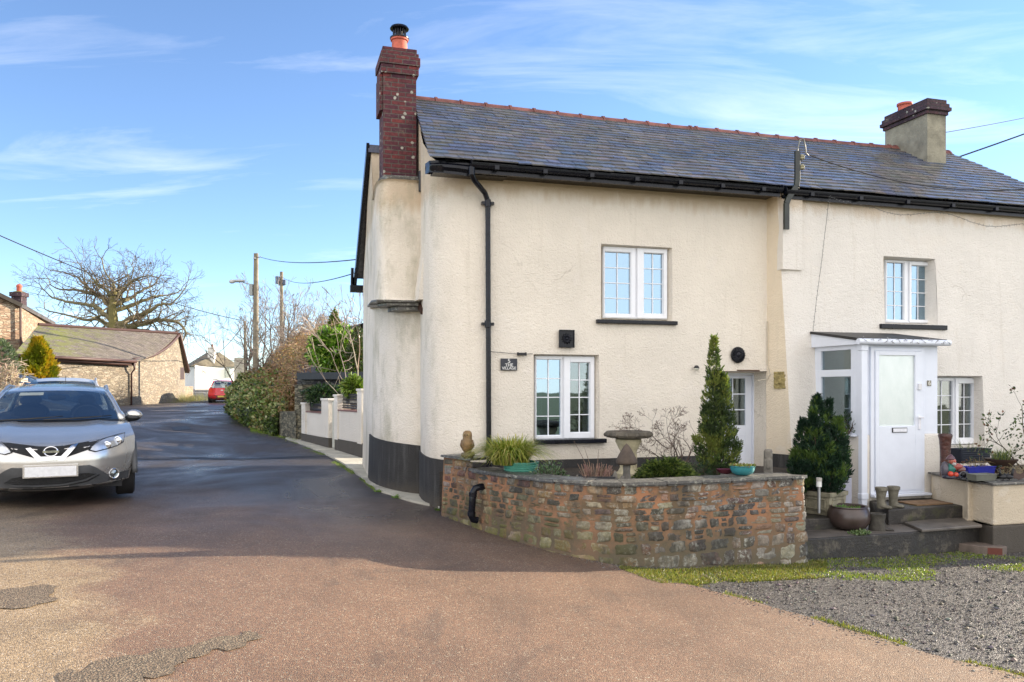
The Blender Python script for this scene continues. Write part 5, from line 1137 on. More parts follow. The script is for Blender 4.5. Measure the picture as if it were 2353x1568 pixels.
# conifer mound
q = thing('shrub', 'low rounded shaggy evergreen mound behind the middle of the wall', 'shrub', at_px(1532, ZB, 9.55)); mb = MB()
for _ in range(2600):
    d = rv(); d.z = abs(d.z); p = Vector((d.x * .36, d.y * .26, d.z * .27)) * (random.random() ** .3) * (1 + .15 * noise.noise(d * 3)); tuft(mb, p, Vector((d.x, d.y, -0.35 + d.z * .6)), 0.065, random.choice([(0.10, 0.14, 0.03), (0.05, 0.085, 0.02), (0.17, 0.21, 0.05), (0.03, 0.05, 0.015)]), 3)
mb.build('foliage', M['leaf'], q)
q = shrub('shrub', 'small dark evergreen tuft between the mound and the tall conifer', 'shrub', at_px(1610, ZB, 9.75), 0.16, 0.15, 0.22, 500, [(0.03, 0.06, 0.03), (0.05, 0.09, 0.04), (0.02, 0.04, 0.02)], 0.035, wid=.3)
def lobed(name, label, base, lobes, n, cols, sz, stemh, trunk_r=.03):
    q = thing(name, label, 'tree', base); mb = MB(); tot = sum(l[4] * (l[3]) for l in lobes)
    for dx_, dy_, z0_, h_, r_, lean in lobes:
        for _ in range(int(n * r_ * h_ / tot)):
            v = random.random() ** .95; a = random.uniform(0, 6.283); R0 = r_ * (min(1, v / .22) ** .6) * (1 - max(0, v - .25) / .75) ** .75 + .008
            rr = R0 * (random.random() ** .35) * (1 + .3 * noise.noise(Vector((math.cos(a) * 2, math.sin(a) * 2, v * 6 + dx_ * 9)))); p = Vector((dx_ + lean * v + rr * math.cos(a), dy_ + rr * math.sin(a), z0_ + v * h_)); out = Vector((math.cos(a) + lean, math.sin(a), 1.5 + random.uniform(-.4, .6)))
            kk = noise.noise(p * 5) + random.uniform(-.25, .25); tuft(mb, p, out, sz * random.uniform(.6, 1.3), cols[0] if kk < -.1 else (cols[1] if kk < .18 else cols[2]), 4)
    mb.build('foliage', M['leaf'], q); mb = MB()
    for dx_, dy_, z0_, h_, r_, lean in lobes: mb.tube([(0, 0, -.03), (dx_ * .6, dy_ * .6, z0_ + h_ * .15), (dx_ + lean * .7, dy_, z0_ + h_ * .75)], [trunk_r * .6, trunk_r * .4, .004], 6)
    mb.build('stem', M['bark'], q); return q
q = lobed('conifer', 'tall narrow columnar conifer standing before the cottage door', at_px(1646, ZB, 9.9), [(-.03, 0, .35, 1.38, .15, .0), (.06, -.02, .35, .92, .17, .03), (-.07, .02, .1, .8, .15, -.04), (.10, 0, .1, .5, .12, .10), (-.10, -.03, .1, .42, .08, -.17), (0, 0, 0, .6, .17, 0), (.03, .05, .5, .8, .12, -.03), (.12, .0, .0, .45, .08, .16)], 5200, [(0.045, 0.07, 0.028), (0.09, 0.13, 0.04), (0.19, 0.22, 0.055)], 0.06, 1.6)
q = thing('dish_ornament', 'small dark red leaf-shaped dish at the foot of the tall conifer', 'ornament', at_px(1667, ZB, 9.3)); mb = MB()
mb.lathe([(0.02, 0.12), (0.08, 0.145), (0.115, 0.185), (0.105, 0.18), (0.05, 0.15), (0, 0.14)], 14, col=(0.09, 0.02, 0.03), sy=.6); mb.build('dish', M['attrgloss'], q, smooth=40); mb = MB(); mb.tube([(0, 0, 0), (0, 0, .14)], .012, 6, (.05, .03, .03)); mb.build('stalk', M['attr'], q)
# teal bowl on a slab
mb = MB(); b = at_px(1700, ZB, 9.15); mb.prism([(b.x - .21, b.y - .08), (b.x + .2, b.y - .1), (b.x + .22, b.y + .16), (b.x - .18, b.y + .18)], ZB - .02, 1.0); mb.build('stone_block', M['greystone'], None, bevel=.012, **tag('flat grey stone block under the teal bowl', 'stone'))
q = thing('plant_bowl', 'small teal glazed bowl of low succulents on a flat stone', 'plant pot', at_px(1706, 1.001, 9.15))
mb = MB(); mb.lathe([(0.07, 0.0), (0.085, 0.006), (0.12, 0.03), (0.137, 0.07), (0.138, 0.095), (0.146, 0.103), (0.142, 0.11), (0.125, 0.105), (0.12, .09), (0, .09)], 26, col=(0.035, 0.20, 0.22)); mb.build('bowl', M['attrgloss'], q, smooth=40)
mb = MB()
for _ in range(420):
    a = random.uniform(0, 6.28); r = .15 * math.sqrt(random.random()); leaf(mb, Vector((r * math.cos(a), r * math.sin(a), .095 + .02 * random.random())), rv() + Vector((0, 0, 1)), .024, jit(random.choice([(.10, .13, .04), (.15, .10, .05), (.06, .09, .03)]), .3), .7)
mb.build('foliage', M['leaf'], q)
q = thing('head_ornament', 'small grey stone long-faced head standing by the black plinth', 'ornament', at_px(1765, 0.86, 9.85), R(-8))
mb = MB(); mb.grid(lambda u, v: (lambda a, z: (0.055 * (1 - .1 * v) * math.copysign(abs(math.cos(a)) ** .6, math.cos(a)), 0.042 * math.copysign(abs(math.sin(a)) ** .6, math.sin(a)) - (0.012 if (abs(math.cos(a)) < .35 and math.sin(a) < 0 and .4 < v < .75) else 0) + (.01 if (.25 < abs(math.cos(a)) < .9 and math.sin(a) < 0 and .68 < v < .78) else 0), z))(2 * math.pi * u, .36 * v), 32, 28)
mb.lathe([(0.049, .36), (0.04, .378), (0.0, .384)], 20, sy=.8); mb.build('carved_head', M['greystone'], q, smooth=50)

# ------------------------------------------------------------------ porch forecourt
q = lobed('conifer', 'dense bushy dark conifer in the square stone planter by the porch', at_px(1884, 0.62, 10.45), [(0, .05, .1, 1.16, .2, -.02), (-.17, 0, .02, .92, .19, -.05), (.16, -.04, .05, .92, .18, .06), (.02, -.14, 0, .78, .2, .0), (-.08, -.1, .1, .98, .16, -.04), (.22, .05, .1, .62, .15, .12), (-.24, -.02, .0, .55, .14, -.10), (.1, .1, .2, 1.0, .16, .05), (.12, -.16, .0, .55, .15, .04)], 6800, [(0.014, 0.036, 0.022), (0.03, 0.066, 0.034), (0.09, 0.145, 0.035)], 0.07, 1.1, .04)
q = thing('planter', 'square weathered stone planter with recessed side panels', 'plant pot', at_px(1893, 0.361, 10.45), R(38))
mb = MB()
def fr4(z0, z1, r0, r1): 
    mb.add([(-r0, -r0, z0), (r0, -r0, z0), (r0, r0, z0), (-r0, r0, z0), (-r1, -r1, z1), (r1, -r1, z1), (r1, r1, z1), (-r1, r1, z1)], [(0, 3, 2, 1), (4, 5, 6, 7), (0, 1, 5, 4), (1, 2, 6, 5), (2, 3, 7, 6), (3, 0, 4, 7)])
fr4(0, .05, .17, .175); fr4(.051, .24, .185, .2); fr4(.241, .30, .215, .22)
for a in range(4):
    Mr = Matrix.Rotation(a * math.pi / 2, 4, 'Z')
    for lo, hi in (((-.14, -.203, .075), (.14, -.185, .09)), ((-.14, -.21, .2), (.14, -.19, .215)), ((-.14, -.207, .0901), (-.125, -.188, .1999)), ((.125, -.207, .0901), (.14, -.188, .1999))): mb.box(lo, hi, M=Mr)
mb.build('pot', M['agedstone'], q, bevel=.008)
mb = MB(); mb.box((-.19, -.19, .301), (.19, .19, .308)); mb.build('soil', M['soil'], q)
q = thing('solar_light', 'short silver solar stake light in front of the dark conifer', 'light', at_px(1882, 0.6, 10.1))
mb = MB(); mb.tube([(0, 0, -.18), (0, 0, .16)], .018, 10, (.5, .5, .5)); mb.build('stake', M['metal'], q, smooth=40); mb = MB(); mb.lathe([(.033, .15), (.033, .22)], 16, col=(.75, .75, .72)); mb.lathe([(.036, .221), (.036, .26), (.03, .265)], 16, col=(.4, .38, .34)); mb.build('lamp_head', M['attr'], q, smooth=40)
q = thing('plant_pot', 'wide round brown metallic pot on the lower platform', 'plant pot', at_px(1950, .221, 10.1))
mb = MB(); mb.lathe([(.13, 0), (.2, .03), (.245, .09), (.258, .15), (.25, .21), (.225, .26), (.215, .275), (.228, .285), (.22, .295), (.2, .285), (.2, .25), (0, .25)], 32, col=(.06, .042, .036)); mb.build('pot', attrmat('bronze_glaze', .33, .3, 6, spec=.6), q, smooth=50)
mb = MB()
for _ in range(60): leaf(mb, Vector((random.uniform(-.15, .12), random.uniform(-.12, .1), .255)), rv() + Vector((0, 0, 1)), .05, jit((.12, .2, .06), .3))
mb.build('foliage', M['leaf'], q)
# stone wellington boots
def boot(mb, c, rz, col, sc=1.0, sym=1):
    Mt = Matrix.Translation(c) @ Matrix.Rotation(rz, 4, 'Z') @ Matrix.Scale(sc, 4)
    P = [((0, .0, .0), .0), ]
    secs = [(0.0, .07, .06, -.0), (.05, .07, .062, 0), (.10, .06, .06, .01), (.15, .062, .06, .012), (.21, .07, .07, .008), (.26, .078, .078, .004), (.265, .09, .088, .004), (.305, .092, .09, .004), (.312, .085, .082, .004), (.30, .07, .07, .004)]
    n = 18; v = []; 
    for z, rx, ry, oy in secs:
        for k in range(n): a = 2 * math.pi * k / n; v.append(Mt @ Vector((ry * math.cos(a), rx * math.sin(a) + oy, z)))
    mb.add(v, [(i * n + k, i * n + (k + 1) % n, (i + 1) * n + (k + 1) % n, (i + 1) * n + k) for i in range(len(secs) - 1) for k in range(n)] + [tuple((len(secs) - 1) * n + k for k in range(n))], col)
    # foot
    def fn(u, vv):
        a = 2 * math.pi * u; L_ = vv; w = .062 * (1 - .55 * max(0, L_ - .75) / .25) * (1 if L_ > .05 else .7); hgt = .075 - .03 * L_ if L_ < .97 else .02
        return Mt @ Vector((w * math.cos(a), .05 - .20 * L_, max(0.0, hgt * (.5 + .5 * math.sin(a)) * (1.15 if L_ < .3 else 1))))
    mb.grid(fn, 16, 12, col)
q = thing('stone_boots', 'pair of grey stone wellington boots standing by the porch door', 'ornament', at_px(2040, .421, 10.55), 0)
o_ = at_px(2040, .421, 10.55)
mb = MB(); boot(mb, at_px(2026, .421, 10.5) - o_, R(38), (.15, .138, .105), .88); mb.build('boot', attrmat('boot_stone', .9, .4, 14, bump=.9, bsc=40, bd=.008), q, smooth=50)
mb = MB(); boot(mb, at_px(2054, .421, 10.6) - o_, R(38), (.14, .13, .10), .88); mb.build('boot', bpy.data.materials['boot_stone'], q, smooth=50)
q = thing('boot_planter', 'dark concrete boot-shaped planter standing below the stone boots', 'ornament', at_px(2016, .221, 10.0))
mb = MB(); mb.lathe([(.105, 0), (.10, .05), (.088, .12), (.097, .19), (.103, .21), (.085, .215), (.08, .2), (0, .19)], 20, col=(.06, .055, .045))
mb.grid(lambda u, v: (.06 + .10 * v, -.03 - .05 * v + .05 * math.cos(6.283 * u) * (1 - .5 * v), max(0, (.05 - .02 * v) * (.5 + .5 * math.sin(6.283 * u)))), 14, 8, (.05, .045, .04)); mb.build('body', bpy.data.materials['boot_stone'], q, smooth=50)
q = thing('door_mat', 'worn brown coir door mat on the porch step', 'door mat', H(pf(2072), -1.75, .421), TH)
mb = MB(); mb.box((-.30, -.17, 0), (.30, .19, .018)); mb.build('mat', plain('coir', (.19, .115, .06), .95, var=.3, sc=9, bump=1, bsc=120, bd=.006), q, bevel=.004)
mb = MB(); 
for _ in range(150):
    s_ = random.uniform(7.0, 8.05); b = H(s_, PT - random.uniform(.02, .14), .425); leaf(mb, b + Vector((0, 0, random.random() * .05)), rv(), .045, jit((.06, .045, .03), .5), .5)
mb.build('dead_leaves', M['leaf'], None, kind='stuff', **tag('dead leaves blown into the corner below the porch door', 'dead leaves'))
mb = MB(); b = at_px(1932, .365, 10.9); mb.box((b.x - .02, b.y - .12, b.z), (b.x + .1, b.y + .12, b.z + .42)); mb.build('board', plain('pale_board', (.42, .43, .52), .6, var=.15), None, bevel=.01, **tag('pale lilac board leaning by the porch behind the dark conifer', 'board'))
q = shrub('shrub', 'small glossy leaved shrub on the porch sill behind the conifer', 'shrub', H(L_ - .02, PT + .22, zsw + .0), .13, .15, .26, 150, [(.03, .06, .025), (.05, .10, .03), (.02, .04, .02)], .06, mat='leafgloss', wid=.35)
def weeds(px, z, Y, r, n, label, cols, h=.06, cat='weeds'):
    b = at_px(px, z, Y); mb = MB()
    for _ in range(n):
        a = random.uniform(0, 6.28); rr = r * math.sqrt(random.random()); leaf(mb, b + Vector((rr * math.cos(a), rr * math.sin(a) * .6, random.random() * h * (1 - rr / r * .6))), rv() + Vector((0, 0, .8)), random.uniform(.02, .045), jit(random.choice(cols), .25), .6)
    return mb.build('weed', M['leaf'], None, **tag(label, cat))
weeds(1976, .222, 9.72, .13, 200, 'pale green weed growing in front of the round brown pot', [(.14, .2, .09), (.2, .26, .12), (.1, .15, .06)], .06)
# timber offcut on the gravel
bz = G(2256, 1270)
q = thing('timber_block', 'cut timber block with reddish end lying on the gravel', 'timber', (bz.x, bz.y, bz.z), R(-16))
mb = MB(); 
pl_ = [(-.27, -.02), (-.08, -.13), (.20, -.14), (.27, -.05), (.16, .09), (-.05, .16), (-.22, .12)]
mb.prism(pl_, -.01, .105); mb.build('block', plain('weathered_timber', (.13, .10, .08), .8, var=.4, sc=8, bump=.7, bsc=30), q, bevel=.01)
mb = MB(); mb.cur = (.12, .032, .02); mb.quad((.03, -.1365, .008), (.19, -.1432, .008), (.19, -.1432, .088), (.03, -.1365, .088)); mb.build('end_grain', M['attr'], q)

# ------------------------------------------------------------------ right planter wall and its contents
A = H(pf(2136), PT - .02, 0); Bc = Vector(((2283 - CX) / F * 10.1, 10.1, 0)); Cc = Bc + AX * 3.2
q = thing('planter_wall', 'low cream rendered planter wall with slate coping and black foot, right of the porch', 'wall', (Bc.x, Bc.y + .3, 0)); 
def prism_w(mb, z0, z1, out, back=.3):
    d1 = (Bc - A).normalized(); n1 = Vector((d1.y, -d1.x, 0)); n2 = -NX; P1 = A + n1 * out; P2 = Bc + (n1 + n2).normalized() * out * 1.15; P3 = Cc + n2 * out
    pts = [P1, P2, P3, P3 + NX * back, Bc + NX * back + d1 * -0.12, P1 - n1 * (back + out)]
    mb.prism([(p.x, p.y) for p in pts], z0, z1)
mb = MB(); prism_w(mb, .26, .765, 0); mb.build('render', render_mat('dirty_render', (.66, .56, .42), False), q, world=True, bevel=.02)
mb = MB(); prism_w(mb, -.15, .258, .025); mb.build('plinth', M['plinth'], q, world=True, bevel=.02)
mb = MB(); prism_w(mb, .767, .792, .045); mb.build('coping', M['coping'], q, world=True, bevel=.006)
mb = MB(); mb.prism([(A.x + .2, A.y - .05), (Bc.x + .1, Bc.y + .25), (Cc.x, Cc.y + .25), Hw(10.8, -.35), Hw(pf(2160), -.35), Hw(pf(2160), PT)], .1, .74); mb.build('planter_soil', M['soil'], kind='structure')
ZP = .741
# tall brown boot ornament
q = thing('boot_ornament', 'tall glossy brown boot ornament beside the porch pier', 'ornament', at_px(2172, .79, 10.95), R(30))
mb = MB(); mb.lathe([(.07, 0), (.068, .1), (.064, .25), (.07, .4), (.078, .5), (.086, .53), (.092, .56), (.08, .575), (.06, .56), (0, .55)], 18, col=(.07, .028, .022)); mb.build('body', attrmat('brown_glaze', .25, .5, 15, bump=.9, bsc=30, bd=.012), q, smooth=50)
q = thing('gnome_ornament', 'painted reclining gnome ornament in red and green on the planter coping', 'ornament', at_px(2188, .792, 10.62), R(10)); gm = MB()
for c, r, sc, col in (((0, 0, .03), .13, (1.1, .7, .3), (.03, .03, .045)), ((-.08, .03, .12), .08, (.7, .7, 1.3), (.09, .08, .10)), ((-.02, 0, .13), .07, (.9, .8, 1.1), (.02, .14, .11)), ((.05, -.02, .16), .06, (1.5, .8, .7), (.30, .07, .055)), ((.12, -.02, .12), .05, (1.3, .8, .8), (.16, .08, .07)), ((-.07, -.06, .07), .035, (1, 1, 1), (.55, .06, .03)), ((0, -.07, .06), .032, (1, 1, 1), (.50, .07, .04)), ((.16, -.03, .06), .05, (1.2, .8, .7), (.025, .025, .03))):
    gm.ball(c, r, 12, 8, col, .25, sc, r * 50)
gm.build('body', M['attrgloss'], q, smooth=True); gm = MB(); gm.ball((-.02, -.03, .235), .045, 12, 8, (.40, .12, .08)); gm.ball((-.02, -.075, .23), .014, 8, 6, (.45, .1, .07)); gm.ball((-.015, -.055, .205), .03, 10, 6, (.45, .42, .40), .4); gm.lathe([(.06, .255), (.055, .27), (.035, .30), (.0, .33)], 12, (-.03, -.01, 0), (.10, .05, .06)); gm.build('head', M['attrgloss'], q, smooth=True)
gm = MB(); gm.tube([(.10 + .055 * math.cos(a), -.08, .05 + .05 * math.sin(a)) for a in rng(0, 6.28, 14)], .007, 6, (.1, .1, .11)); gm.build('wheel', M['attrgloss'], q, smooth=True)
def trough(label, px, z, Y, w, d, h, col, ribs=0, grp=None, plant=None, mat='attr'):
    q = thing('plant_trough', label, 'plant pot', at_px(px, z, Y), TH); mb = MB(); k = .9
    mb.add([(-w * k, -d * k, 0), (w * k, -d * k, 0), (w * k, d * k, 0), (-w * k, d * k, 0), (-w, -d, h), (w, -d, h), (w, d, h), (-w, d, h), (-w * .94, -d * .9, h), (w * .94, -d * .9, h), (w * .94, d * .9, h), (-w * .94, d * .9, h), (-w * .9, -d * .85, h * .8), (w * .9, -d * .85, h * .8), (w * .9, d * .85, h * .8), (-w * .9, d * .85, h * .8)],
        [(0, 3, 2, 1), (0, 1, 5, 4), (1, 2, 6, 5), (2, 3, 7, 6), (3, 0, 4, 7), (4, 5, 9, 8), (5, 6, 10, 9), (6, 7, 11, 10), (7, 4, 8, 11), (8, 9, 13, 12), (9, 10, 14, 13), (10, 11, 15, 14), (11, 8, 12, 15), (12, 13, 14, 15)], col)
    for i in range(ribs): zz_ = h * (.2 + .6 * i / max(1, ribs - 1)); mb.box((-w * .9, -d * 1.02, zz_ - .006), (w * .9, -d * .9, zz_ + .006), col)
    mb.box((-w * 1.03, -d * 1.05, h - .015), (w * 1.03, -d * .97, h + .003), col)
    mb.build('trough', M[mat], q, bevel=.004)
    if plant: mb = MB(); plant(mb, h, w); mb.build('plant', M['leaf'], q)
    return q
def dry(mb, h, w):
    for _ in range(26): p = Vector((random.uniform(-w, w) * .8, random.uniform(-.04, .04), h * .8)); mb.tube([p, p + Vector((random.gauss(0, .04), random.gauss(0, .03), .08)), p + Vector((random.gauss(0, .09), random.gauss(0, .05), random.uniform(.05, .16)))], .0025, 3, jit((.22, .15, .08), .4))
def thin(mb, h, w):
    blades(mb, (0, 0, h * .8), 60, w * .8, .22, .12, [(.12, .16, .08), (.3, .27, .15), (.08, .1, .05)], .003, .4)
trough('raised slatted black trough under the lower right window', 2229, .90, 11.75, .28, .11, .21, (.018, .022, .035), 5, plant=thin)
mb = MB(); mb.v = []; 
q = trough('bright blue plastic trough with dried stems on the planter', 2244, .80, 11.0, .24, .09, .12, (.012, .018, .26), 0, plant=dry)
q = trough('shallow grey-green trough at the edge of the planter', 2256, .792, 10.45, .175, .08, .085, (.13, .135, .11), 0)
q = thing('plant_bowl', 'dark brown pedestal bowl of grass on the right planter', 'plant pot', at_px(2301, .80, 11.2))
mb = MB(); mb.lathe([(.10, 0), (.11, .05), (.125, .1), (.17, .15), (.20, .185), (.205, .205), (.18, .2), (0, .19)], 24, col=(.05, .03, .022)); mb.build('bowl', M['attr'], q, smooth=50)
mb = MB(); blades(mb, (0, 0, .19), 220, .11, .26, .16, [(.16, .2, .07), (.1, .15, .09), (.3, .3, .1), (.08, .12, .05)], .004, .7); mb.build('grass', M['leaf'], q)
for px, lab, rz in ((2305, 'small black metal bird ornament on the planter, beak to the left', 0), (2319, 'small black metal bird ornament on the planter, beak to the right', math.pi)):
    q = thing('bird_ornament', lab, 'ornament', at_px(px, .792, 10.4), rz, 'black metal birds on the planter'); mb = MB()
    mb.ball((0, 0, .05), .035, 10, 8, None, .1, (1.5, .8, .9)); mb.tube([(-.03, 0, .07), (-.045, 0, .11), (-.05, 0, .14)], [.02, .014, .013], 8); mb.ball((-.052, 0, .145), .016, 8, 6); mb.tube([(-.06, 0, .145), (-.085, 0, .14)], [.007, .001], 6); mb.tube([(.03, 0, .06), (.075, 0, .10)], [.02, .004], 6); mb.tube([(0, 0, 0), (0, 0, .03)], .006, 5); mb.lathe([(.03, 0), (.03, .005)], 10)
    mb.build('body', M['blackmatt'], q, smooth=True)
q = thing('cockerel_ornament', 'rusty metal cockerel silhouette at the right edge of the planter', 'ornament', at_px(2341, .792, 10.5), TH); mb = MB()
prof = [(-.1, .03), (.0, .0), (.08, .02), (.12, .1), (.1, .13), (.07, .09), (.02, .07), (-.04, .09), (-.06, .14), (-.08, .15), (-.085, .12), (-.11, .115), (-.09, .09)]
mb.add([(x, -.004, z) for x, z in prof] + [(x, .004, z) for x, z in prof], [tuple(range(13)), tuple(range(25, 12, -1))] + [(i, (i + 1) % 13, 13 + (i + 1) % 13, 13 + i) for i in range(13)], (.07, .04, .03)); mb.build('body', M['attr'], q)
# rose shrub with sparse leaves and arching stems
random.seed(5)
q = thing('rose_shrub', 'sparse arching rose shrub with dark leaves at the right edge', 'shrub', at_px(2362, ZP, 11.3)); mb = MB(); tips = []
for d, l in (((-.5, 0, .8), .55), ((-.15, .1, 1), .6), ((.3, 0, .9), .55), ((-.75, -.1, .45), .45), ((.1, -.2, 1), .5), ((.6, 0, .8), .5)): branch(mb, Vector((0, 0, 0)), Vector(d), l, .011, 3, (.06, .05, .03), tips, .2, (2, 3), .6, .6, 0, 5, 4, .002)
mb.build('stems', M['twig'], q); mb = MB()
for p, d in tips:
    for _ in range(4): leaf(mb, p + rv(.04), d + rv(.8), random.uniform(.035, .06), jit(random.choice([(.04, .07, .025), (.07, .11, .03), (.14, .06, .03), (.02, .04, .02)]), .25), .6)
for _ in range(380):
    d = rv(); p = Vector((.18 + d.x * .42, d.y * .3, .55 + d.z * .4)); leaf(mb, p, rv(), random.uniform(.035, .06), jit(random.choice([(.04, .07, .025), (.07, .11, .03), (.10, .12, .03)]), .25), .6)
mb.build('foliage', M['leaf'], q)
q = thing('dry_grass', 'tangle of pale dead stems at the right end of the planter', 'plant', at_px(2352, ZP, 11.0)); mb = MB()
for _ in range(160):
    p = Vector((random.gauss(0, .16), random.gauss(0, .1), 0)); pts = [p]
    for i in range(4): pts.append(pts[-1] + Vector((random.gauss(0, .05), random.gauss(0, .04), random.uniform(.0, .08))))
    mb.tube(pts, .0022, 3, jit((.32, .27, .17), .3), cap=False)
mb.build('stems', M['twig'], q)
# ------------------------------------------------------------------ vehicles (local: near end at y = 0, car extends towards +y)
def paint(name, col, metal=0.6, rough=0.28):
    t = NT(name); co = t.co(); n = t.noise(co, 3, 5, 0.6)
    c = t.mix(t.ramp(n, [(0.35, 0.0), (0.75, 1.0)]), col, tuple(v * 0.86 for v in col))
    dz = t.ramp(t.math('ADD', t.xyz(co)[2], t.math('MULTIPLY', t.noise(co, 9, 5, .7), .3)), [(0.25, 0.5), (0.62, 0.0)])
    c = t.mix(dz, c, (0.13, 0.11, 0.09))
    m = t.out(c, t.math('ADD', rough, t.math('MULTIPLY', dz, 0.4)), None, Metallic=metal); t.b.inputs['Coat Weight'].default_value = 0.6; t.b.inputs['Coat Roughness'].default_value = 0.08; return m
M['silver'] = paint('silver_paint', (0.60, 0.585, 0.56), 0.7, 0.22); M['red'] = paint('red_paint', (0.62, 0.015, 0.03), 0.1, 0.3)
M['greyp'] = paint('grey_paint', (0.16, 0.165, 0.175)); M['whitep'] = paint('pale_silver_paint', (0.62, 0.62, 0.60), 0.4)
M['plastic'] = plain('grey_plastic', (0.06, 0.062, 0.065), 0.5, var=.25); M['tyre'] = plain('tyre_rubber', (0.012, 0.012, 0.013), 0.75, var=.3, bump=.5, bsc=60)
M['chrome'] = plain('chrome', (0.75, 0.76, 0.78), 0.12, 1.0, var=.05); M['lens'] = plain('headlight_lens', (0.50, 0.52, 0.55), 0.08, 0.55, var=.25, sc=14)
M['blackgl'] = plain('black_trim', (0.012, 0.013, 0.015), 0.3, var=.4)
M['mesh'] = plain('grille_mesh', (0.012, 0.012, 0.012), 0.6, var=.5, sc=40, bump=1, bsc=90, bd=.02)
def car(q, rows, sz, L, belt, g1, roof, g2, pm, deck=True, wheels=(0.85, 3.45), wr=0.33, hw=0.9, arch=True):
    """rows: near-end patch (y, z, half width, edge set-back, edge rise); g1/g2: near and far screens; belt: (y, z, half) along the shoulder"""
    mb = MB(); nr = len(rows) - 1
    def front(u, v):
        k = v * nr; i = min(int(k), nr - 1); f = k - i; a, b = rows[i], rows[i + 1]
        y, z, w, yc, zr = [a[j] + (b[j] - a[j]) * f for j in range(5)]; uu = 2 * u - 1
        ridge_ = 0.014 * math.exp(-((abs(uu) - 0.58) / 0.12) ** 2) if k > sz else 0
        return Vector((uu * w, y + yc * abs(uu) ** 3.0, z + zr * abs(uu) ** 2.2 + ridge_))
    mb.grid(front, 32, nr * 3)
    edges = [front(1, i / nr) for i in range(nr + 1)]
    low = edges[:sz + 1]; cols = [low]
    tops = edges[sz + 1:] + [Vector((b[2], b[0], b[1])) for b in belt]
    zs0 = [p.z for p in low]
    for tp in tops:
        c = []
        for i in range(sz + 1):
            f = i / sz; z = zs0[0] + 0.02 + (tp.z - zs0[0] - 0.02) * f; x = hw - 0.05 * (1 - min(1, f * 2.5)) + (tp.x - hw) * max(0, (f - 0.55) / 0.45) ** 1.5; c.append(Vector((x, tp.y, z)))
        c[-1] = tp; cols.append(c)
    n = sz + 1
    for s_ in (1, -1):
        b0 = len(mb.v)
        for c in cols:
            for p in c: mb.v.append((p.x * s_, p.y, p.z))
        for j in range(len(cols) - 1):
            for i in range(sz):
                a = b0 + j * n + i; f = [a, a + 1, a + n + 1, a + n]; mb.f.append(f if s_ == -1 else f[::-1]); mb.c.append(mb.cur)
    last = cols[-1]; b0 = len(mb.v)
    for p in last:
        for k in range(9): uu = 1 - k / 4; mb.v.append((p.x * uu, p.y + 0.22 * (1 - uu * uu), p.z))
    for i in range(sz):
        for k in range(8): a = b0 + i * 9 + k; mb.f.append([a, a + 1, a + 10, a + 9]); mb.c.append(mb.cur)
    fm = MB(); fm.grid(front, 32, nr * 3)
    # shoulder deck between the screens and the rear, roof, pillars
    tp_all = [front(1, 1)] + [Vector((b[2], b[0], b[1])) for b in belt]
    for a, b in zip(tp_all, tp_all[1:]): mb.quad((-a.x, a.y, a.z), (a.x, a.y, a.z), (b.x, b.y, b.z), (-b.x, b.y, b.z))
    def roofp(u, v):
        k = v * (len(roof) - 1); i = min(int(k), len(roof) - 2); f = k - i; y, z, w = [roof[i][j] + (roof[i + 1][j] - roof[i][j]) * f for j in range(3)]; uu = 2 * u - 1
        return Vector((uu * w, y + (0.07 * uu * uu if v == 0 else 0), z - 0.045 * uu ** 4 - 0.02 * uu * uu))
    mb.grid(roofp, 16, (len(roof) - 1) * 2)
    body = mb.build('body', pm, q, smooth=45)
    mb = MB()
    for a, b in zip(tp_all, tp_all[1:]): mb.quad((-a.x * .9, a.y + .02, a.z + .006), (a.x * .9, a.y + .02, a.z + .006), (b.x * .9, b.y, b.z + .006), (-b.x * .9, b.y, b.z + .006), (.012, .012, .014))
    bz = belt[0][1]; ym = (roof[0][0] + roof[-1][0]) / 2
    for yy in (ym - .35, ym + .45):
        for sx in (-.36, .36): mb.ball((sx, yy, bz + .05), .20, 10, 8, (.03, .032, .036), 0, (1.1, .35, .75)); mb.ball((sx, yy + .02, bz + .24), .10, 10, 8, (.035, .037, .042), 0, (1.2, .5, .8))
    mb.tube([(.36 + .17 * math.cos(a), yb_s, bz + .03 + .15 * math.sin(a)) for yb_s in (g1[1][0] - .12,) for a in rng(0, 6.283, 18)], .014, 6, (.05, .05, .055))
    mb.ball((0, g1[1][0] + .02, g1[1][1] - .10), .05, 10, 6, (.02, .02, .02), 0, (2.2, .5, .8))
    mb.build('interior', M['attr'], q, smooth=30)
    (yb, zb, wb), (yt, zt, wt) = g1
    def scr(g, sgn):
        (yb, zb, wb), (yt, zt, wt) = g
        def fn(u, v):
            uu = 2 * u - 1; w = wb + (wt - wb) * v; return Vector((uu * w, yb + (yt - yb) * v + sgn * (0.13 * (1 - v) + 0.07 * v) * uu * uu, zb + (zt - zb) * v - 0.015 * uu ** 2 * v + 0.03 * math.sin(v * math.pi)))
        return fn
    w1, w2 = scr(g1, 1), scr(g2, -1)
    mb = MB(); mb.grid(w1, 16, 8); mb.build('windscreen' if sz > 4 else 'rear_window', M['glass_car'], q, smooth=True)
    mb = MB(); mb.grid(lambda u, v: w2(1 - u, v), 16, 8); mb.build('rear_window' if sz > 4 else 'windscreen', M['glass_car'], q, smooth=True)
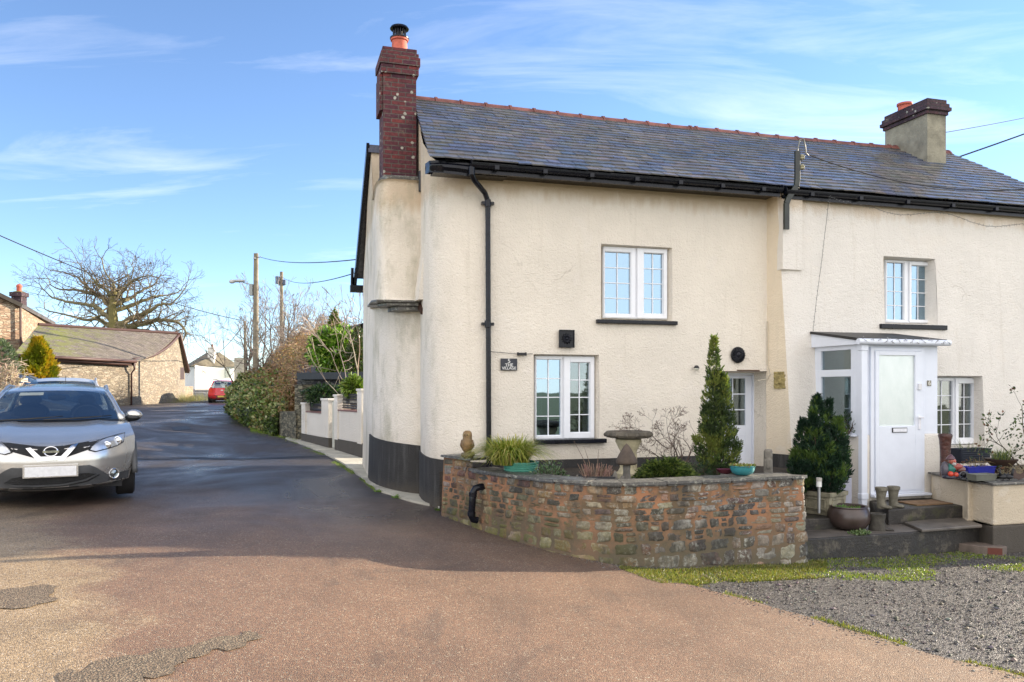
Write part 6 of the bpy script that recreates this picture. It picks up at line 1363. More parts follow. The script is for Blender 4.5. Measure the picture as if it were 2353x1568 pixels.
    for s_ in (1, -1):
        mb = MB(); P = []
        for k in range(9):
            v = k / 8; bt = w1(1, 0).lerp(w2(1, 0), v); yb_ = bt.y; zb_ = interp([(b[0], b[1]) for b in [(front(1, 1).y, front(1, 1).z)] + [(x[0], x[1]) for x in belt]], yb_); xb = interp([(front(1, 1).y, front(1, 1).x)] + [(x[0], x[2]) for x in belt], yb_) - 0.03
            rp = roofp(1, v); P += [Vector((xb * s_, yb_, zb_ + .005)), Vector((rp.x * s_ + .004 * s_, rp.y, rp.z - .01))]
        mb.add(P, [((2 * i, 2 * i + 1, 2 * i + 3, 2 * i + 2)) for i in range(8)]); mb.build('side_window', M['glass_car'], q, smooth=True)
        mb = MB()
        for w_ in (w1, w2): mb.tube([w_((s_ + 1) / 2, v) + Vector((s_ * .004, 0, .002)) for v in rng(0, 1, 6)], [.042, .036, .032, .03, .03, .03, .03], 8)
        mb.tube([roofp((s_ + 1) / 2, v) - Vector((0, 0, .012)) for v in rng(0, 1, 8)], .028, 8)
        vm = 0.48; bt = w1(1, 0).lerp(w2(1, 0), vm); rp = roofp(1, vm); 
        mb.build('pillar', pm, q, smooth=True)
    for y in wheels:
        for s_ in (1, -1):
            Mw = Matrix.Translation((s_ * (hw - 0.10), y, wr)) @ Matrix.Rotation(R(90), 4, 'Y')
            mb = MB(); mb.lathe([(wr * .62, -.105), (wr * .93, -.105), (wr, -.085), (wr, .085), (wr * .93, .105), (wr * .62, .105)], 30, M=Mw); w = mb.build('wheel', M['tyre'], q, smooth=40)
            mb = MB(); mb.lathe([(wr * .6, -.09), (wr * .62, -.107), (wr * .64, .107), (wr * .58, .107), (wr * .55, .07), (0.0, .06)], 24, M=Mw); mb.build('rim', M['metal'], w, smooth=40)
            mb = MB(); n_ = 20; pts = []
            for k in range(n_ + 1):
                a = math.pi * (k / n_) ; pts.append(Vector((s_ * (hw - .005), y + (wr + .06) * math.cos(a), wr + (wr + .045) * math.sin(a) - .03)))
            mb.tube(pts, .035, 6)
            mb.build('wheel_arch', M['plastic'], q, smooth=True)
            mb = MB(); mb.lathe([(0, 0), (wr + .03, 0), (wr + .03, .004), (0, .004)], 24, M=Matrix.Translation((s_ * (hw - .012 + (.01 if s_ > 0 else 0.002)), y, wr + .02)) @ Matrix.Rotation(R(90), 4, 'Y')); 
    bv = BVHTree.FromPolygons([Vector(v) for v in fm.v], fm.f)
    def proj(x, z):
        h = bv.ray_cast(Vector((x, -2, z)), Vector((0, 1, 0)))[0]
        if h is None: h = bv.find_nearest(Vector((x, 0.3, z)))[0]
        return h
    def patch_(name, pts, off, mat, mirror=False, sub=3, parent=None, both=False):
        outs = []
        for sg in ((1, -1) if both else ((-1,) if mirror else (1,))):
            bm = bmesh.new(); vs_ = [bm.verts.new((x * sg, 0, z)) for x, z in pts]; f = bm.faces.new(vs_); bmesh.ops.triangulate(bm, faces=[f])
            bmesh.ops.subdivide_edges(bm, edges=bm.edges[:], cuts=sub, use_grid_fill=True)
            m_ = MB(); m_.v = []
            for v in bm.verts: p = proj(v.co.x, v.co.z); m_.v.append((p.x, p.y - off, p.z))
            bm.verts.ensure_lookup_table(); nv = len(m_.v)
            for f in bm.faces:
                ids = [v.index for v in f.verts]; nn = f.normal; m_.f.append(ids if nn.y < 0 else ids[::-1]); m_.c.append((1, 1, 1))
            # edge skirt back to the body so the piece has thickness
            for e in bm.edges:
                if e.is_boundary: a, b = e.verts[0].index, e.verts[1].index; m_.add([m_.v[a], m_.v[b], (m_.v[b][0], m_.v[b][1] + off + .006, m_.v[b][2]), (m_.v[a][0], m_.v[a][1] + off + .006, m_.v[a][2])], [(0, 1, 2, 3)])
            bm.free(); outs.append(m_.build(name, mat, parent or q, smooth=30))
        return outs if both else outs[0]
    return proj, patch_, roofp, w1, front, body

# --- silver crossover
fc = Vector(((117 - CX) / F * 9.3, 9.3, 0)); YAW = R(27.6)
q = thing('parked_car', 'silver family crossover parked at the left, facing the camera with a blank plate', 'car', (fc.x, fc.y, 0.62), YAW, 'cars parked along the lane')
rows = [(.15, .17, .76, .42, .03), (.04, .215, .83, .44, .03), (.0, .40, .875, .50, .02), (.0, .55, .90, .54, .03), (.035, .66, .905, .57, .10), (.10, .715, .885, .57, .115), (.35, .795, .87, .42, .075), (.7, .875, .86, .25, .035), (1.1, .94, .84, .10, -.01)]
proj, patch_, roofp, w1, front, body = car(q, rows, 5, 4.3, [(1.9, .95, .85), (2.8, .97, .86), (3.6, 1.0, .85), (4.15, 1.0, .80)], ((1.08, .945, .775), (1.80, 1.335, .60)), [(1.80, 1.335, .61), (2.05, 1.385, .615), (2.7, 1.43, .615), (3.4, 1.42, .60), (3.85, 1.35, .57)], ((4.1, 1.0, .70), (3.86, 1.345, .56)), M['silver'], wr=.335)
X = lambda xz: (xz - 563) * .00094
Zf = lambda yz, Yd=9.3: 1.38 - (yz * .2101 - 43) * Yd / F
P2 = lambda pts, Yd=9.3: [(X(a), Zf(b, Yd)) for a, b in pts]
patch_('upper_grille', [(0.0, Zf(858)), (X(700), Zf(852)), (X(1105), Zf(797)), (X(1040), Zf(850)), (X(975), Zf(905)), (X(770), Zf(965)), (X(690), Zf(995)), (X(430), Zf(995)), (X(356), Zf(965)), (X(151), Zf(905)), (X(86), Zf(850)), (X(21), Zf(797)), (X(426), Zf(852))], .004, M['mesh'], sub=4)
V_ = [(292, 868), (345, 862), (455, 962), (672, 962), (790, 845), (862, 828), (820, 880), (700, 1008), (420, 1008)]
patch_('chrome_vee', P2(V_), .022, M['chrome'], sub=2)
hl = [(.39, Zf(908)), (.46, Zf(930)), (.60, Zf(893, 9.45)), (.70, Zf(858, 9.6)), (.765, Zf(815, 9.75)), (.785, Zf(712, 9.9)), (.66, Zf(752, 9.6)), (.53, Zf(792, 9.4))]
for hb in patch_('headlight', hl, .008, M['lens'], both=True, sub=3):
    sg = 1 if sum(v.co.x for v in hb.data.vertices) > 0 else -1
    for nm, (lx, lz, lr) in (('lens', (.70, Zf(795, 9.75), .042)), ('lens', (.585, Zf(850, 9.5), .036))):
        p = proj(sg * lx, lz); mb = MB(); Ml = Matrix.Translation(p - Vector((0, .012, 0))) @ Matrix.Rotation(R(90), 4, 'X') @ Matrix.Rotation(R(-sg * 28), 4, 'Y')
        mb.lathe([(lr * 1.15, -.02), (lr * 1.18, .008), (lr * .95, .010), (lr * .9, .0), (lr * .6, .014), (0, .02)], 18, M=Ml, col=(.5, .5, .52)); mb.build(nm, M['chrome'], hb, smooth=30)
    mb = MB(); pts = [proj(sg * x, z) - Vector((0, .012, 0)) for x, z in hl]; mb.tube(pts + [pts[0]], .006, 5); mb.build('surround', M['blackgl'], hb)
low_ = [(0, Zf(1085)), (X(985), Zf(1075)), (X(1060), Zf(1110)), (X(1150), Zf(1195)), (X(1190), Zf(1200)), (X(1330), Zf(1170, 9.5)), (X(1450), Zf(1135, 9.8)), (X(1440), Zf(1215, 9.8)), (X(1250), Zf(1300, 9.5)), (X(1000), Zf(1350)), (0, Zf(1375))]
low_ = low_ + [(-x, z) for x, z in low_[::-1][1:-1]]
patch_('lower_bumper', low_, .006, M['plastic'], sub=4)
patch_('lower_grille', [(X(a), Zf(b)) for a, b in ((60, 1240), (150, 1190), (285, 1165), (850, 1165), (980, 1165), (1105, 1195), (960, 1265), (700, 1300), (420, 1305), (180, 1285))], .012, M['mesh'], sub=3)
patch_('grille_bar', [(X(a), Zf(b)) for a, b in ((75, 1238), (180, 1265), (420, 1275), (700, 1270), (930, 1235), (1070, 1180), (1085, 1190), (940, 1252), (700, 1288), (420, 1292), (170, 1282))], .03, M['plastic'], sub=2)
patch_('skid_plate', [(X(a), Zf(b)) for a, b in ((300, 1330), (560, 1335), (830, 1322), (1000, 1300), (960, 1345), (700, 1375), (400, 1375), (150, 1345), (120, 1310))], .02, paint('skid', (.30, .30, .30), .5, .4), sub=2)
for sg in (1, -1):
    p = proj(sg * X(1258), Zf(1182, 9.45)); Mf = Matrix.Translation(p - Vector((0, .012, 0))) @ Matrix.Rotation(R(-sg * -22), 4, 'Z') @ Matrix.Rotation(R(90), 4, 'X')
    mb = MB(); mb.lathe([(.058, -.03), (.064, .012), (.058, .018), (.05, .012), (.048, -.02)], 24, M=Mf); fl = mb.build('fog_light', M['chrome'], q, smooth=30)
    mb = MB(); mb.lathe([(.05, -.03), (.05, .0), (.03, .004), (0, .01)], 20, M=Mf); mb.build('lens', M['glass_car'], fl, smooth=30)
pc = proj(0, Zf(1125)); mb = MB(); mb.box((-.26, pc.y - .04, pc.z - .056), (.26, pc.y - .028, pc.z + .056), (.78, .78, .78)); pl = mb.build('number_plate', M['attr'], q, bevel=.003)
mb = MB(); mb.box((-.28, pc.y - .027, pc.z - .07), (.28, pc.y + .05, pc.z + .075)); mb.build('plate_holder', M['silver'], q, bevel=.004)
bc_ = proj(0, Zf(910)); mb = MB(); mb.tube([(.068 * math.cos(a), bc_.y - .035, bc_.z + .05 * math.sin(a) * 1.1) for a in rng(0, 2 * math.pi, 24)], .0085, 6); mb.box((-.082, bc_.y - .047, bc_.z - .012), (.082, bc_.y - .036, bc_.z + .012)); bd = mb.build('badge', M['chrome'], q, smooth=30)
mb = text_mb('NISSAN', .026, .001); mb.c = [(.05, .05, .06)] * len(mb.f); mb.v = [(v[0], bc_.y - .0485 - v[2], v[1] + bc_.z) for v in mb.v]; mb.build('lettering', M['attr'], bd)
for sg in (1, -1):
    mb = MB(); mb.ball((sg * .93, 1.42, 1.0), .1, 14, 10, sc=(1.05, .55, .75)); mb.build('mirror', M['silver'], q, smooth=True)
    mb = MB(); mb.ball((sg * .91, 1.40, .965), .095, 12, 8, sc=(1.05, .5, .5)); mb.tube([(sg * .82, 1.40, .93), (sg * .90, 1.42, .95)], .035, 8); mb.build('mirror_base', M['blackgl'], q, smooth=True)
    mb = MB(); e = (sg + 1) / 2; mb.tube([roofp(e, v) + Vector((sg * -.0, 0, h)) for v, h in ((.08, .0), (.14, .028), (.3, .038), (.5, .038), (.75, .034), (.88, .0))], .017, 8); mb.build('roof_rail', M['metal'], q, smooth=True)
mb = MB(); mb.grid(lambda u, v: roofp(.12 + .76 * u, .26 + .6 * v) + Vector((0, 0, .005)), 12, 10); mb.build('glass_roof', M['glass_dark'], q, smooth=True)
for a, b in ((.10, .56), (.42, .93)):
    mb = MB(); pts = [w1(a + (b - a) * k, .02 + .085 * k ** 1.5) - Vector((0, .02, -.012)) for k in rng(0, 1, 6)]; mb.tube(pts, [.008, .010, .012, .014, .011, .007, .006], 6); mb.build('wiper', M['blackgl'], q, smooth=True)
mb = MB(); mb.grid(lambda u, v: w1(u, -.04 + .06 * v) - Vector((0, .004, -.004)), 16, 2); mb.build('scuttle', M['blackgl'], q)
mb = MB(); mb.tube([(.06, 3.5, 1.42), (.06, 3.62, 1.56)], .004, 5); mb.ball((-.0, 3.3, 1.44), .03, 8, 6, sc=(.6, 1.5, .9)); mb.build('aerial', M['blackgl'], q, smooth=True)
mb = MB(); mb.grid(lambda u, v: w1(.16 + .22 * u, .80 + .12 * v) - Vector((0, .003, 0)), 6, 2); mb.build('sun_visor', plain('visor', (.30, .33, .30), .5), q)
mb = MB(); mb.box((-.75, .35, .16), (.75, 4.0, .3)); mb.build('underbody', M['tyre'], q)

# --- red hatchback seen from behind
rc = W(519, 942, 51)
q = thing('parked_car', 'bright red hatchback up the lane seen from behind, half hidden by the hedge', 'car', (rc.x - .25, rc.y, g(rc.x, rc.y) + .02), R(15), 'cars parked along the lane')
rows = [(.10, .24, .76, .30, .02), (.02, .34, .82, .32, 0), (.0, .52, .86, .34, 0), (.03, .62, .86, .34, 0), (.05, .95, .80, .30, -.02)]
proj, patch_, roofp, w1, front, body = car(q, rows, 4, 3.9, [(1.2, .97, .83), (2.2, .95, .84), (3.0, .90, .84), (3.8, .72, .78)], ((.10, .96, .68), (.52, 1.38, .54)), [(.50, 1.385, .56), (1.0, 1.45, .58), (1.7, 1.46, .58), (2.3, 1.38, .58)], ((2.95, .93, .72), (2.32, 1.37, .56)), M['red'], wheels=(.7, 3.1), wr=.31, hw=.86)
patch_('tail_light', [(.58, .68), (.80, .72), (.79, .93), (.60, .92)], .012, plain('tail_lens', (.65, .04, .03), .2), both=True)
patch_('rear_bumper', [(-.80, .25), (.80, .25), (.84, .34), (.60, .42), (.45, .47), (-.45, .47), (-.60, .42), (-.84, .34)], .01, M['plastic'])
patch_('number_plate', [(-.26, .355), (.26, .355), (.26, .455), (-.26, .455)], .03, plain('yellow_plate', (.75, .55, .12), .5, var=.25, sc=18))
patch_('bumper_seam', [(-.82, .60), (.82, .60), (.82, .62), (-.82, .62)], .008, M['blackgl'])
patch_('reflector', [(.55, .30), (.74, .31), (.74, .37), (.57, .37)], .016, plain('reflector', (.5, .02, .02), .3), both=True)
p = proj(0, .80); mb = MB(); mb.box((-.07, p.y - .03, p.z - .02), (.07, p.y + .01, p.z + .02)); mb.build('handle', M['chrome'], q, bevel=.005)
mb = MB(); mb.box((-.7, .25, .16), (.7, 3.6, .3)); mb.build('underbody', M['tyre'], q)
# --- two more cars half hidden behind the crossover
def small(label, loc, rz, pm, rails=False):
    q = thing('parked_car', label, 'car', loc, rz, 'cars parked along the lane')
    rows = [(.15, .2, .72, .34, .02), (.02, .35, .80, .36, 0), (.0, .55, .84, .38, 0), (.06, .68, .85, .38, .03), (.3, .78, .84, .30, .02), (.95, .92, .82, .1, 0)]
    proj, patch_, roofp, w1, front, body = car(q, rows, 4, 4.1, [(1.8, .93, .83), (2.8, .94, .83), (3.6, .95, .82), (4.1, .93, .76)], ((.95, .92, .74), (1.75, 1.38, .56)), [(1.75, 1.385, .57), (2.1, 1.45, .58), (2.9, 1.46, .57), (3.6, 1.40, .55)], ((4.0, .95, .68), (3.62, 1.395, .54)), pm, wheels=(.8, 3.3), wr=.31, hw=.85)
    patch_('headlight', [(.45, .60), (.74, .62), (.80, .76), (.55, .70)], .01, M['lens'], both=True); patch_('grille', [(-.4, .45), (.4, .45), (.42, .6), (-.42, .6)], .008, M['mesh'])
    if rails:
        for sg in (1, -1): mb = MB(); e = (sg + 1) / 2; mb.tube([roofp(e, v) + Vector((0, 0, h)) for v, h in ((.08, .0), (.16, .045), (.5, .05), (.8, .045), (.9, .0))], .022, 8); mb.build('roof_rail', M['metal'], q, smooth=True)
    return q
p = W(196, 880, 15.2); small('pale silver estate with roof rails, mostly hidden behind the silver crossover', (p.x, p.y - .9, g(p.x, p.y)), R(27), M['whitep'], True)
p = W(92, 880, 15.5); small('dark grey car parked side-on under the golden conifer', (p.x + 1.3, p.y + .3, g(p.x, p.y) + .0), R(98), M['greyp'])
# ------------------------------------------------------------------ barn and farmhouse across the lane
def quadw(mb, a, b, c, d, n=1, col=None): mb.quad(a, b, c, d, col)
def slate_tex(name, c1, c2, mossy=True):
    t = NT(name); co = t.co(kind='UV'); b = t.n.new('ShaderNodeTexBrick'); t.l.new(co, b.inputs['Vector']); b.inputs['Scale'].default_value = 1; b.inputs['Brick Width'].default_value = .32; b.inputs['Row Height'].default_value = .19
    b.inputs['Mortar Size'].default_value = .012; b.inputs['Mortar Smooth'].default_value = .1; b.inputs['Color1'].default_value = c1 + (1,); b.inputs['Color2'].default_value = c2 + (1,); b.inputs['Mortar'].default_value = (.03, .025, .02, 1)
    c = t.mix(1.0, b.outputs['Color'], t.ramp(t.noise(t.co(), 2.5, 6, .7), [(.3, .6), (.7, 1.5)]), 'MULTIPLY')
    if mossy:
        x = t.xyz(co)[0]; mo = t.math('MULTIPLY', t.ramp(t.noise(t.co(), 1.6, 5, .7), [(.42, 0.), (.56, 1.)]), t.ramp(t.math('MULTIPLY', x, .1), [(.12, 1.0), (.45, 0.1)]))
        c = t.mix(mo, c, (.16, .17, .035)); c = t.mix(t.ramp(t.noise(t.co(), 8, 4, .7), [(.55, 0.), (.65, .5)]), c, (.34, .32, .27))
    return t.out(c, .8, t.bump(t.math('MULTIPLY', b.outputs['Fac'], -1.0), .8, .03))
def uvquad_roof(name, parent, e0, e1, r1, r0, mat, thick=.08, nv=1, mid=None):
    """eave e0-e1, ridge r0-r1; UV in metres"""
    me = bpy.data.meshes.new(name); N = 8
    vs_, uv = [], []; Le = (e1 - e0).length
    for j in range(N + 1):
        for i in range(N + 1):
            u, v = i / N, j / N; p = e0.lerp(e1, u).lerp(r0.lerp(r1, u), v)
            if mid: p = p + Vector((0, 0, mid(u, v)))
            vs_.append(p); uv.append((u * Le, v * (r0 - e0).length))
    Mi = parent_mat(parent).inverted(); fs_ = [(j * (N + 1) + i, j * (N + 1) + i + 1, (j + 1) * (N + 1) + i + 1, (j + 1) * (N + 1) + i) for j in range(N) for i in range(N)]
    me.from_pydata([tuple(Mi @ v) for v in vs_], [], fs_); ul = me.uv_layers.new(name='UVMap')
    for p in me.polygons:
        for li in p.loop_indices: ul.data[li].uv = uv[me.loops[li].vertex_index]
    me.materials.append(mat); ob = bpy.data.objects.new(name, me); COL.objects.link(ob); ob.parent = parent
    s_ = ob.modifiers.new('thickness', 'SOLIDIFY'); s_.thickness = thick; s_.offset = -1; return ob
M['bslate'] = slate_tex('barn_slates', (.17, .14, .12), (.115, .095, .085)); M['fslate'] = slate_tex('farm_slates', (.10, .09, .09), (.07, .065, .07), False)
M['brown'] = plain('brown_gutter', (.065, .03, .024), .55)
A0, A1, B1, C1 = W(45, 930, 39), W(303, 941, 45.5), W(409, 937, 53), W(425, 934, 58)
ez = lambda y, Y: 2 - (y - HY) / F * Y
barn = thing('barn', 'long rubble stone barn with mossy slate roof and sweeping curved verge', 'barn', (A1.x, A1.y, .4))
rz0, rz1 = ez(748, 46), ez(768, 53)
R0, R1 = W(88, 748, 46), W(408, 768, 53); e0z, e1z = ez(812, 39), ez(826, 45.5)
mb = MB()
mb.quad((A0.x, A0.y, -.5), (A1.x, A1.y, -.5), (A1.x, A1.y, e1z), (A0.x, A0.y, e0z))
n = 14; pr = None                     # oblique end wall whose top follows the curved verge
for i in range(n + 1):
    u = i / n; p = A1.lerp(B1, u); zt = e1z + (rz1 - .1 - e1z) * (0.35 * u + 0.65 * u ** 2.6)
    if pr: mb.quad((pr[0].x, pr[0].y, -.5), (p.x, p.y, -.5), (p.x, p.y, zt), (pr[0].x, pr[0].y, pr[1]))
    pr = (p, zt)
mb.quad((B1.x, B1.y, -.5), (C1.x, C1.y, -.5), (C1.x, C1.y, ez(850, 58)), (B1.x, B1.y, rz1 - .1)); mb.quad((C1.x, C1.y, -.5), (A0.x - 7, A0.y + 14, -.5), (A0.x - 7, A0.y + 14, 3.3), (C1.x, C1.y, ez(850, 58)))
mb.quad((A0.x - 7, A0.y + 14, -.5), (A0.x, A0.y, -.5), (A0.x, A0.y, e0z), (A0.x - 7, A0.y + 14, 3.3))
mb.build('wall', M['barnstone'], barn, world=True)
E0 = Vector((A0.x - .1, A0.y - .3, e0z - .05)); E1 = Vector((A1.x + .35, A1.y - .1, e1z - .05)); R0v = Vector((R0.x, R0.y, rz0)); R1v = Vector((R1.x + .1, R1.y - .2, rz1))
roof = uvquad_roof('roof', barn, E0, E1, R1v, R0v, M['bslate'], .1, mid=lambda u, v: -.5 * max(0, u - .55) / .45 * v * (1 - v) * 2.2)
uvquad_roof('rear_roof', barn, R0v, R1v, Vector((C1.x + .2, C1.y + .3, ez(855, 58))), Vector((A0.x - 7, A0.y + 14, 3.2)), M['bslate'], .1)
mb = MB(); mb.tube([R0v + Vector((0, 0, .03)), R0v.lerp(R1v, .5) + Vector((0, 0, .0)), R1v + Vector((0, 0, .03))], .13, 6); mb.build('ridge_tiles', M['brown'], barn, world=True)
mb = MB(); mb.tube([E0 + Vector((.2, -.1, -.08)), E1 + Vector((0, -.1, -.08))], .09, 6); bar(mb, [tuple(E0 + Vector((.15, 0, -.22))), tuple(E1 + Vector((-.1, 0, -.22)))], .1, .03)
vg = []
for i in range(n + 1): u = i / n; p = A1.lerp(B1, u); vg.append(Vector((p.x + .12, p.y - .12, e1z + (rz1 - .02 - e1z) * (0.35 * u + 0.65 * u ** 2.6) - .03)))
mb.tube(vg, .1, 6); mb.tube([R1v + Vector((.1, 0, 0)), Vector((C1.x + .25, C1.y, ez(853, 58)))], .12, 6)
mb.tube([E1 + Vector((-.12, -.2, -.05)), E1 + Vector((-.1, -.1, -.5)), (A1.x + .05, A1.y - .15, e1z - .8), (A1.x + .05, A1.y - .15, .3)], .055, 6)
mb.build('gutter', M['brown'], barn, world=True, smooth=True)
wpc = B1.lerp(C1, .35); mb = MB(); bar(mb, [(wpc.x + .02, wpc.y, ez(872, 55)), (wpc.x + .02, wpc.y, ez(845, 55))], .06, .4); mb.cur = (.045, .02, .016); mb.c = [mb.cur] * len(mb.f); mb.build('window', M['attr'], barn, world=True)
# low wall running on beyond the barn
mb = MB(); a, b = C1, W(444, 925, 66); nrm = Vector((b.y - a.y, a.x - b.x, 0)).normalized() * .4
mb.prism([(a.x, a.y), (b.x, b.y), (b.x - nrm.x, b.y - nrm.y), (a.x - nrm.x, a.y - nrm.y)], -.2, ez(888, 60)); mb.build('stone_wall', M['housestone'], None, **tag('low stone wall running on from the barn gable up the lane', 'wall'))
# farmhouse
fh = thing('farmhouse', 'tall stone farmhouse at the left edge with a red-potted brick chimney', 'house', tuple(W(48, 930, 47))[:2] + (.5,))
K = W(49, 900, 47); Lf = W(-160, 900, 43); Rr = W(118, 900, 58)
zk = ez(704, 47)
mb = MB(); up = lambda p, z: (p.x, p.y, z)
zL = ez(640, 43)
mb.quad(up(Lf, -.2), up(K, -.2), up(K, zk), up(Lf, zk + 1.9)); mb.quad(up(K, -.2), up(Rr, -.2), up(Rr, ez(748, 58)), up(K, zk)); mb.quad(up(Rr, -.2), (Rr.x - 10, Rr.y, -.2), (Rr.x - 10, Rr.y, 6), up(Rr, ez(748, 58))); mb.quad((Rr.x - 10, Rr.y, -.2), up(Lf, -.2), up(Lf, zk + 1.9), (Rr.x - 10, Rr.y, 6))
mb.build('wall', M['housestone'], fh, world=True)
o1 = Vector((.25, -.25, .12))
uvquad_roof('roof', fh, Vector(up(Lf, zk + 2.0)) + o1 * .6, Vector(up(K, zk)) + o1, Vector(up(Rr, ez(745, 58))) + Vector((.3, 0, .12)), Vector((Rr.x - 10, Rr.y, 6.2)), M['fslate'], .22)
mb = MB(); mb.tube([(K.x + .1, K.y - .25, zk - .1), (K.x + .1, K.y - .2, 2)], .07, 6); mb.build('downpipe', M['brown'], fh, world=True)
cc = W(44, 700, 49.5); zc0, zc1 = ez(706, 49.5), ez(672, 49.5)
mb = MB(); mb.box((cc.x - .30, cc.y - .3, zc0 - .8), (cc.x + .30, cc.y + .3, zc1)); mb.box((cc.x - .38, cc.y - .38, zc1 - .28), (cc.x + .38, cc.y + .38, zc1 - .02)); chf = mb.build('chimney', M['brick2'], fh, world=True)
mb = MB(); mb.ball((cc.x, cc.y, zc1 - .03), .36, 10, 6, (.13, .14, .03), .3, (1, 1, .3)); mb.build('moss', M['attr'], chf, world=True)
mb = MB(); mb.lathe([(.15, 0), (.14, .3), (.17, .34), (.16, .42), (.08, .5), (.0, .52)], 14, (cc.x, cc.y, zc1)); mb.build('chimney_pot', M['terra'], chf, world=True, smooth=40)
# far white house
wh = thing('white_house', 'white rendered house with hipped slate roof at the end of the lane', 'house', tuple(W(480, 905, 82))[:2] + (1.2,))
a, b, c = W(424, 905, 87), W(448, 905, 82), W(548, 905, 86); zE = ez(840, 82)
mb = MB(); d = Vector((a.x - b.x, a.y - b.y, 0)) * 1.3; dd = up(c + d * 1.0, 0)
mb.quad(up(b, .5), up(c, .5), up(c, zE), up(b, zE)); mb.quad(up(a, .5), up(b, .5), up(b, zE), up(a, zE)); mb.quad(up(c, .5), (dd[0], dd[1], .5), (dd[0], dd[1], zE), up(c, zE)); mb.quad((dd[0], dd[1], .5), up(a, .5), up(a, zE), (dd[0], dd[1], zE))
mb.build('wall', M['whitewall'], wh, world=True)
rc0 = W(474, 811, 86); rc1 = W(505, 811, 85); zRf = ez(810, 85); o2 = .3
mb = MB(); cB = lambda p, ex, ey: (p.x + ex, p.y + ey, zE - .05)
pa, pb, pc_, pd = cB(a, -o2, o2), cB(b, -o2, -o2), cB(c, o2, -o2), (dd[0] + o2, dd[1] + o2, zE - .05)
mb.add([pa, pb, pc_, pd, (rc0.x, rc0.y, zRf), (rc1.x, rc1.y, zRf)], [(1, 2, 5, 4), (0, 1, 4), (2, 3, 5), (3, 0, 4, 5), (0, 3, 2, 1)]); mb.build('roof', plain('mossy_far_slates', (.15, .13, .09), .8, var=.5, sc=1.5), wh, world=True)
q = W(487, 830, 84); mb = MB(); mb.box((q.x - .33, q.y - .3, zE), (q.x + .33, q.y + .4, ez(801, 84))); mb.box((q.x - .38, q.y - .35, ez(801, 84) + .001), (q.x + .38, q.y + .45, ez(801, 84) + .12)); chw = mb.build('chimney', M['whitewall'], wh, world=True)
mb = MB(); mb.lathe([(.12, 0), (.11, .3), (.13, .32)], 10, (q.x + .05, q.y, ez(801, 84) + .12), (.2, .08, .06)); mb.build('chimney_pot', M['attr'], chw, world=True)
mb = MB(); q = W(524, 858, 84.6); mb.box((q.x - .25, q.y - .3, q.z - .5), (q.x + .25, q.y + .2, q.z + .5)); mb.build('window', M['glass_dark'], wh, world=True)
mb = MB(); q = W(546, 878, 70); mb.box((q.x - .3, q.y, 1), (q.x + .5, q.y + .6, ez(822, 70))); mb.build('chimney', M['concpale'], None, **tag('weathered grey chimney rising from the shrubs beside the white house', 'chimney'))
# ------------------------------------------------------------------ bare oak behind the barn
def limb(mb, pts, r0, r1, sub, cb, seed, step=.35, sl=(.9, 2.2), depth=3, bias=None, wob_=.28):
    pts = smooth_path([Vector(p) for p in pts], 5); n = len(pts)
    pts = [p + rv(.05 * (1 if i else 0)) * (1 + r0) for i, p in enumerate(pts)]
    rad = [r0 + (r1 - r0) * i / (n - 1) for i in range(n)]; mb.tube(pts, rad, 7, cb(5), cap=False)
    for i in range(2, n):
        for _ in range(sub):
            if random.random() < step * 1.9:
                d = (pts[i] - pts[i - 1]).normalized(); side = d.cross(rv()).normalized(); s_ = d * .45 + side * .9 + Vector((0, 0, .05)); branch(mb, pts[i], s_, random.uniform(*sl) * (1 - .2 * i / n), rad[i] * .42, depth, cb, None, wob_, (2, 3), .68, .75, 0.0, 4, 4, .012, bias)
    branch(mb, pts[-1], pts[-1] - pts[-2], sl[1] * .8, r1, depth, cb, None, wob_, (2, 3), .7, .7, 0, 4, 4, .012, bias)
random.seed(11)
TX = lambda px, py, dy=0: (lambda p: (p.x, p.y, p.z))(W(px, py, 70 + dy))
oak = thing('bare_tree', 'large leafless oak with wide gnarled crown rising behind the barn roof', 'tree', TX(262, 918)); mb = MB()
cbo = lambda d: jit((.18, .155, .085) if d > 3 else ((.15, .125, .08) if d > 1 else (.115, .09, .07)), .2)
mb.tube([TX(263, 925), TX(264, 800), TX(262, 752), TX(258, 705), TX(262, 670)], [.62, .5, .42, .34, .26], 10, (.17, .15, .06))
for pts, r0 in (([(262, 680), (258, 668), (262, 655), (252, 642)], .24), ([(260, 715), (240, 690), (220, 675), (195, 655), (180, 638)], .26), ([(262, 740), (240, 722), (220, 706), (190, 698), (150, 692), (115, 682)], .26), ([(262, 750), (243, 745), (228, 735), (190, 735), (150, 722)], .24),
    ([(258, 705), (285, 690), (300, 685), (325, 668), (345, 660)], .24), ([(263, 748), (300, 735), (335, 718), (370, 700), (395, 700)], .28), ([(264, 750), (310, 748), (350, 738), (385, 735), (415, 748), (428, 770)], .28), ([(262, 690), (278, 675), (290, 660), (302, 645)], .2), ([(260, 700), (225, 680), (185, 668), (145, 665)], .2), ([(262, 750), (300, 755), (340, 760), (375, 765)], .2), ([(260, 685), (245, 668), (225, 654), (212, 638)], .2), ([(262, 715), (310, 698), (350, 684), (375, 680)], .22)):
    m = len(pts); dz_ = random.uniform(-4, 4); limb(mb, [TX(x, y, dz_ * i / m) for i, (x, y) in enumerate(pts)], r0, .07, 1, cbo, 1, .36, (1.1, 2.3), 3)
me = mb.build('branches', M['twig'], oak, world=True)
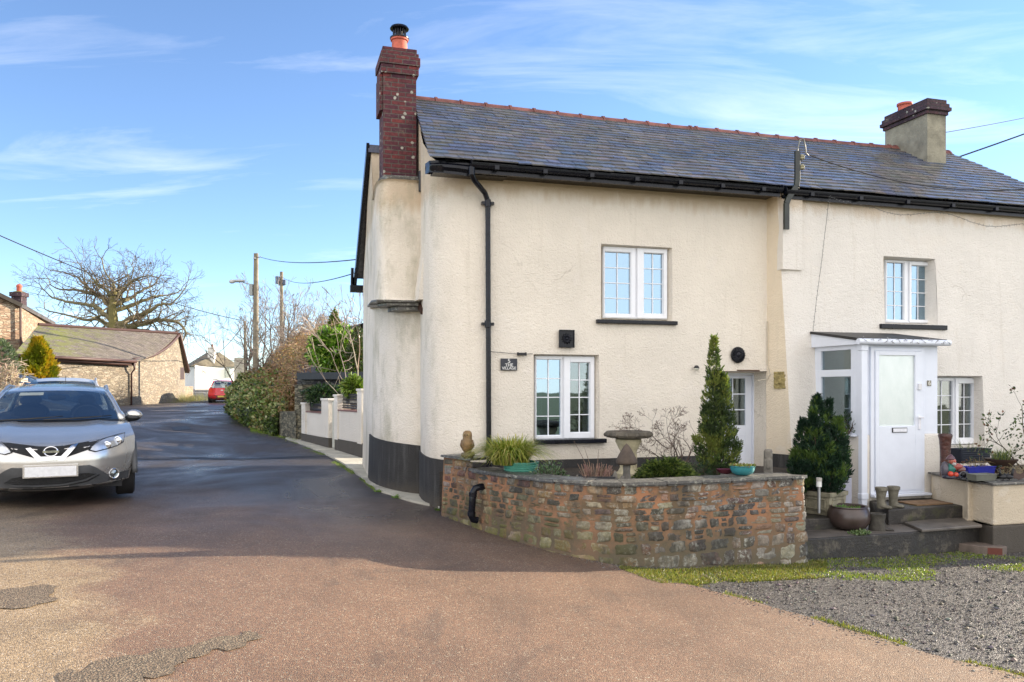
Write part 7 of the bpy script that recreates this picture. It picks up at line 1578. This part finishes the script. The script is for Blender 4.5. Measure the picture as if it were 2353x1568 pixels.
# ------------------------------------------------------------------ golden conifer, gateway scraps at left
p = W(87, 920, 30)
conifer('conifer', 'plump golden-green conical conifer in front of the barn', 'tree', (p.x, p.y, .5), ez(782, 30) - .5, [(0, .3), (.25, .56), (.42, .66), (.6, .60), (.8, .38), (.92, .18), (1, .02)], 5200, [(.15, .17, .010), (.30, .27, .014), (.42, .28, .02)], .22, updir=1.2, lumps=5, trunk_r=.08)
random.seed(31)
q = thing('conifer', 'pale blue-green shrubby conifer at the left edge', 'tree', tuple(W(-12, 900, 17))[:2] + (.7,)); mb = MB()
for _ in range(1500):
    d = rv(); pp = Vector((d.x * .42, d.y * .4, 1.55 + d.z * .75)) ; tuft(mb, pp, d + Vector((0, 0, .4)), .1, random.choice([(.10, .14, .09), (.16, .2, .12), (.06, .09, .05)]), 3)
mb.build('foliage', M['leaf'], q)
q = thing('garden_gateway', 'pale timber gate posts and top rail tangled with dead climbers at left', 'gateway', tuple(W(10, 900, 14))[:2] + (.7,)); mb = MB()
a = W(37, 870, 14.2); b = W(-40, 870, 13.6)
for px in (34, 43, -20): c = W(px, 870, 14.2); mb.box((c.x - .035, c.y - .05, .6), (c.x + .035, c.y + .05, 2.07), (.33, .27, .21))
mb.build('post', M['attr'], q, world=True); mb = MB(); c = W(30, 852, 14.1); mb.box((c.x - 1.2, c.y - .1, c.z - .20), (c.x + .2, c.y + .1, c.z - .13), (.28, .23, .18)); c = W(20, 905, 13.8); bar(mb, [(c.x - .5, c.y, c.z + .12), (c.x + .35, c.y, c.z - .1)], .05, .03); bar(mb, [(c.x - .5, c.y, c.z - .12), (c.x + .25, c.y, c.z - .3)], .06, .03); mb.c = [(.36, .31, .25)] * len(mb.f)
mb.build('rail', M['attr'], q, world=True); mb = MB()
for _ in range(190):
    c = W(random.uniform(-30, 42), random.uniform(850, 900), 14 + random.uniform(-.3, .3)); pts = [c]
    for i in range(4): pts.append(pts[-1] + rv(.12))
    mb.tube(pts, .006, 3, jit((.38, .31, .22), .3), cap=False)
mb.build('climber', M['twig'], q, world=True)
# ------------------------------------------------------------------ poles, lamp, wires
def pole(label, px, ptop, Y, dia, lean=0):
    b = W(px, 900, Y); top = ez(ptop, Y); q = thing('utility_pole', label, 'pole', (b.x, Y, g(b.x, Y) - .1), 0, 'wooden utility poles'); mb = MB(); h = top - g(b.x, Y) + .1
    mb.tube([(0, 0, 0), (lean * .5, 0, h * .5), (lean, 0, h)], [dia * .56, dia * .5, dia * .42], 12); mb.build('post', M['pole'], q, smooth=40); return q, b.x, top, h
q1, x1, t1_, h1 = pole('tall wooden pole by the hedge carrying the street lamp', 587, 583, 36, .25, .03)
mb = MB(); mb.box((-.06, -.16, h1 - .25), (.06, -.12, h1 - .2)); mb.tube([(.1, 0, h1 - .18), (.26, 0, h1 - .14)], .02, 6); mb.box((.05, -.02, h1 - .3), (.12, .02, h1 + .02)); mb.build('bracket', M['metal'], q1)
for k in range(7): pass
zl = ez(655, 36); q = thing('street_lamp', 'grey street lantern and control box on an arm from the tall pole', 'street lamp', (x1, 36, zl)); 
mb = MB(); mb.tube([(-.1, -.05, 0), (-.35, -.1, .05), (-.52, -.12, .10)], .025, 6); mb.build('arm', M['metal'], q)
mb = MB(); mb.ball((-.72, -.13, .16), .26, 14, 8, (.42, .43, .42), 0, (1.25, .45, .26)); mb.build('lantern', M['attr'], q, smooth=True)
mb = MB(); mb.ball((-1.0, -.14, .13), .14, 10, 6, (.5, .5, .48), 0, (1.0, .7, .65)); mb.build('bowl', M['attrgloss'], q, smooth=True)
mb = MB(); mb.box((-.24, -.14, -.48), (-.1, .06, .03), (.30, .32, .31)); mb.box((-.12, -.03, -.4), (.15, .03, -.34), (.3, .3, .3)); mb.box((-.12, -.03, -.08), (.15, .03, -.03), (.3, .3, .3)); mb.build('control_box', M['attr'], q, bevel=.01)
q2, x2, t2_, h2 = pole('farther wooden pole with a blue-grey transformer box, above the bare trees', 647, 625, 50, .24)
mb = MB(); mb.box((-.33, -.2, h2 - .75), (-.10, .15, h2 - .3), (.06, .11, .2)); mb.box((.1, -.15, h2 - .8), (.27, .1, h2 - .5), (.07, .1, .16)); mb.box((-.2, -.05, h2 - .85), (.2, .05, h2 - .78), (.1, .1, .1)); mb.build('transformer', M['attr'], q2, bevel=.01)
q3, x3, t3_, h3 = pole('short weathered pole mostly hidden in the bare trees left of the lamp pole', 563, 738, 44, .16)
def wire(label, a, b, sagz, r=.012):
    pts = [Vector(a).lerp(Vector(b), u) - Vector((0, 0, sagz * 4 * u * (1 - u))) for u in rng(0, 1, 16)]; mb = MB(); mb.tube(pts, r, 4); mb.build('overhead_wire', M['cable'], None, **tag(label, 'wire', 'overhead wires'))
wire('overhead wire from upper left sloping down past the oak to the hidden pole', W(-60, 515, 24), (x3, 44, t3_), .35, .018)
wire('thin wire from the top of the lamp pole to the cottage gable', (x1 + .2, 36, t1_ - .15), W(826, 596, 15.6), .15, .011)
wire('thin wire from the transformer pole to the cottage rear gutter', (x2, 50, t2_ - .3), W(822, 626, 15.6), .3, .011)
wire('faint wire running down from the hidden pole towards the white house', (x3, 44, ez(742, 44)), W(436, 812, 80), 1.2, .022)
wire('thin upper overhead wire leaving the right chimney to the upper right', H(10.0, 2.3, 6.9), W(2500, 238, 22), .05, .008)
wire('thick overhead cable rising from behind the roof to the upper right', H(10.4, 3.0, 6.35), W(2480, 262, 18), .02, .016)
wire('lower overhead wire crossing the roof slope to the right edge', H(fs(1858, -.4), -.42, fz(1858, 358, -.4)), W(2600, 384, 13), .45, .009)
# ------------------------------------------------------------------ lane-side wall, pillars, ironwork and gate
PA, PB = W(836, 1048, 16.7), W(694, 1018, 20.8)
dl_ = (PB - PA); dl_.z = 0; Lw = dl_.length; dl_.normalize(); nl = Vector((dl_.y, -dl_.x, 0))
if nl.x > 0: nl = -nl
def lp(px):      # distance along the wall of the picture column px
    k = (px - CX) / F; return (k * PA.y - PA.x) / (dl_.x - k * dl_.y)
def lz(px, py): return 2 - (py - HY) / F * (PA.y + dl_.y * lp(px))
lw = thing('lane_wall', 'white garden wall with black plinth, square pillars and iron panels beside the lane', 'wall', (PA.x, PA.y, .5), math.atan2(dl_.y, dl_.x))
Ml = parent_mat(lw)
def lbox(mb, p0, p1, z0, z1, th0=-.0, th1=.22, col=None): mb.box((lp(p0), -th1, z0 - .5), (lp(p1), -th0, z1 - .5), col)
sgn = 1 if (Ml @ Vector((0, -1, 0)) - Ml @ Vector((0, 0, 0))).dot(nl) < 0 else -1
def fin(mb):
    if sgn < 0: mb.v = [(v[0], -v[1], v[2]) for v in mb.v]; mb.f = [f[::-1] for f in mb.f]
    return mb
mb = MB(); lbox(mb, 836, 771, .8, lz(800, 946)); lbox(mb, 743, 695, .8, lz(720, 949)); fin(mb).build('render', M['render6'], lw, bevel=.01)
mb = MB(); lbox(mb, 836, 771, -.2, .83 + .0, -.02, .24); lbox(mb, 757, 694, -.2, .80, -.02, .24); fin(mb).build('plinth', M['plinth'], lw)
for a, b, yt in ((833.5, 823.5, 899), (778, 770, 912), (757, 741, 921), (704, 695, 930)): mb = MB(); lbox(mb, a, b, .81, lz((a + b) / 2, yt), -.03, .27); lbox(mb, a + .6, b - .6, lz((a + b) / 2, yt) + .001, lz((a + b) / 2, yt) + .05, -.05, .3); fin(mb).build('pillar', M['render6'], lw, bevel=.008)
mb = MB(); lbox(mb, 824, 777, lz(800, 946) + .001, lz(800, 946) + .03, -.02, .25, (.2, .1, .09)); lbox(mb, 742, 703, lz(722, 949) + .001, lz(722, 949) + .03, -.02, .25, (.2, .1, .09)); fin(mb).build('coping', M['attr'], lw)
for a, b, y0, y1 in ((823.5, 778, 944, 905), (741, 704, 948, 928)):
    mb = MB(); s0, s1 = sorted((lp(a), lp(b))); z0 = lz((a + b) / 2, y0) - .5 + .03; z1 = lz((a + b) / 2, y1) - .5; 
    for z in (z0 + .02, z1 - .02, z0 + (z1 - z0) * .22, z0 + (z1 - z0) * .78): mb.tube([(s0, -.1, z), (s1, -.1, z)], .014, 6)
    nb = int((s1 - s0) / .085)
    for k in range(nb):
        s_ = s0 + (k + .5) * (s1 - s0) / nb; mb.tube([(s_, -.1, z0), (s_, -.1, z1)], .006, 4)
        zc_ = (z0 + z1) / 2; mb.tube([(s_ + .045 * math.cos(t), -.1, zc_ + .06 * math.sin(t)) for t in rng(0, 6.283, 10)], .009, 4)
        for zz_ in (z0 + (z1 - z0) * .11, z0 + (z1 - z0) * .89): mb.tube([(s_ + .025 * math.cos(t), -.1, zz_ + .022 * math.sin(t)) for t in rng(0, 6.283, 8)], .007, 4)
    fin(mb).build('iron_panel', M['blackmatt'], lw)
q = thing('garden_gate', 'narrow pale grey garden gate between the white lane pillars', 'gate', (PA.x, PA.y, .5), math.atan2(dl_.y, dl_.x)); mb = MB(); lbox(mb, 770, 758, .55, lz(764, 922), .06, .11, (.42, .42, .36)); lbox(mb, 769, 764.5, .6, lz(764, 924), .045, .059, (.50, .49, .42)); lbox(mb, 763.5, 759, .6, lz(764, 924), .045, .059, (.50, .49, .42)); fin(mb).build('leaf', M['attr'], q)
q.name = 'garden_gate'
# dark ruined wall behind the garden, and the end pier by the hedge
def wbox(name, a, b, th, z0, z1, m, **k):
    mb = MB(); d = Vector((b.x - a.x, b.y - a.y, 0)).normalized(); n = Vector((-d.y, d.x, 0)) * th; mb.prism([(a.x, a.y), (b.x, b.y), (b.x + n.x, b.y + n.y), (a.x + n.x, a.y + n.y)], z0, z1); return mb.build(name, m, None, **k)
a, b = W(683, 880, 22.2), W(850, 880, 20.5)
wbox('dark_wall', a, b, .35, .4, ez(858, 21.5), M['darkstone'], **tag('dark stone outbuilding wall behind the lane garden', 'wall'))
a, b = W(682, 880, 21.95), W(850, 880, 20.25); wbox('timber_beam', a, b, .2, ez(872, 21.5), ez(859, 21.5) + .03, M['blackmatt'], **tag('long black timber beam along the top of the dark wall', 'beam'))
a, b = W(677, 880, 21.2), W(694, 880, 21.0); wbox('stone_pier', a, b, .4, .2, ez(884, 21.1), M['bankstone'], **tag('mossy stone pier at the near end of the hedge bank', 'pier'))
a, b = W(640, 880, 22.9), W(680, 880, 21.1); wbox('bank_wall', a, b, .4, .2, ez(945, 23), M['bankstone'], **tag('low rubble retaining wall between the hedge and the stone pier', 'wall'))
# ------------------------------------------------------------------ hedge, brambles and bare trees right of the lane
random.seed(77)
hp = [W(668, 990, 22.9), W(658, 990, 24.8), W(640, 990, 28.0), W(618, 990, 34.0), W(606, 990, 42.0), W(603, 990, 50)]
hs = smooth_path([Vector((p.x, p.y, 0)) for p in hp], 5); hat, hL = poly_path(hs)
def hpt(u, a, r):     # u along, a angle from lane-side ground up and over, r radius factor
    p, d = hat(u * hL[-1]); n = Vector((-d.y, d.x, 0)); n = n if n.x < 0 else -n
    lump = 1 + .38 * noise.noise(Vector((u * 9, a * 1.6, 2))) + .16 * noise.noise(Vector((u * 25, a * 5, 1)))
    wd, ht = (1.1 + .35 * math.sin(u * 3.1)) * lump, (1.45 + .25 * u) * lump
    wd *= min(1, .45 + u * 5); ht *= min(1, .55 + u * 4)
    q = p + n * (wd * math.cos(a) * r) ; return Vector((q.x, q.y, g(q.x, q.y) + max(0, ht * math.sin(a) * r)))
hd = thing('ivy_hedge', 'leafy green ivy-covered hedge bank spilling towards the lane', 'hedge', (hp[2].x, hp[2].y, .5)); mb = MB()
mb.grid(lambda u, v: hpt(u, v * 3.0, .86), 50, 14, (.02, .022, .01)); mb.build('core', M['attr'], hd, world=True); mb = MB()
gl = [(.09, .14, .035), (.16, .21, .06), (.30, .33, .13), (.04, .06, .02), (.40, .40, .22), (.20, .15, .06)]
for _ in range(26000):
    u = random.random() ** 1.3; a = random.uniform(.0, 2.1); p = hpt(u, a, random.uniform(.84, 1.08)); kk = noise.noise(p * .9)
    if a > .9 and random.random() < (a - .9) * 1.1: c = random.choice([(.24, .14, .07), (.30, .19, .10), (.17, .10, .05)])
    else: c = random.choice(gl if kk > -.1 else gl[:2] + [gl[3]] * 3)
    leaf(mb, p, rv() + Vector((-.6, -.4, .2)), random.uniform(.06, .13) * (1 + u * .5), jit(c, .25), .75)
mb.build('foliage', M['leaf'], hd, world=True)
br = thing('bramble_bank', 'tangle of brown brambles and dead stems above the green hedge', 'brambles', (hp[2].x + 1.5, hp[2].y + 1, .8)); mb = MB()
mb.grid(lambda u, v: (lambda p: Vector((p.x, p.y, 0)) + Vector((0, 0, g(p.x, p.y) + (2.9 + .6 * noise.noise(Vector((u * 7, v * 3, 0)))) * math.sin(math.pi * (.08 + .9 * v)) + .1)))(Vector(tuple(hat(u * hL[-1])[0])) + Vector((.2 + v * 3.6, v * 1.2, 0))), 40, 10, (.045, .03, .02)); mb.build('core', M['attr'], br, world=True); mb = MB()
for _ in range(5200):
    u = random.random(); v = random.random(); b0 = Vector(tuple(hat(u * hL[-1])[0])); p = Vector((b0.x + v * 3.6, b0.y + v * 1.2, 0)); p.z = g(p.x, p.y) + 2.95 * math.sin(math.pi * (.08 + .9 * v)) + random.uniform(-.3, .5); pts = [p]; d = (rv() + Vector((-.4, -.2, .9))).normalized(); l = random.uniform(.35, 1.0)
    for i in range(4): pts.append(pts[-1] + d * l / 4); d = (d + rv(.3) + Vector((-.1, -.05, -.22))).normalized()
    mb.tube(pts, [.008, .007, .006, .005, .003], 3, jit(random.choice([(.42, .27, .16), (.32, .19, .11), (.52, .38, .24), (.22, .14, .09)]), .25), cap=False)
for _ in range(9000):
    u = random.random(); v = random.random() ** 1.4; b0 = Vector(tuple(hat(u * hL[-1])[0])); p = Vector((b0.x + v * 3.4 - .3, b0.y + v * 1.1 - .2, 0)); p.z = g(p.x, p.y) + 2.9 * math.sin(math.pi * (.1 + .85 * v)) + random.uniform(-.25, .5)
    leaf(mb, p, rv(), random.uniform(.05, .1), jit(random.choice([(.38, .22, .11), (.28, .16, .08), (.18, .17, .06), (.46, .30, .15)]), .3), .7)
mb.build('stems', M['leaf'], br, world=True)
def bare(label, px, Y, top, spread, n, seed, cols, r=.1, lean=0, depth=5, zb=None):
    random.seed(seed); b = W(px, 900, Y); z0 = g(b.x, Y) if zb is None else zb; hgt = ez(top, Y) - z0; q = thing('bare_tree', label, 'tree', (b.x, Y, z0), 0, 'bare trees above the hedge'); mb = MB()
    for k in range(n):
        a = 2 * math.pi * k / n + random.random(); d = Vector((math.cos(a) * spread + lean, math.sin(a) * spread * .7, 1)); branch(mb, Vector((math.cos(a) * .1, math.sin(a) * .1, 0)), d, hgt * random.uniform(.36, .5), r * random.uniform(.5, 1), depth, lambda d_: jit(cols[0] if d_ > 2 else cols[1], .25), None, .13, (2, 3), .62, .5, .03, 5, 4, .007)
    mb.build('branches', M['twig'], q); return q
gy = ((.17, .14, .115), (.24, .20, .17)); 
bare('twisted dark bare tree left of the lamp pole', 566, 43, 715, .28, 4, 3, ((.10, .09, .07), (.15, .13, .11)), .1)
bare('dense bare tree with fine grey twigs right of the lamp pole', 622, 38, 690, .3, 6, 8, gy, .1)
bare('broad bare tree with pale branches beneath the transformer pole', 680, 34, 705, .34, 7, 12, ((.26, .22, .17), (.30, .25, .21)), .09)
bare('low bare thicket between the broad tree and the laurel', 722, 32, 735, .38, 6, 15, gy, .07)
bare('thin young bare tree with upright pale twigs beside the cottage gable', 826, 19, 640, .10, 2, 19, ((.30, .26, .20), (.34, .28, .22)), .035, -.12, 4)
random.seed(5)
def leafy(name, label, cx, Y, ytop, ybot, hwpx, n, cols, sz, mat='leafgloss', cone=False):
    zt, zb_ = ez(ytop, Y), ez(ybot, Y); rw = hwpx / F * Y; c = W(cx, 900, Y); zc_ = (zt + zb_) / 2; q = thing(name, label, 'shrub', (c.x, Y, g(c.x, Y))); mb = MB(); hz = (zt - zb_) / 2
    for _ in range(n):
        d = rv(); k = (random.random() ** .35) * (1 + .3 * noise.noise(d * 2 + Vector((cx, 0, 0)))); w_ = 1 if not cone else max(.1, .65 - .55 * d.z)
        leaf(mb, Vector((c.x + d.x * rw * k * w_, Y + d.y * rw * .8 * k * w_, zc_ + d.z * hz * k)), d + rv(.8), sz * random.uniform(.7, 1.3), jit(random.choice(cols), .25), .45)
    mb.build('foliage', M[mat], q, world=True); mb = MB(); mb.tube([(c.x, Y, g(c.x, Y)), (c.x, Y, zc_), (c.x, Y, zt - hz * .3)], [.06, .05, .02], 6, (.08, .06, .04)); mb.build('stem', M['twig'], q, world=True)
lc = [(.13, .28, .03), (.22, .38, .04), (.08, .17, .02), (.34, .44, .09), (.05, .09, .015)]
leafy('laurel_shrub', 'bright glossy green laurel left of the cottage gable', 776, 22.6, 752, 868, 64, 6500, lc, .13)
leafy('laurel_shrub', 'slim pointed green shrub rising above the bright laurel', 768, 24, 712, 800, 20, 900, [(.11, .16, .04), (.18, .24, .06), (.07, .10, .03)], .12, cone=True)
leafy('laurel_shrub', 'dark leafy mass tucked between the bright laurel and the gable', 822, 21.5, 755, 880, 24, 1500, [(.04, .07, .02), (.07, .11, .03), (.10, .09, .04)], .1)
leafy('garden_shrub', 'bright green laurel bush above the right iron panel', 812, 18.0, 866, 915, 26, 1300, [(.14, .22, .03), (.22, .30, .05), (.07, .12, .02)], .10)
leafy('garden_shrub', 'dark leafy bush above the left iron panel', 745, 20.3, 886, 930, 45, 1700, [(.03, .07, .02), (.06, .11, .03), (.02, .04, .015)], .09)
# ------------------------------------------------------------------ more houses and trees beyond the right edge and behind the terrace (they throw the long shadows)
nb = thing('terrace_house', 'plain rendered terrace house continuing the row beyond the right edge', 'house', H(13.2, 0, 0), TH)
mb = MB(); mb.box((13.2, -.2, -.3), (27, 4.6, 4.7)); HC(mb).build('wall', M['render6'], nb, world=True)
mb = MB(); mb.add([(13.0, -.5, 4.65), (27.2, -.5, 4.65), (27.2, 2.2, 6.4), (13.0, 2.2, 6.4), (13.0, 4.9, 4.65), (27.2, 4.9, 4.65)], [(0, 1, 2, 3), (3, 2, 5, 4), (0, 3, 4), (1, 5, 2), (0, 4, 5, 1)]); HC(mb).build('roof', M['fslate'], nb, world=True)
for s_ in (14.5, 17, 20, 23.5):
    for z in (1.0, 3.1): mb = MB(); mb.box((s_, -.23, z), (s_ + .9, -.19, z + 1.0)); w_ = HC(mb).build('window', M['upvc'], nb, world=True); mb = MB(); mb.box((s_ + .08, -.24, z + .08), (s_ + .82, -.231, z + .92)); HC(mb).build('pane', M['glass_blue'], w_, world=True)
# ------------------------------------------------------------------ verge grass, moss and loose gravel
random.seed(99)
def strewn(name, label, fn, n, hgt, cols, mat='leaf'):
    mb = MB()
    for _ in range(n):
        p, k = fn()
        if p is None: continue
        x, y = p; z = g(x, y) - .004; c = jit(random.choice(cols), .25); h = hgt * random.uniform(.4, 1.2) * k; a = random.uniform(0, 6.28); l = Vector((math.cos(a), math.sin(a), 0)) * random.uniform(.003, .006); d = Vector((random.gauss(0, .5), random.gauss(0, .5), 1)).normalized() * h
        b = Vector((x, y, z)); mb.add([b - l, b + l, b + l * .6 + d * .6, b + d, b - l * .6 + d * .6], [(0, 1, 2, 4), (4, 2, 3)], c)
    o = mb.build(name, M[mat], None, kind='stuff', label=label, category=name.replace('_', ' ')); return o
def near_wall():
    px = random.uniform(1425, 1900); base = interp([(1425, 1312), (1500, 1318), (1600, 1316), (1900, 1296)], px); ext = interp([(1425, 6), (1520, 34), (1700, 38), (1900, 40)], px)
    py = base - 8 + random.random() * ext; p = G(px, py); m = noise.noise(Vector((p.x * 1.7, p.y * 2.6, 0))) + .42 - (py - base) / ext * .35 + random.uniform(-.22, .22)
    return ((p.x, p.y), 1) if m > .06 else (None, 0)
YG = [(.20, .215, .035), (.13, .17, .028), (.28, .25, .06), (.08, .11, .02), (.22, .185, .06), (.11, .095, .045)]
strewn('verge_grass', 'short yellow-green grass and moss along the foot of the garden wall', near_wall, 30000, .034, YG)
def right_patch():
    px = random.uniform(1850, 2353); py = random.uniform(1262, 1335); p = G(px, py); m = noise.noise(Vector((p.x * 1.5, p.y * 2.4, 3))) + random.uniform(-.25, .25) - (.25 if px > 2150 else 0) - max(0, (py - 1300) / 90)
    return ((p.x, p.y), .8) if m > -.14 else (None, 0)
strewn('yard_moss', 'scattered moss and grass between the stones in front of the platform', right_patch, 19000, .030, [(.16, .22, .03), (.10, .15, .02), (.24, .26, .04)])
def edge_line():
    t = random.random(); y = 4.2 + t * 4.3; x = interp(RR, y) + random.gauss(.05, .06); m = noise.noise(Vector((x * 1.2, y * 2.2, 9)))
    return ((x, y), .8) if m > .02 + (.15 if y < 5.5 else 0) else (None, 0)
strewn('edge_grass', 'tufts of grass along the broken edge of the red tarmac', edge_line, 7000, .035, YG)
def lane_edge():
    px = random.uniform(575, 860); py = interp([(575, 992), (650, 1006), (735, 1042), (830, 1100), (860, 1125)], px) + random.gauss(0, 3.2) + (-4 if px < 680 else 0); p = G(px, py); m = noise.noise(Vector((p.x * 2, p.y * 1.1, 4)))
    return ((p.x, p.y), 1.6 if px < 680 else .8) if (px < 680 or m > 0.02) else (None, 0)
strewn('lane_grass', 'grass and moss along the edge of the lane pavement', lane_edge, 14000, .045, [(.16, .26, .03), (.10, .18, .02), (.26, .30, .06)])
def barn_edge():
    px = random.uniform(400, 448); p = W(px, 932, 54); return ((p.x + random.gauss(0, .5), p.y + random.gauss(0, 1.5)), 7)
strewn('barn_weeds', 'pale dead grass and weeds at the corner of the barn', barn_edge, 1500, .1, [(.30, .28, .12), (.22, .24, .08), (.36, .30, .18)])
for k, (px, py, r, n) in enumerate(((912, 1147, .07, 60), (1008, 1176, .05, 40), (868, 1133, .06, 50))):
    weeds(px, G(px, py).z, G(px, py).y, r, n, ('small weed by the foot of the curved chimney breast', 'tiny green weed where the apron meets the garden wall', 'sprig of weed on the lane side of the concrete apron')[k], [(.10, .18, .03), (.16, .24, .05)], .05)
# loose chippings
mb = MB(); OCT = [(1, 0, 0), (-1, 0, 0), (0, 1, 0), (0, -1, 0), (0, 0, 1), (0, 0, -1)]; OF = [(0, 2, 4), (2, 1, 4), (1, 3, 4), (3, 0, 4), (2, 0, 5), (1, 2, 5), (3, 1, 5), (0, 3, 5)]
n = 0
while n < 24000:
    x = random.uniform(.2, 6.6); y = random.uniform(3.4, 10.2)
    e = interp(RR, y)
    if x < e - .05 - abs(random.gauss(0, .12)) or abs(x / y) > .70: continue
    if random.random() > .55 + 1.2 * max(0, noise.noise(Vector((x * 1.1, y * 1.1, 0))) + .35): continue
    s_ = random.uniform(.003, .009) * (1.5 if random.random() < .05 else 1); Mr = Matrix.Rotation(random.uniform(0, 6.28), 3, 'Z') @ Matrix.Rotation(random.uniform(-.6, .6), 3, 'X')
    b = Vector((x, y, g(x, y) + s_ * .2 + (.012 if x < e else 0))); c = jit(random.choice([(.08, .072, .064), (.13, .117, .103), (.18, .16, .14), (.05, .047, .044), (.25, .23, .2)]), .3)
    mb.add([b + Mr @ Vector((v[0] * s_ * 1.2, v[1] * s_, v[2] * s_ * .6)) for v in OCT], OF, c); n += 1
for _ in range(900):
    x = random.uniform(.5, 6.6); y = random.uniform(3.6, 9.6)
    if x < interp(RR, y) + .1 or abs(x / y) > .70: continue
    s_ = random.uniform(.012, .026); b = Vector((x, y, g(x, y) + s_ * .2)); Mr = Matrix.Rotation(random.uniform(0, 6.28), 3, 'Z'); c = jit((.12, .108, .095), .45)
    mb.add([b + Mr @ Vector((v[0] * s_ * 1.3, v[1] * s_, v[2] * s_ * .55)) for v in OCT], OF, c)
gs = mb.build('loose_gravel', attrmat('wet_chippings', .7, .2, 80, spec=.3), None, kind='stuff', label='loose wet stone chippings scattered over the yard', category='gravel')
